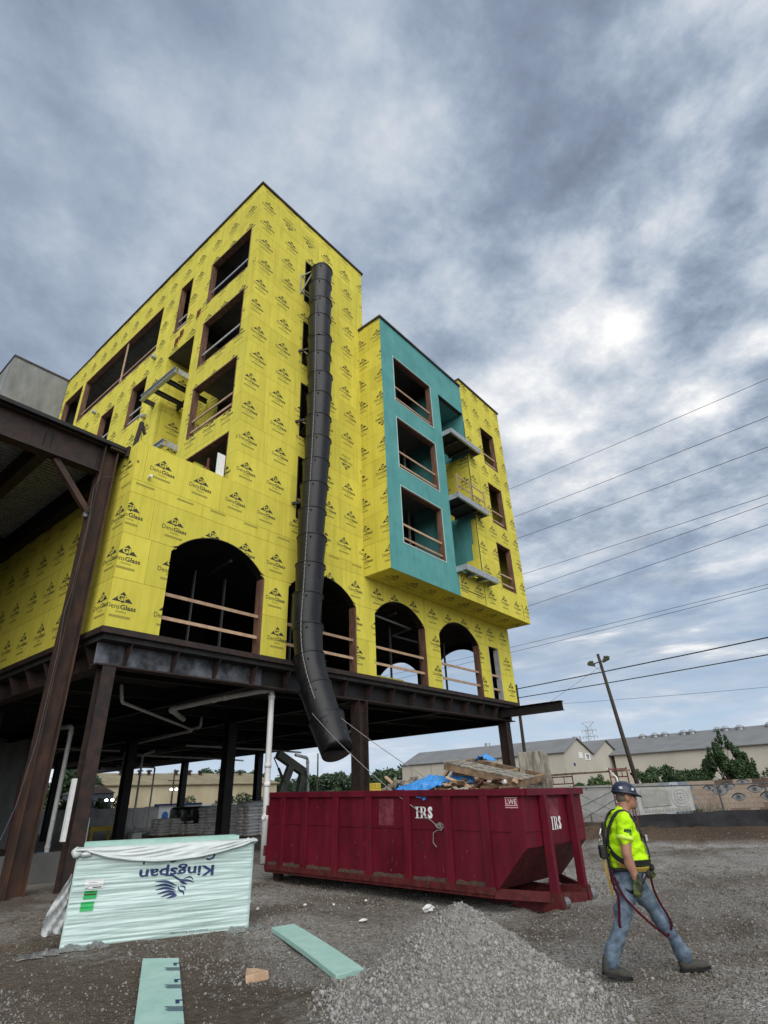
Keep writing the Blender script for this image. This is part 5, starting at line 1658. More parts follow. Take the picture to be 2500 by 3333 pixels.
for x in (9.0, 10.1):
    for y in (17.95, 18.45): MB().box(x - .05, x + .05, y - .05, y + .05, .25, .749).build('leg', MT['machyellow'], sw)
tag(MB().box(10.4, 10.9, 16.6, 17.0, .25, .62).build('paint_bucket', MT['white'], bevel=.03), 'white carton on the ground under the deck', 'carton')
ld = thing('step_ladder', 'red step ladder standing in the dark behind the left column', 'ladder', (3.0, 10.5, .25))
for x in (2.75, 3.2): MB().beam((x, 10.5, .25), (x, 10.8, 2.9), .05, .04).build('rail', MT['scaff'], ld)
for k in range(8): MB().beam((2.76, 10.53 + k * .034, .5 + k * .31), (3.19, 10.53 + k * .034, .5 + k * .31), .05, .03).build('rung', MT['scaff'], ld)
for k, (x, y) in enumerate(((-.9, 4.0), (-.3, 5.0), (1.9, 5.2), (2.6, 4.6))):
    tag(MB().tube([(x, y, .2), (x, y, 1.5)], .012, 6).build('rebar_stake', MT['galv']), ['thin steel stake left of the rusty column', 'thin steel stake just behind the rusty column', 'thin steel stake before the dark wall', 'thin steel stake beside the downpipe foot'][k], 'stake', 'steel stakes')
wb = MB().box(.05, .13, .15, .235, 1.15, 2.3); tag(wb.build('white_strip', MT['paper']), 'whitewashed strip board strapped to the dark corner column', 'board')

# ------------------------------------------------------------------ loader behind the bin
LD = thing('telehandler', 'dark olive loader with folded boom standing behind the red bin', 'loader', (8.2, 2.6, .25))
MB().beam((7.50, 2.5, 3.12), (8.66, 2.5, 2.58), .22, .26).build('boom', MT['boomgreen'], LD, bevel=.02)
MB().beam((8.66, 2.5, 2.66), (8.40, 2.5, 1.4), .2, .22).build('boom_knuckle', MT['boomgreen'], LD, bevel=.02)
MB().beam((8.06, 2.45, 2.78), (7.62, 2.45, 1.85), .18, .24).build('lift_arm', MT['boomgreen'], LD, bevel=.02)
MB().beam((8.1, 2.62, 2.7), (7.95, 2.62, 1.5), .12, .14).build('lift_arm', MT['boomgreen'], LD, bevel=.02)
MB().tube([(7.26, 2.4, 3.0), (7.50, 2.4, 2.64)], .02, 8).tube([(7.48, 2.4, 2.68), (7.78, 2.4, 2.2)], .045, 10).build('hydraulic_ram', MT['steel'], LD)
MB().tube([(8.6, 2.35, 2.62), (8.8, 2.35, 2.3), (8.55, 2.35, 2.05), (8.45, 2.35, 1.6)], .018, 6).build('hose', MT['wire'], LD)
MB().box(8.35, 10.4, 2.2, 3.6, .7, 1.55).build('chassis', MT['boomgreen'], LD, bevel=.05)
MB().box(9.0, 10.2, 2.9, 3.6, 1.551, 2.0).build('engine_cover', MT['boomgreen'], LD, bevel=.04)
for x in (8.75, 10.1):
    for y in (2.05, 3.5): 
        w_ = MB().tube([(x, y, .72), (x, y + .28, .72)], .46, 22).build('wheel', MT['black'], LD)
        MB().tube([(x, y - .01, .72), (x, y + .29, .72)], .22, 14).build('rim', MT['machyellow'], w_)
# ------------------------------------------------------------------ warehouse on the right
WH = thing('warehouse', 'long beige warehouse with two gables and a grey roof behind the site fence', 'warehouse', (92, 35, 0))
def wallbox(name, x0, x1, y0, y1, z0, z1, m='beige', par=WH): return MB().box(x0, x1, y0, y1, z0, z1).build(name, MT[m], par)
YG = 24.8
mb = MB()
mb.prism([(81.6, YG, 0), (105.8, YG, 0), (105.8, YG, 6.7), (99.6, YG, 9.0), (93.0, YG, 6.6), (87.0, YG, 8.8), (81.6, YG, 6.7)], (0, .3, 0))
mb.build('gable_wall', MT['beige'], WH)
MB().box(81.6, 81.9, YG + .31, 56, 0, 6.7).build('side_wall', MT['beige'], WH)
def roof(name, pts, par=WH, m='roofgrey'):
    a, b, c, d = [Vector(p) for p in pts]
    n = (b - a).cross(d - a).normalized() * .12
    return MB().add([a, b, c, d, a + n, b + n, c + n, d + n], [(0, 1, 2, 3), (7, 6, 5, 4), (0, 4, 5, 1), (1, 5, 6, 2), (2, 6, 7, 3), (3, 7, 4, 0)]).build(name, MT[m], par)
roof('roof', [(81.3, YG - .3, 6.62), (87.0, YG - .3, 8.9), (87.0, 56, 8.9), (81.3, 56, 6.62)])
roof('roof', [(87.0, YG - .3, 8.9), (93.0, YG - .3, 6.66), (93.0, 56, 6.66), (87.0, 56, 8.9)])
roof('roof', [(93.0, YG - .3, 6.66), (99.6, YG - .3, 9.12), (99.6, 56, 9.12), (93.0, 56, 6.66)])
roof('roof', [(99.6, YG - .3, 9.12), (106.0, YG - .3, 6.66), (106.0, 56, 6.66), (99.6, 56, 9.12)])
sg = MB().box(87.2, 88.6, YG - .06, YG - .01, 6.0, 6.9).build('wall_sign', MT['white'], WH)
sg2 = MB().box(89.6, 91.6, YG - .06, YG - .01, 5.8, 6.75).build('wall_sign', MT['white'], WH)
plate([t for t in text_fit('TF', 90.0, 91.1, 5.95, 6.6, .05)], lambda x, z: (x, YG - .075, z), 'sign_lettering', 'navy', sg2)
MB().box(84.6, 85.2, YG - .05, YG - .01, 4.9, 5.3).build('wall_plate', MT['navy'], WH)
for k in range(7): MB().box(81.55, 81.598, YG + 2.6 + k * 4.4, YG + 2.68 + k * 4.4, 0, 6.6).build('wall_seam', MT['block'], WH)
MB().tube([(90.5, 26, 8.0), (90.5, 26, 9.4)], .7, 12).build('roof_vent', MT['galv'], WH)
MB().tube([(87.2, 41, 8.8), (87.2, 41, 9.5)], .5, 12).build('roof_vent', MT['galv'], WH)
W2 = thing('long_shed', 'very long low beige shed with grey roof and round vents beyond the shrub', 'shed', (104, -20, 0))
wallbox('side_wall', 100.5, 101, -75, 24.0, 0, 6.7, par=W2)
roof('roof', [(100.0, -76, 6.6), (112, -76, 10.0), (112, 40, 10.0), (100.0, 40, 6.6)], W2)
roof('roof', [(112, -76, 10.0), (124, -76, 6.6), (124, 40, 6.6), (112, 40, 10.0)], W2)
for k, (y, z) in enumerate(((21.5, 9.0), (19.3, 9.2), (17.6, 9.2), (14.4, 9.6), (13.0, 9.4), (8.8, 9.6), (7.6, 9.4), (5.4, 9.9), (1.0, 9.6), (-6, 9.6), (-9, 9.6))):
    mb = MB(); mb.tube([(110.6, y, 9.2), (110.6, y, 10.0)], [.5, .5], 10); mb.tube([(110.6, y, 10.0), (110.6, y, 10.4)], [.8, .3], 10)
    mb.build('roof_vent', MT['galv'], W2)

# ------------------------------------------------------------------ mural wall, chain-link fence, silt fence
def fpt(s, off=0.0): return Vector((21.49 + .374 * s + .927 * off, -4.03 - .927 * s + .374 * off, 0))
fdir = Vector((.374, -.927, 0)); fnor = Vector((.927, .374, 0))
MW = thing('mural_wall', 'low block wall painted with large eyes behind the chain-link fence', 'wall', tuple(fpt(2, 4.4)))
def wallpt(s, z, e=0.0):
    p = fpt(s, 4.4 - e); return (p.x, p.y, z)
mb = MB()
a, b = fpt(-6, 4.4), fpt(22, 4.4)
mb.beam((a.x, a.y, .92) + fnor * .1 if False else Vector((a.x, a.y, .92)) + fnor * .101, Vector((b.x, b.y, .92)) + fnor * .101, .2, 1.80)
mb.build('wall_core', MT['block'], MW)
ci = 0
tones = [M('mural_tone_%s' % c, a_, b_, 1.2, .9) for c, a_, b_ in (('brown', (.13, .085, .06), (.23, .16, .115)), ('tan', (.26, .20, .15), (.34, .27, .21)), ('slate', (.13, .15, .18), (.24, .27, .31)), ('grey', (.23, .225, .21), (.32, .31, .29)), ('umber', (.07, .045, .035), (.13, .09, .065)), ('sky', (.30, .35, .42), (.40, .44, .50)))]
rs_ = random.Random(17)
# painted field, block by block
bh = .2
for r in range(9):
    z0 = .03 + r * bh
    s = -5.9 + (.2 if r % 2 else 0)
    while s < 13:
        l = .4
        sx = s + .2
        nz = float(fbm(np.array(sx * .55 + 3), np.array(z0 * .9 + 7), 3))
        if sx < 1.7: t = 3
        elif sx < 3.0: t = 5 if nz > .48 else 2
        else: t = 0 if nz > .55 else (1 if nz > .44 else (4 if nz < .36 else 1))
        q = [wallpt(s + .006, z0 + .006, .012), wallpt(s + l - .006, z0 + .006, .012), wallpt(s + l - .006, z0 + bh - .006, .012), wallpt(s + .006, z0 + bh - .006, .012)]
        qb = [wallpt(s + .006, z0 + .006, 0), wallpt(s + l - .006, z0 + .006, 0), wallpt(s + l - .006, z0 + bh - .006, 0), wallpt(s + .006, z0 + bh - .006, 0)]
        MB().add(q + qb, [(0, 1, 2, 3), (0, 4, 5, 1), (1, 5, 6, 2), (2, 6, 7, 3), (3, 7, 4, 0)]).build('block', tones[t], MW)
        s += l
def s_of(x, y):   # along-wall coordinate of a point seen at that spot
    v = Vector((x, y, 0)) - fpt(0, 4.4); return v.dot(fdir)
eyes = [(-6.11, 26.6, 1.51, .55, .20, 0), (-6.51, 26.7, 1.36, .62, .30, 1), (-6.83, 26.8, 1.55, .66, .28, 1), (-7.17, 27.0, 1.09, .55, .26, 0), (-7.91, 27.2, 1.40, .60, .26, 0), (-7.46, 27.2, 1.71, .50, .18, 0), (-8.3, 27.4, 1.09, .6, .3, 1), (-9.3, 27.6, 1.35, .6, .28, 0), (-10.4, 28, 1.2, .7, .3, 1)]
iris = [M('mural_white', (.16, .165, .17), (.24, .24, .24), 6, .9), M('mural_iris', (.08, .085, .09), (.13, .135, .14), 14, .9), M('mural_black', (.04, .036, .032), None, rough=.9)]
for y, x, z, w, h, cap_ in eyes:
    s = s_of(x, y)
    mb = MB()
    def ell(cs, cz, a, b, e, m, k=18, pinch=0.0):
        mb.add([wallpt(cs + a * math.cos(t), cz + b * math.sin(t) * (1 - pinch * abs(math.cos(t)) ** 2), e) for t in [2 * math.pi * i / k for i in range(k)]], [tuple(range(k))], m)
    ell(s, z + .01, w * .56, h * .66, .016, 2, pinch=.55)
    ell(s, z - .015, w * .50, h * .50, .020, 0, pinch=.55)
    ell(s - .03, z, h * .42, h * .42, .024, 1); ell(s - .03, z, h * .2, h * .2, .028, 2); ell(s - .06, z + .05, h * .07, h * .07, .032, 0, 8)
    mb.build('painted_eye', iris, MW)
# chain-link fence
FN = thing('chain_link_fence', 'grey chain-link fence with top rail in front of the mural wall', 'fence', tuple(fpt(2)))
def fz(s): return 1.70 - .015 * s
for k in range(11):
    s = -5.2 + 1.72 * k
    p = fpt(s); MB().tube([(p.x, p.y, -.05), (p.x, p.y, fz(s) + .04)], .03, 8).build('post', MT['galvdark'], FN)
a, b = fpt(-6), fpt(13)
MB().tube([(a.x, a.y, fz(-6)), (b.x, b.y, fz(13))], .021, 8).build('top_rail', MT['galvdark'], FN)
mb = MB()
s = -6.0
while s < 13:
    for sg_ in (1, -1):
        e = s + sg_ * 1.6
        p, q = fpt(s), fpt(e)
        mb.beam((p.x, p.y, .06), (q.x, q.y, 1.66), .003, .003)
    s += .13
mb.build('wire_mesh', MT['galvdark'], FN)
def fence_sheet(name, s0, s1, ztop, zbot, m, label, cat, amp=.03, n=40, off=-.05):
    g = []
    for i in range(n + 1):
        t = i / n; s = s0 + (s1 - s0) * t
        for j in range(7):
            u = j / 6
            z = zbot(s) + (ztop(s) - zbot(s)) * u
            o_ = off + amp * (float(vnoise(np.array(s * 1.3 + 5), np.array(u * 2.0 + 3))) - .5) * 2
            p = fpt(s, o_); g.append((p.x, p.y, z))
    mb = MB(); mb.add(g, [(i * 7 + j, (i + 1) * 7 + j, (i + 1) * 7 + j + 1, i * 7 + j + 1) for i in range(n) for j in range(6)])
    o = mb.build(name, m if not isinstance(m, str) else MT[m], smooth=True)
    return tag(o, label, cat)
fence_sheet('silt_fence', -.1, 13, lambda s: .62 + .022 * s + .02 * math.sin(s * 2.3), lambda s: gz(0, -4) * 0 - .02, 'silt', 'black silt fabric along the foot of the chain-link fence', 'silt fence', .09, 80, -.25)
fence_sheet('silt_fence', -6, -.4, lambda s: .42, lambda s: .02, 'asphalt', 'muddy brown silt fabric left behind the worker', 'silt fence', .06, 30, -.25)
BN = M('pale_banner', (.33, .33, .31), (.44, .44, .42), 4, .8)
ban = fence_sheet('fence_banner', .22, 2.36, lambda s: 1.64, lambda s: .62 + .055 * s, BN, 'pale printed banner with a round seal hung on the fence', 'banner', .012, 20, -.04)
fence_sheet('fence_banner', -3.2, -.5, lambda s: 1.62, lambda s: .75, M('grey_banner', (.24, .24, .23), (.32, .32, .31), 3, .8), 'grey printed banner on the fence left of the worker', 'banner', .012, 20, -.04)
mb = MB()
def bpt(s, z, e=.075): p = fpt(s, -e); return (p.x, p.y, z)
def ring(cs, cz, r0, r1, k=26):
    for i in range(k):
        a, b = 2 * math.pi * i / k, 2 * math.pi * (i + 1) / k
        mb.add([bpt(cs + r0 * math.cos(a), cz + r0 * math.sin(a)), bpt(cs + r1 * math.cos(a), cz + r1 * math.sin(a)), bpt(cs + r1 * math.cos(b), cz + r1 * math.sin(b)), bpt(cs + r0 * math.cos(b), cz + r0 * math.sin(b))], [(0, 1, 2, 3)], 0)
ring(1.92, 1.24, .31, .335); ring(1.92, 1.24, .20, .22); ring(1.92, 1.24, .06, .10)
for k in range(5): mb.add([bpt(1.72, 1.08 + k * .08), bpt(2.12, 1.08 + k * .08), bpt(2.12, 1.10 + k * .08), bpt(1.72, 1.10 + k * .08)], [(0, 1, 2, 3)], 0)
mb.add([bpt(.4, .90), bpt(1.5, .96), bpt(1.5, 1.5), bpt(1.1, 1.58), bpt(.4, 1.58)], [(0, 1, 2, 3, 4)], 1)
for k in range(9):
    s = .5 + k * .11
    mb.add([bpt(s, 1.02, .08), bpt(s + .05, 1.02, .08), bpt(s + .05, 1.2 + .2 * rs_.random(), .08), bpt(s, 1.2 + .2 * rs_.random(), .08)], [(0, 1, 2, 3)], 2)
for k in range(14):
    s = .45 + k * .13
    mb.add([bpt(s, .70 + .04 * s), bpt(s + .07, .70 + .04 * s), bpt(s + .07, .80 + .04 * s), bpt(s, .80 + .04 * s)], [(0, 1, 2, 3)], 2)
mb.build('banner_print', [M('banner_white', (.50, .50, .48)), M('banner_grey', (.25, .25, .23), (.34, .34, .31), 5), M('banner_dark', (.30, .30, .28))], ban)

# ------------------------------------------------------------------ vegetation
def leaves(clumps, n, size, seed, flat=.5, shell=.55):
    """clumps: list of (cx,cy,cz,rx,ry,rz); returns verts, faces of leaf quads spread through the clumps"""
    rs = np.random.RandomState(seed)
    C = np.array(clumps, float)
    wv = (C[:, 3] * C[:, 4] * C[:, 5]) ** .7; wv /= wv.sum()
    k = rs.choice(len(C), n, p=wv)
    d = rs.normal(size=(n, 3)); d /= np.linalg.norm(d, axis=1)[:, None]
    r = shell + (1 - shell) * rs.rand(n) ** .6
    r = np.where(rs.rand(n) < .12, r * 1.22, r)
    P = C[k, :3] + d * r[:, None] * C[k, 3:]
    a = rs.normal(size=(n, 3)); a /= np.linalg.norm(a, axis=1)[:, None]
    b = np.cross(a, d + rs.normal(size=(n, 3)) * .5); b /= np.linalg.norm(b, axis=1)[:, None] + 1e-9
    s = size * rs.uniform(.6, 1.4, n)[:, None]
    V = np.stack([P - a * s, P + b * s * flat, P + a * s, P - b * s * flat], 1).reshape(-1, 3)
    return V, np.arange(4 * n).reshape(-1, 4)
def shrub(name, label, cat, base, clumps, n, size, seed, mats=('leaf1', 'leaf2'), group=None, trunk=.05, limbs=True):
    t = thing(name, label, cat, base, group)
    V, F = leaves(clumps, n, size, seed)
    mi = np.random.RandomState(seed + 1).choice(len(mats), len(F))
    raw('crown', V, F, [MT[m] for m in mats], t, mi=mi)
    mb = MB(); rs = random.Random(seed)
    b = Vector(base)
    top = max(clumps, key=lambda c: c[2])
    mb.tube([b, b.lerp(Vector(top[:3]), .5) + Vector((rs.uniform(-.1, .1), rs.uniform(-.1, .1), 0)), Vector(top[:3])], [trunk, trunk * .7, trunk * .25], 7)
    if limbs:
        for c in clumps:
            m = b.lerp(Vector(top[:3]), rs.uniform(.2, .5)); mb.tube([m, (m + Vector(c[:3])) / 2 + Vector((0, 0, .1)), Vector(c[:3])], [trunk * .5, trunk * .35, trunk * .15], 5)
    mb.build('trunk', MT['bark'], t)
    return t
def cl(cx, cy, cz, R_, H_, n, seed, r=.45):
    rs = random.Random(seed); out = []
    for i in range(n):
        a = rs.uniform(0, 6.28); q = R_ * rs.random() ** .5
        z = cz + H_ * (rs.random() - .5) * 2
        k = r * rs.uniform(.6, 1.2) * R_
        out.append((cx + q * math.cos(a), cy + q * math.sin(a), z, k, k, k * .8))
    return out
shrub('broad_bush', 'dark green rounded bush behind the wall next to the light pole', 'bush', (31, -2.2, 0), cl(31, -2.3, 1.75, 1.0, .75, 14, 1), 5200, .075, 3, group='bushes behind the mural wall')
shrub('broad_bush', 'dark green rounded bush behind the wall left of the tall shrub', 'bush', (31, -3.9, 0), cl(31, -3.9, 1.7, 1.0, .75, 14, 2), 5200, .075, 4, group='bushes behind the mural wall')
spk = []
_r = random.Random(77)
for k in range(46):
    q = _r.uniform(-1, 1); top = 3.95 - 1.5 * abs(q) ** 1.3 + _r.uniform(-.35, .15)
    z = _r.uniform(1.1, max(1.3, top - .35))
    spk.append((31 + _r.uniform(-.6, .6), -6.15 - q * 1.25 + (z - 2) * .08 * q, z, .25, .25, _r.uniform(.34, .5)))
for k in range(11):
    q = -1 + 2 * k / 10; spk.append((31 + _r.uniform(-.3, .3), -6.25 - q * 1.15, 3.65 - 1.35 * abs(q) ** 1.4 + _r.uniform(-.1, .25), .11, .11, .40))
shrub('tall_shrub', 'tall feathery green shrub rising above the painted wall', 'shrub', (31, -6.1, 0), spk, 34000, .06, 5)
shrub('broad_bush', 'low bush beyond the tall shrub, behind the painted wall', 'bush', (31.5, -8.6, 0), cl(31.5, -8.7, 1.3, 1.3, .6, 12, 3), 4200, .08, 6, group='bushes behind the mural wall')
shrub('low_bush', 'small bright bush above the bin behind the scaffold', 'bush', (31, 2.1, 0), cl(31, 2.1, 1.35, .7, .5, 9, 4), 2600, .07, 7, ('leaf3', 'leaf1'), 'low bright bushes')
shrub('low_bush', 'yellow green bush with upright sprigs right of the bin', 'bush', (31, .8, 0), cl(31, .8, 1.4, .8, .6, 10, 5) + [(31, .75, 2.2, .15, .2, .25)], 3200, .07, 8, ('leaf3', 'leaf1'), 'low bright bushes')
gr_v, gr_f = [], []
rs2 = np.random.RandomState(4)
for k in range(500):
    s = rs2.uniform(2.2, 4.1); p = fpt(s, rs2.uniform(1.5, 3.2)); h = rs2.uniform(.45, 1.15) * (1 - abs(s - 3.1) * .35); w = .02
    dx, dy = rs2.normal(size=2) * .18
    i0 = len(gr_v)
    gr_v += [(p.x - w, p.y, .05), (p.x + w, p.y, .05), (p.x + dx * .5 + w * .7, p.y + dy * .5, .05 + h * .6), (p.x + dx * .5 - w * .7, p.y + dy * .5, .05 + h * .6), (p.x + dx * 1.3, p.y + dy * 1.3, .05 + h), (p.x + dx * 1.3 + .004, p.y + dy * 1.3, .05 + h)]
    gr_f += [(i0, i0 + 1, i0 + 2, i0 + 3), (i0 + 3, i0 + 2, i0 + 5, i0 + 4)]
tag(raw('tall_weeds', gr_v, gr_f, MT['leaf2']), 'dark weeds growing between fence and painted wall', 'weeds', kind='stuff')
# far wooded hill
def hill():
    n = 90
    v, f = [], []
    for i in range(n + 1):
        t = i / n; x = 40 + 190 * t; y = 190 - 120 * t
        h = 5.6 + 1.2 * math.sin(t * 7) + .7 * math.sin(t * 17)
        v += [(x - 6, y - 9, 0), (x, y, h), (x + 40, y + 60, h * 1.3), (x + 60, y + 90, 0)]
    for i in range(n):
        for j in range(3): f.append((i * 4 + j, (i + 1) * 4 + j, (i + 1) * 4 + j + 1, i * 4 + j + 1))
    tag(MB().add(v, f).build('hill', MT['farleaf']), 'low wooded rise on the horizon', 'hill', kind='structure')
    cs = []
    rs = random.Random(6)
    for i in range(520):
        t = rs.random(); x = 40 + 190 * t; y = 190 - 120 * t; q = rs.uniform(-6, 6)
        r = rs.uniform(1.5, 2.8)
        cs.append((x + q * .5, y + q, rs.uniform(2.0, 8.6) + .9 * math.sin(t * 23), r, r, r * .9))
    V, F = leaves(cs, 110000, .55, 9)
    tag(raw('woodland', V, F, [MT['farleaf'], MT['leaf2']], mi=np.random.RandomState(2).choice(2, len(F))), 'dense far woodland along the horizon behind the bin', 'woodland', kind='stuff')
hill()
for k, (x, y, h, R_, lab) in enumerate(((20.6, 40, 2.6, 1.3, 'leafy shrub seen under the deck beside the left downpipe'), (28.2, 40, 2.9, 1.5, 'spreading shrub seen under the deck before the tan shed'), (31.6, 40, 2.7, 1.3, 'shrub under the deck just left of the dark column'), (36.2, 41, 2.9, 1.8, 'rounded dark shrub under the deck right of the dark column'), (17.6, 40, 2.2, 1.2, 'shrub seen under the deck farthest left'))):
    shrub('far_shrub', lab, 'shrub', (x, y, .2), cl(x, y, 1.2, R_, 1.0, 12, 30 + k), 2200, .13, 40 + k, ('leaf1', 'leaf2'), 'shrubs beyond the deck')
shrub('far_tree', 'dark tree above the roof at the far left under the deck', 'tree', (34, 78, 0), cl(33.5, 78, 5.2, 2.6, 1.6, 16, 60), 3500, .3, 61, ('leaf2', 'farleaf'))

# ------------------------------------------------------------------ tan shed far behind, seen under the deck
W3 = thing('tan_shed', 'long tan shed with a row of roof ventilators seen under the deck', 'shed', (53, 80, 0))
MB().box(37.5, 69.2, 76, 76.3, 0, 4.75).build('side_wall', MT['beigeold'], W3)
MB().box(37.5, 37.8, 76.31, 96, 0, 4.75).build('end_wall', MT['beigeold'], W3)
MB().prism([(69.0, 76.31, 0), (69.0, 96, 0), (69.0, 96, 4.75), (69.0, 86, 7.0), (69.0, 76.31, 4.75)], (.2, 0, 0)).build('end_wall', MT['beigeold'], W3)
roof('roof', [(37.0, 75.6, 4.7), (69.6, 75.6, 4.7), (69.6, 84, 6.7), (37.0, 84, 6.7)], W3, 'roofbrown')
for x in (42.4, 45.6, 47.2, 52.2, 54.8, 57.0, 61.4, 63.6, 65.6):
    mb = MB(); mb.tube([(x, 82.5, 6.0), (x, 82.5, 7.0)], .28, 8); mb.tube([(x, 82.5, 7.0), (x, 82.5, 7.25)], [.55, .35], 8)
    mb.build('roof_vent', MT['rust'], W3)
W4 = thing('dark_house', 'dark blue gabled hut left of the tan shed', 'hut', (32, 70, 0))
MB().box(30.2, 34.6, 68, 73, 0, 3.6).build('wall', M('navy_siding', (.03, .04, .06), (.05, .06, .08), 2), W4)
MB().prism([(30.0, 67.8, 3.6), (34.8, 67.8, 3.6), (32.4, 67.8, 4.6)], (0, 5.6, 0)).build('roof', MT['cap'], W4)
MB().box(30.9, 31.9, 67.95, 68.0, 1.4, 2.6).build('window', MT['label'], W4)
FW = thing('graffiti_fence', 'pale panelled fence with blue marks beyond the deck', 'fence', (24, 36, .2))
rs_ = random.Random(23)
for k in range(16):
    x = 12.5 + k * 1.3
    p_ = MB().box(x, x + 1.27, 36, 36.05, .2, 1.75 + rs_.uniform(-.04, .04)).build('panel', MT['block'] if rs_.random() < .5 else MT['label'], FW)
    if k in (8, 9, 10): MB().ball((x + .6, 35.97, 1.0), (.3, .015, .35), 8, 5).build('painted_mark', MT['bluecloth'], p_)
MB().box(22.4, 27.0, 35.9, 35.99, 1.76, 1.92).build('top_board', MT['navy'], FW)
for k, (x, z) in enumerate(((24.6, 3.0), (18.9, 2.3))):
    lp = thing('lit_lamp', ['lit white lamp on a pole far under the deck', 'lit lamp low at the left far under the deck'][k], 'lamp', (x, 37, .2), 'far lit lamps')
    MB().tube([(x, 37, .2), (x, 37, z)], .04, 6).build('pole', MT['galvdark'], lp)
    em_ = bpy.data.materials.new('lamp_glow'); em_.use_nodes = True
    b_ = em_.node_tree.nodes['Principled BSDF']; b_.inputs['Emission Color'].default_value = (1, .97, .9, 1); b_.inputs['Emission Strength'].default_value = 4
    for q in (-.25, .25): MB().ball((x + q, 36.9, z + .05), (.14, .1, .1), 8, 6).build('lamp_head', em_, lp)
ym = thing('yellow_excavator', 'small yellow machine far beyond the bin', 'machine', (45, 31, .1))
MB().box(43.9, 46.2, 30.2, 31.6, 1.6, 2.55).build('body', MT['machyellow'], ym, bevel=.08); MB().box(44.6, 45.4, 30.3, 31.5, 2.551, 3.1).build('cab', MT['machyellow'], ym, bevel=.08)
MB().box(43.9, 46.2, 30.1, 31.7, .2, .9).build('track', MT['steel'], ym, bevel=.1); MB().tube([(45, 30.9, .9), (45, 30.9, 1.6)], .4, 12).build('turntable', MT['steel'], ym)

# ------------------------------------------------------------------ poles, wires, pylon
LP = thing('light_pole', 'leaning dark wooden pole with two floodlights', 'light pole', (29, -2.15, 0))
pt, pb = Vector((29, -1.34, 8.97)), Vector((29, -2.15, 0))
MB().tube([pb, pb.lerp(pt, .5), pt], [.13, .115, .085], 12).build('pole', MT['pole'], LP, smooth=True)
MB().beam((29, -1.0, 8.45), (29, -1.75, 8.55), .05, .05).build('cross_arm', MT['steel'], LP)
for y, z, a in ((-.86, 8.42, 1), (-1.80, 8.56, -1)):
    mb = MB(); mb.obox((28.9, y, z), (.10, .0, 0), (0, .20, .06 * a), (0, -.02, .10)); mb.tube([(28.9, y - .1, z + .08), (28.9, y + .12, z + .16)], [.13, .06], 10)
    mb.build('floodlight', MT['lampgreen'], LP, bevel=.02)
MB().tube([(29, -1.0, 8.3), (29, -1.25, 8.0), (29, -1.4, 8.35)], .01, 5).build('lamp_cable', MT['wire'], LP)
tpole = thing('utility_pole', 'thin bare pole rising behind the right end of the building', 'pole', (38, 9.1, 0))
MB().tube([(38, 9.1, 0), (38, 8.95, 9.6)], [.16, .11], 10).build('pole', MT['pole'], tpole)
up2 = thing('utility_pole', 'far thin pole standing before the wooded hill', 'pole', (60, 55, 0))
MB().tube([(60, 55.5, 0), (60, 55.5, 8.2)], [.14, .1], 8).build('pole', MT['pole'], up2)
up3 = thing('utility_pole', 'far pole with cross arm before the tan shed', 'pole', (42, 66, 0))
MB().tube([(42, 66, 0), (42, 66, 6.4)], [.14, .1], 8).build('pole', MT['pole'], up3); MB().box(41.1, 42.9, 65.95, 66.05, 4.9, 5.0).build('cross_arm', MT['pole'], up3)
WI = [((4.93, 25.03), (-14.65, 23.38), .012), ((4.92, 22.33), (-13.9, 20.93), .013), ((4.9, 20.35), (-13.32, 19.05), .013), ((4.91, 17.21), (-12.43, 16.15), .012), ((4.84, 15.94), (-12.29, 15.69), .012), ((4.76, 14.56), (-11.91, 14.48), .012),
      ((6.84, 11.69), (-10.91, 11.21), .010), ((6.7, 11.31), (-10.85, 11.01), .010), ((6.84, 8.56), (-10.06, 8.46), .026), ((6.79, 7.92), (-9.8, 7.6), .022), ((3.55, 7.1), (-9.31, 6.02), .007)]
names = ['topmost', 'second from the top', 'third from the top', 'fourth from the top', 'fifth from the top', 'sixth from the top', 'upper one of the faint pair', 'lower one of the faint pair', 'upper thick', 'lower thick', 'lowest thin']
for (a, b, r), nm in zip(WI, names):
    A3, B3 = Vector((34, a[0], a[1])), Vector((30, b[0], b[1]))
    dd_ = B3 - A3
    P0_, P1_ = A3 - dd_ * 2.0, B3 + dd_ * 1.2
    pts_ = []
    for i in range(41):
        t = i / 40; p = P0_.lerp(P1_, t)
        u0_, u1_ = 2 / 4.2, 3 / 4.2
        c = 1.6 * ((t - u0_) * (t - u1_))
        pts_.append(p + Vector((0, 0, c * 1.5)))
    tag(MB().tube(pts_, r * 1.35, 5).build('overhead_wire', MT['wire']), nm + ' overhead wire in the bundle passing the light pole', 'wire', 'overhead wires')
gw = MB().tube([(29, -1.3, 8.2), (25.2, 1.6, 5.6)], .008, 5)
tag(gw.build('guy_wire', MT['wire']), 'thin guy wire running down from the leaning light pole', 'wire')
PY = thing('pylon', 'far lattice power pylon above the warehouse roof', 'pylon', (400, 142.4, 0))
mb = MB()
def leg_at(z): return 4.2 * (1 - z / 46) + .7
for a in range(4):
    sx, sy = (1, 1, -1, -1)[a], (1, -1, 1, -1)[a]
    mb.beam((400 + sx * leg_at(0), 142.4 + sy * leg_at(0), 0), (400 + sx * leg_at(40), 142.4 + sy * leg_at(40), 40), .3, .3)
for k in range(16):
    z = k * 2.5; w0, w1 = leg_at(z), leg_at(z + 2.5)
    mb.beam((400 - w0, 142.4 - w0, z), (400 - w1, 142.4 + w1, z + 2.5), .16, .16); mb.beam((400 - w0, 142.4 + w0, z), (400 - w1, 142.4 - w1, z + 2.5), .16, .16)
mb.build('lattice', MT['galv'], PY)
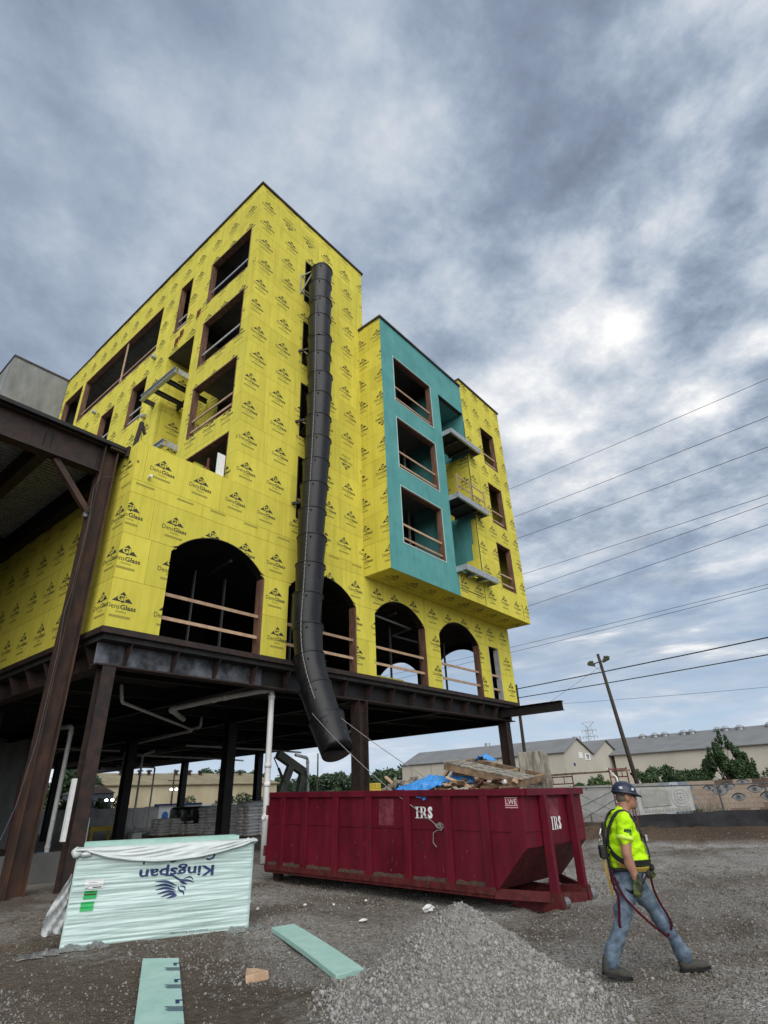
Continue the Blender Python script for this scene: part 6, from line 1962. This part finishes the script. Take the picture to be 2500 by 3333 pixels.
for z in (33.5, 37.5):
    MB().beam((400, 142.4 - 5.2, z), (400, 142.4 + 5.2, z), .3, .35).build('cross_arm', MT['galv'], PY)
    for y in (-5, -2.6, 2.6, 5): MB().tube([(400, 142.4 + y, z), (400, 142.4 + y, z - 1.3)], .12, 5).build('insulator', MT['galvdark'], PY)
MB().beam((400, 142.4 - .7, 39.8), (400, 142.4 - 4.4, 42.6), .28, .28).build('horn', MT['galv'], PY); MB().beam((400, 142.4 + .7, 39.8), (400, 142.4 + 4.4, 42.6), .28, .28).build('horn', MT['galv'], PY)
MB().beam((400, 142.4 - 4.4, 42.6), (400, 142.4 + 4.4, 42.6), .2, .2).build('top_tie', MT['galv'], PY)

# ------------------------------------------------------------------ scaffold
SF = thing('scaffold', 'red tubular scaffold with plank deck behind the worker', 'scaffold', (16.8, -4, .1))
def frame(x, y, dx, dy, h):
    f_ = MB()
    for q in (0, 1): f_.tube([(x + dx * q, y + dy * q, .12), (x + dx * q, y + dy * q, h)], .024, 8)
    for z in (.5, 1.2, h - .3, h - .05): f_.tube([(x, y, z), (x + dx, y + dy, z)], .02, 8)
    f_.tube([(x + dx * .3, y + dy * .3, h - .3), (x + dx * .3, y + dy * .3, h - .05)], .015, 6); f_.tube([(x + dx * .7, y + dy * .7, h - .3), (x + dx * .7, y + dy * .7, h - .05)], .015, 6)
    f_.build('end_frame', MT['scaff'], SF)
frame(16.0, -5.32, .55, -.42, 2.33); frame(17.3, -2.2, .4, -1.0, 2.2)
MB().beam((17.5, -2.0, 2.22), (16.2, -5.9, 2.22), .24, .05).build('deck_plank', MT['scrapwood'], SF); MB().beam((17.8, -2.3, 2.25), (17.2, -3.9, 2.25), .26, .04).build('deck_plank', MT['plywood'], SF)
for a, b in (((16.0, -5.32, .6), (17.3, -2.2, 1.6)), ((16.0, -5.32, 1.6), (17.3, -2.2, .6)), ((16.55, -5.74, .6), (17.7, -3.2, 1.6)), ((16.55, -5.74, 1.6), (17.7, -3.2, .6))):
    MB().tube([a, b], .014, 6).build('cross_brace', MT['galv'], SF)
MB().tube([(16.2, -5.2, 2.3), (16.1, -5.5, 2.0), (16.05, -5.55, 1.5)], .03, 6).build('white_hose', MT['pvc'], SF)
# ------------------------------------------------------------------ worker walking to the right
_pa = rad(-53); PF = Vector((math.cos(_pa), math.sin(_pa), 0)); PLf = Vector((-PF.y, PF.x, 0))
PM = Matrix(((PF.x, PLf.x, 0, 1.50), (PF.y, PLf.y, 0, -10.66), (0, 0, 1, .0), (0, 0, 0, 1)))
WK = thing('person', 'worker in lime shirt, navy hard hat, jeans and fall harness walking right', 'person', mat=PM)
def cap_(mb, p, q, r0, r1, n=14):
    p, q = Vector(p), Vector(q)
    mb.tube([p, p.lerp(q, .25), p.lerp(q, .5), p.lerp(q, .75), q], [r0, r0 * .75 + r1 * .25, (r0 + r1) / 2, r0 * .25 + r1 * .75, r1], n)
    mb.ball(p, r0 * .995, n, 8); mb.ball(q, r1 * .995, n, 8)
def chain_(mb, pts, rs, n=14):
    for a, b, r, s in zip(pts, pts[1:], rs, rs[1:]): cap_(mb, a, b, r, s, n)
def skinit(mb, name, m, parent, voxel=.011, smooth=5, fold=0.0, fs=9.0, stretch=(1, 1, 1), cut=None, seed=0):
    """fuse the shapes into one continuous surface"""
    me = bpy.data.meshes.new(name); me.from_pydata(mb.v, [], mb.f); me.update()
    o = bpy.data.objects.new(name, me); COL.objects.link(o)
    r = o.modifiers.new('r', 'REMESH'); r.mode = 'VOXEL'; r.voxel_size = voxel
    s = o.modifiers.new('s', 'SMOOTH'); s.iterations = smooth; s.factor = .5
    dg = bpy.context.evaluated_depsgraph_get()
    me2 = bpy.data.meshes.new_from_object(o.evaluated_get(dg))
    bpy.data.objects.remove(o); bpy.data.meshes.remove(me)
    n = len(me2.vertices)
    co = np.empty(n * 3, np.float32); me2.vertices.foreach_get('co', co); co = co.reshape(-1, 3)
    if fold:
        no = np.empty(n * 3, np.float32); me2.vertices.foreach_get('normal', no); no = no.reshape(-1, 3)
        q = co * fs * np.array(stretch, np.float32)
        d = fbm(q[:, 0] + q[:, 2] * .6 + seed, q[:, 1] + q[:, 2] * .9 + 11, 3) - .5
        d2 = fbm(q[:, 0] * .7 - q[:, 2] * 1.1 + 30 + seed, q[:, 1] * .8 + q[:, 2] * .3, 2) - .5
        co = co + no * ((d + d2) * fold)[:, None]
        me2.vertices.foreach_set('co', co.ravel())
    me2.materials.clear(); me2.materials.append(MT[m] if isinstance(m, str) else m)
    me2.polygons.foreach_set('use_smooth', np.ones(len(me2.polygons), dtype=bool))
    me2.update()
    o = bpy.data.objects.new(name, me2); COL.objects.link(o); o.parent = parent; OFF[o] = Vector((0, 0, 0))
    return o
HC = Vector((.050, 0, 1.605))
RS, RE, RW_, = (-.085, -.195, 1.37), (-.150, -.262, 1.075), (-.105, -.262, .845)
LS, LE, LW_ = (-.055, .195, 1.37), (-.010, .270, 1.09), (.150, .255, .915)
RH, RK, RA = (-.115, -.095, .86), (-.280, -.105, .49), (-.485, -.105, .125)
LH, LK, LA = (-.075, .095, .86), (.165, .10, .465), (.355, .10, .105)
# --- body: one continuous surface from head to feet
b = MB()
b.ball((HC.x - .012, 0, HC.z + .015), (.098, .077, .108), 18, 12)
b.ball((HC.x + .030, 0, HC.z - .055), (.072, .060, .075), 16, 10)
b.ball((HC.x + .052, 0, HC.z - .098), (.040, .038, .030), 12, 8)          # chin
b.ball((HC.x + .082, 0, HC.z + .018), (.018, .050, .012), 10, 6)          # brow
cap_(b, (HC.x + .086, 0, HC.z + .006), (HC.x + .108, 0, HC.z - .030), .010, .015, 10)   # nose
b.ball((HC.x + .098, 0, HC.z - .062), (.010, .024, .008), 8, 6); b.ball((HC.x + .094, 0, HC.z - .076), (.011, .022, .008), 8, 6)   # lips
b.ball((HC.x + .060, .042, HC.z - .025), (.026, .02, .024), 8, 6); b.ball((HC.x + .060, -.042, HC.z - .025), (.026, .02, .024), 8, 6)
for sy in (-1, 1): b.ball((HC.x - .012, sy * .080, HC.z - .018), (.022, .012, .034), 10, 8)
chain_(b, [(-.035, 0, 1.40), (.008, 0, 1.50), (.028, 0, 1.56)], [.078, .066, .066])
for c, r in (((-.07, 0, 1.27), (.135, .175, .15)), ((-.08, 0, 1.05), (.15, .155, .17)), ((-.095, 0, .90), (.135, .16, .12))): b.ball(c, r, 16, 10)
chain_(b, [RS, RE, RW_], [.064, .052, .038]); chain_(b, [LS, LE, LW_], [.064, .052, .038])
b.ball((-.140, -.262, 1.0), (.055, .048, .09), 12, 8)
chain_(b, [RH, RK, RA, (-.47, -.105, .07)], [.085, .058, .036, .02]); chain_(b, [LH, LK, LA, (.365, .10, .07)], [.085, .058, .036, .02])
cap_(b, RW_, (-.110, -.262, .80), .032, .022); cap_(b, LW_, (.195, .25, .88), .032, .022)
skinit(b, 'body', 'skin', WK, .0095, 3)
# --- shirt
s = MB()
for c, r in (((-.075, 0, 1.31), (.150, .195, .115)), ((-.070, 0, 1.20), (.168, .200, .14)), ((-.056, 0, 1.09), (.202, .200, .13)), ((-.040, 0, 1.0), (.218, .200, .11)), ((-.075, 0, .955), (.185, .190, .06))): s.ball(c, r, 20, 12)
chain_(s, [(-.05, .10, 1.405), LS], [.07, .083]); chain_(s, [(-.06, -.10, 1.405), RS], [.07, .083])
chain_(s, [RS, (-.125, -.238, 1.215)], [.083, .074]); chain_(s, [LS, (-.035, .240, 1.215)], [.083, .074])
chain_(s, [(-.055, 0, 1.40), (-.030, 0, 1.445)], [.10, .078])
skinit(s, 'shirt', 'hivis', WK, .010, 3, .036, 11.0, (1, 1, 1.4))
cuff = MB(); cuff.tube([(-.122, -.236, 1.232), (-.130, -.243, 1.196)], [.082, .082], 18); cuff.build('sleeve_cuff', M('hivis_trim', (.60, .85, .10), None, rough=.7), WK, smooth=True)
# sleeve badge
bd = MB(); bd.obox((-.105, -.3005, 1.275), (.036, -.006, -.004), (0, .0025, 0), (.006, -.009, .026)); bd.build('sleeve_badge', M('dark_green_badge', (.012, .045, .022), (.03, .09, .04), 40, .8), WK)
bd = MB()
for k in range(4): bd.obox((-.100, -.3035, 1.258 + k * .009), (.026, -.0045, -.003), (0, .001, 0), (0, 0, .002))
bd.build('badge_print', M('lime_print', (.25, .45, .05)), WK)
# --- jeans
j = MB()
j.ball((-.095, 0, .895), (.160, .178, .085), 18, 10); j.ball((-.125, 0, .835), (.160, .172, .095), 18, 10)
chain_(j, [RH, (-.185, -.10, .68), RK, (-.388, -.105, .305), (-.468, -.105, .150)], [.112, .100, .077, .070, .078])
chain_(j, [LH, (.045, .10, .67), LK, (.258, .10, .295), (.332, .10, .135)], [.112, .098, .077, .070, .078])
skinit(j, 'jeans', 'denim', WK, .010, 3, .034, 10.0, (1, 1, 1.2), seed=4)
MB().tube([(-.095 + .168 * math.cos(t), .186 * math.sin(t), .932 + .012 * math.cos(t)) for t in [i * .262 for i in range(25)]], .018, 8).build('belt', MT['strap'], WK)
# --- boots
def boot(heel, ankle, toe, y):
    m = MB()
    h, a, t = Vector(heel), Vector(ankle), Vector(toe)
    d = (t - h).normalized()
    up = Vector((-d.z, 0, d.x))
    chain_(m, [h + up * .045 + d * .045, h + up * .047 + d * .12, t + up * .036 - d * .075, t + up * .030 - d * .045], [.044, .050, .044, .036])
    chain_(m, [h + up * .06 + d * .05, a + Vector((-.01, 0, .05))], [.050, .052])
    bo_ = skinit(m, 'boot', 'boot', WK, .009, 3)
    so_ = MB()
    n = 22; pl = []
    L = (t - h).length
    for i in range(n):
        ang = 2 * math.pi * i / n
        xx = L / 2 + (L / 2 + .004) * math.copysign(abs(math.cos(ang)) ** .7, math.cos(ang)); yy = .050 * math.copysign(abs(math.sin(ang)) ** .75, math.sin(ang)) * (.84 + .16 * xx / L)
        pl.append(h + d * xx + Vector((0, yy, 0)))
    so_.prism(pl, up * .024)
    so_.build('sole', MT['black'], bo_)
boot((-.578, -.105, .055), (-.485, -.105, .125), (-.288, -.105, .004), -.105)
boot((.262, .10, .004), (.355, .10, .105), (.572, .10, .030), .10)
# --- gloves with five fingers each
def glove(wr, pd, side, label, curl=.35, thumbdir=None):
    """wr wrist, pd direction along the hand, side = normal pointing away from palm"""
    g = MB(); w = Vector(wr); d = Vector(pd).normalized(); nrm = Vector(side); nrm = (nrm - d * nrm.dot(d)).normalized(); ac = d.cross(nrm)
    chain_(g, [w - d * .035, w + d * .01], [.042, .038])
    for k in (-1, 0, 1): cap_(g, w + d * .02 + ac * k * .020, w + d * .085 + ac * k * .028, .020, .017, 10)
    lens = (.062, .075, .080, .072)
    for k in range(4):
        base = w + d * .088 + ac * (k - 1.5) * .021
        L = lens[k]; p = base; cur = d
        pts = [p]
        for q in range(3):
            ang = curl * (q + .4)
            dr = d * math.cos(ang) - nrm * math.sin(ang)
            p = p + dr * L * (.42, .33, .25)[q]; pts.append(p)
        chain_(g, pts, [.0115, .0108, .0100, .0088], 10)
    td = thumbdir if thumbdir is not None else ac
    tb = w + d * .025 + td * .026
    chain_(g, [tb, tb + (td * .7 + d * .7) * .036 - nrm * .010, tb + (td * .45 + d * .95) * .066 - nrm * .024], [.0145, .0125, .0105], 10)
    skinit(g, 'work_glove', 'glove', WK, .0052, 2)
glove(RW_, (-.10, -.03, -1), (-.15, -1, 0), 'r', .45, Vector((1, -.1, 0)))
glove(LW_, (.60, -.1, -.62), (.2, 1, .2), 'l', .55, Vector((.6, -.3, .5)))
# --- hard hat, glasses, hair
h = MB()
nu, nv = 28, 12
tilt = Matrix.Rotation(rad(9), 3, 'Y')
hv, hf = [], []
hc = Vector((HC.x - .006, 0, HC.z + .045))
for i in range(nv + 1):
    t = math.pi / 2 * i / nv
    for k in range(nu):
        a = 2 * math.pi * k / nu
        rx, ry = .135, .110
        p = Vector((rx * math.cos(t) * math.cos(a), ry * math.cos(t) * math.sin(a), .105 * math.sin(t) ** .9 if t > 0 else 0))
        p.z += .008 * math.exp(-(p.y / .022) ** 2) * math.sin(t)
        hv.append(hc + tilt @ p)
for i in range(nv):
    for k in range(nu): hf.append((i * nu + k, i * nu + (k + 1) % nu, (i + 1) * nu + (k + 1) % nu, (i + 1) * nu + k))
h.add(hv, hf)
hat = h.build('hard_hat', MT['helmet'], WK, smooth=True)
br = MB(); bv, bf = [], []
for k in range(nu):
    a = 2 * math.pi * k / nu
    f_ = max(0, math.cos(a)) ** 1.6
    for rr, dz in ((1.0, .006), (1.06 + .36 * f_, -.006 - .018 * f_), (1.05 + .34 * f_, -.014 - .018 * f_), (.97, -.006)):
        bv.append(hc + tilt @ Vector((.135 * rr * math.cos(a), .110 * (1 + (rr - 1) * .75) * math.sin(a), dz)))
for k in range(nu):
    for q in range(3): bf.append((k * 4 + q, ((k + 1) % nu) * 4 + q, ((k + 1) % nu) * 4 + q + 1, k * 4 + q + 1))
br.add(bv, bf).build('brim', MT['helmet'], hat, smooth=True)
MB().tube([hc + tilt @ Vector((.12 * math.cos(a), .098 * math.sin(a), -.022)) for a in [rad(100 + i * 10) for i in range(17)]], .012, 8).build('headband', MT['strap'], hat)
st = MB()
for a in (rad(-120), rad(-60), rad(150)):
    p = hc + tilt @ Vector((.128 * math.cos(a), .106 * math.sin(a), .035)); q = (p - hc).normalized()
    st.obox(p, Vector((-q.y, q.x, 0)).normalized() * .018, Vector((0, 0, .012)), q * .003)
st.build('hat_sticker', MT['label'], hat)
gl = MB(); gl.tube([(HC.x - .01, -.082, HC.z + .012), (HC.x + .06, -.074, HC.z + .006), (HC.x + .098, -.050, HC.z + .002), (HC.x + .110, 0, HC.z), (HC.x + .098, .05, HC.z + .002), (HC.x + .06, .074, HC.z + .006), (HC.x - .01, .082, HC.z + .012)], [.003, .004, .012, .008, .012, .004, .003], 8)
gl.build('safety_glasses', MT['glass'], WK, smooth=True)
hr = MB()
hr.ball((HC.x - .030, 0, HC.z - .010), (.084, .0775, .070), 16, 10); skinit(hr, 'hair', 'hair', WK, .009, 2)
bd_ = MB(); bd_.ball((HC.x + .062, 0, HC.z - .106), (.034, .036, .024), 12, 8); bd_.ball((HC.x + .100, 0, HC.z - .049), (.008, .026, .006), 8, 6); bd_.ball((HC.x + .097, 0, HC.z - .090), (.008, .016, .012), 8, 6)
skinit(bd_, 'beard', 'hair', WK, .006, 2)
# --- harness: webbing ribbons laid on the body
def ribbon(pts, w, m, name, out, th=.006, parent=WK):
    P = catmull(pts, 6); k = len(P); v = []
    for i, p in enumerate(P):
        d = (P[min(i + 1, k - 1)] - P[max(i - 1, 0)]).normalized()
        o_ = out(p) if callable(out) else Vector(out); o_ = (o_ - d * o_.dot(d)).normalized()
        s_ = d.cross(o_)
        v += [p + s_ * w / 2 + o_ * th, p - s_ * w / 2 + o_ * th, p - s_ * w / 2 - o_ * th, p + s_ * w / 2 - o_ * th]
    f = [(i * 4 + q, i * 4 + (q + 1) % 4, (i + 1) * 4 + (q + 1) % 4, (i + 1) * 4 + q) for i in range(k - 1) for q in range(4)] + [(3, 2, 1, 0), (k * 4 - 4, k * 4 - 3, k * 4 - 2, k * 4 - 1)]
    return MB().add(v, f).build(name, MT[m], parent)
cen = lambda p: Vector((p.x + .075, p.y, (p.z - 1.2) * .5))
for sy in (-1, 1):
    ribbon([(-.262, sy * .02, 1.14), (-.238, sy * .07, 1.28), (-.165, sy * .115, 1.415), (-.075, sy * .125, 1.468), (.015, sy * .12, 1.425), (.085, sy * .105, 1.30), (.120, sy * .105, 1.17), (.132, sy * .115, 1.05), (.105, sy * .13, .96)], .034, 'strap', 'shoulder_strap', cen)
    ribbon([(-.255, sy * .03, 1.13), (-.235, sy * .13, 1.05), (-.15, sy * .205, .99), (.02, sy * .205, .985), (.10, sy * .165, .985), (.150, sy * .05, .975)], .055, 'strap', 'waist_strap', cen)
    ribbon([(-.23, sy * .14, .985), (-.12, sy * .20, .935), (.03, sy * .19, .925), (.09, sy * .13, .93)], .04, 'strapyellow', 'waist_strap', cen)
    ribbon([(-.245, sy * .11, .80), (-.17, sy * .205, .735), (-.05, sy * .208, .79), (.04, sy * .15, .86)], .042, 'strap', 'leg_strap', cen)
ribbon([(.112, -.1, 1.22), (.135, 0, 1.215), (.112, .1, 1.22)], .04, 'strap', 'chest_strap', cen)
ribbon([(-.262, 0, 1.35), (-.285, 0, 1.15), (-.275, 0, .95), (-.28, -.01, .80)], .05, 'strap', 'back_pad', (-1, 0, 0), .009)
MB().obox((-.335, -.05, 1.085), (.032, 0, 0), (0, .045, 0), (0, 0, .062)).build('retractor_case', MT['black'], WK, bevel=.012)
MB().tube([(-.335 + .018 * math.cos(t), -.05, 1.175 + .024 * math.sin(t)) for t in [i * .52 for i in range(13)]], .006, 6).build('snap_ring', MT['metal'], WK)
MB().tube([(-.30, -.02, 1.30), (-.325, -.03, 1.25), (-.31, -.03, 1.20)], .010, 6).build('snap_hook', MT['metal'], WK)
ribbon([(-.335, -.05, 1.02), (-.335, -.055, .92), (-.325, -.06, .80), (-.32, -.065, .70)], .025, 'strapyellow', 'web_strap', (0, -1, 0), .004)
lk = MB()
for k in range(8): lk.tube([(-.325 + .01 * math.cos(t), -.065, .70 - k * .026 + .016 * math.sin(t)) for t in [i * .785 for i in range(9)]], .004, 5)
lk.build('chain_links', MT['metal'], WK)
ribbon([(-.30, -.11, .92), (-.315, -.15, .80), (-.30, -.185, .70), (-.315, -.185, .58), (-.335, -.18, .48), (-.33, -.17, .43)], .022, 'strapred', 'lanyard', (0, -1, 0), .005)
ribbon([(-.285, -.13, .86), (-.255, -.20, .72), (-.17, -.225, .60), (-.05, -.225, .48), (.05, -.20, .40), (.13, -.12, .345), (.19, -.02, .345)], .020, 'strapred', 'lanyard', (0, -1, .2), .005)
ribbon([(.10, -.10, .86), (.13, -.03, .72), (.175, .0, .60), (.22, .0, .50), (.245, .005, .42), (.225, .0, .37)], .020, 'strapred', 'lanyard', (.4, -1, 0), .005)
MB().ball((.14, -.08, .93), (.03, .03, .035), 10, 8).ball((.06, -.17, .88), (.03, .025, .04), 10, 8).build('tool_pouch', MT['strap'], WK, smooth=True)
MB().obox((.145, -.09, 1.20), (.014, 0, 0), (0, .02, 0), (0, 0, .03)).build('buckle', MT['metal'], WK, bevel=.004)
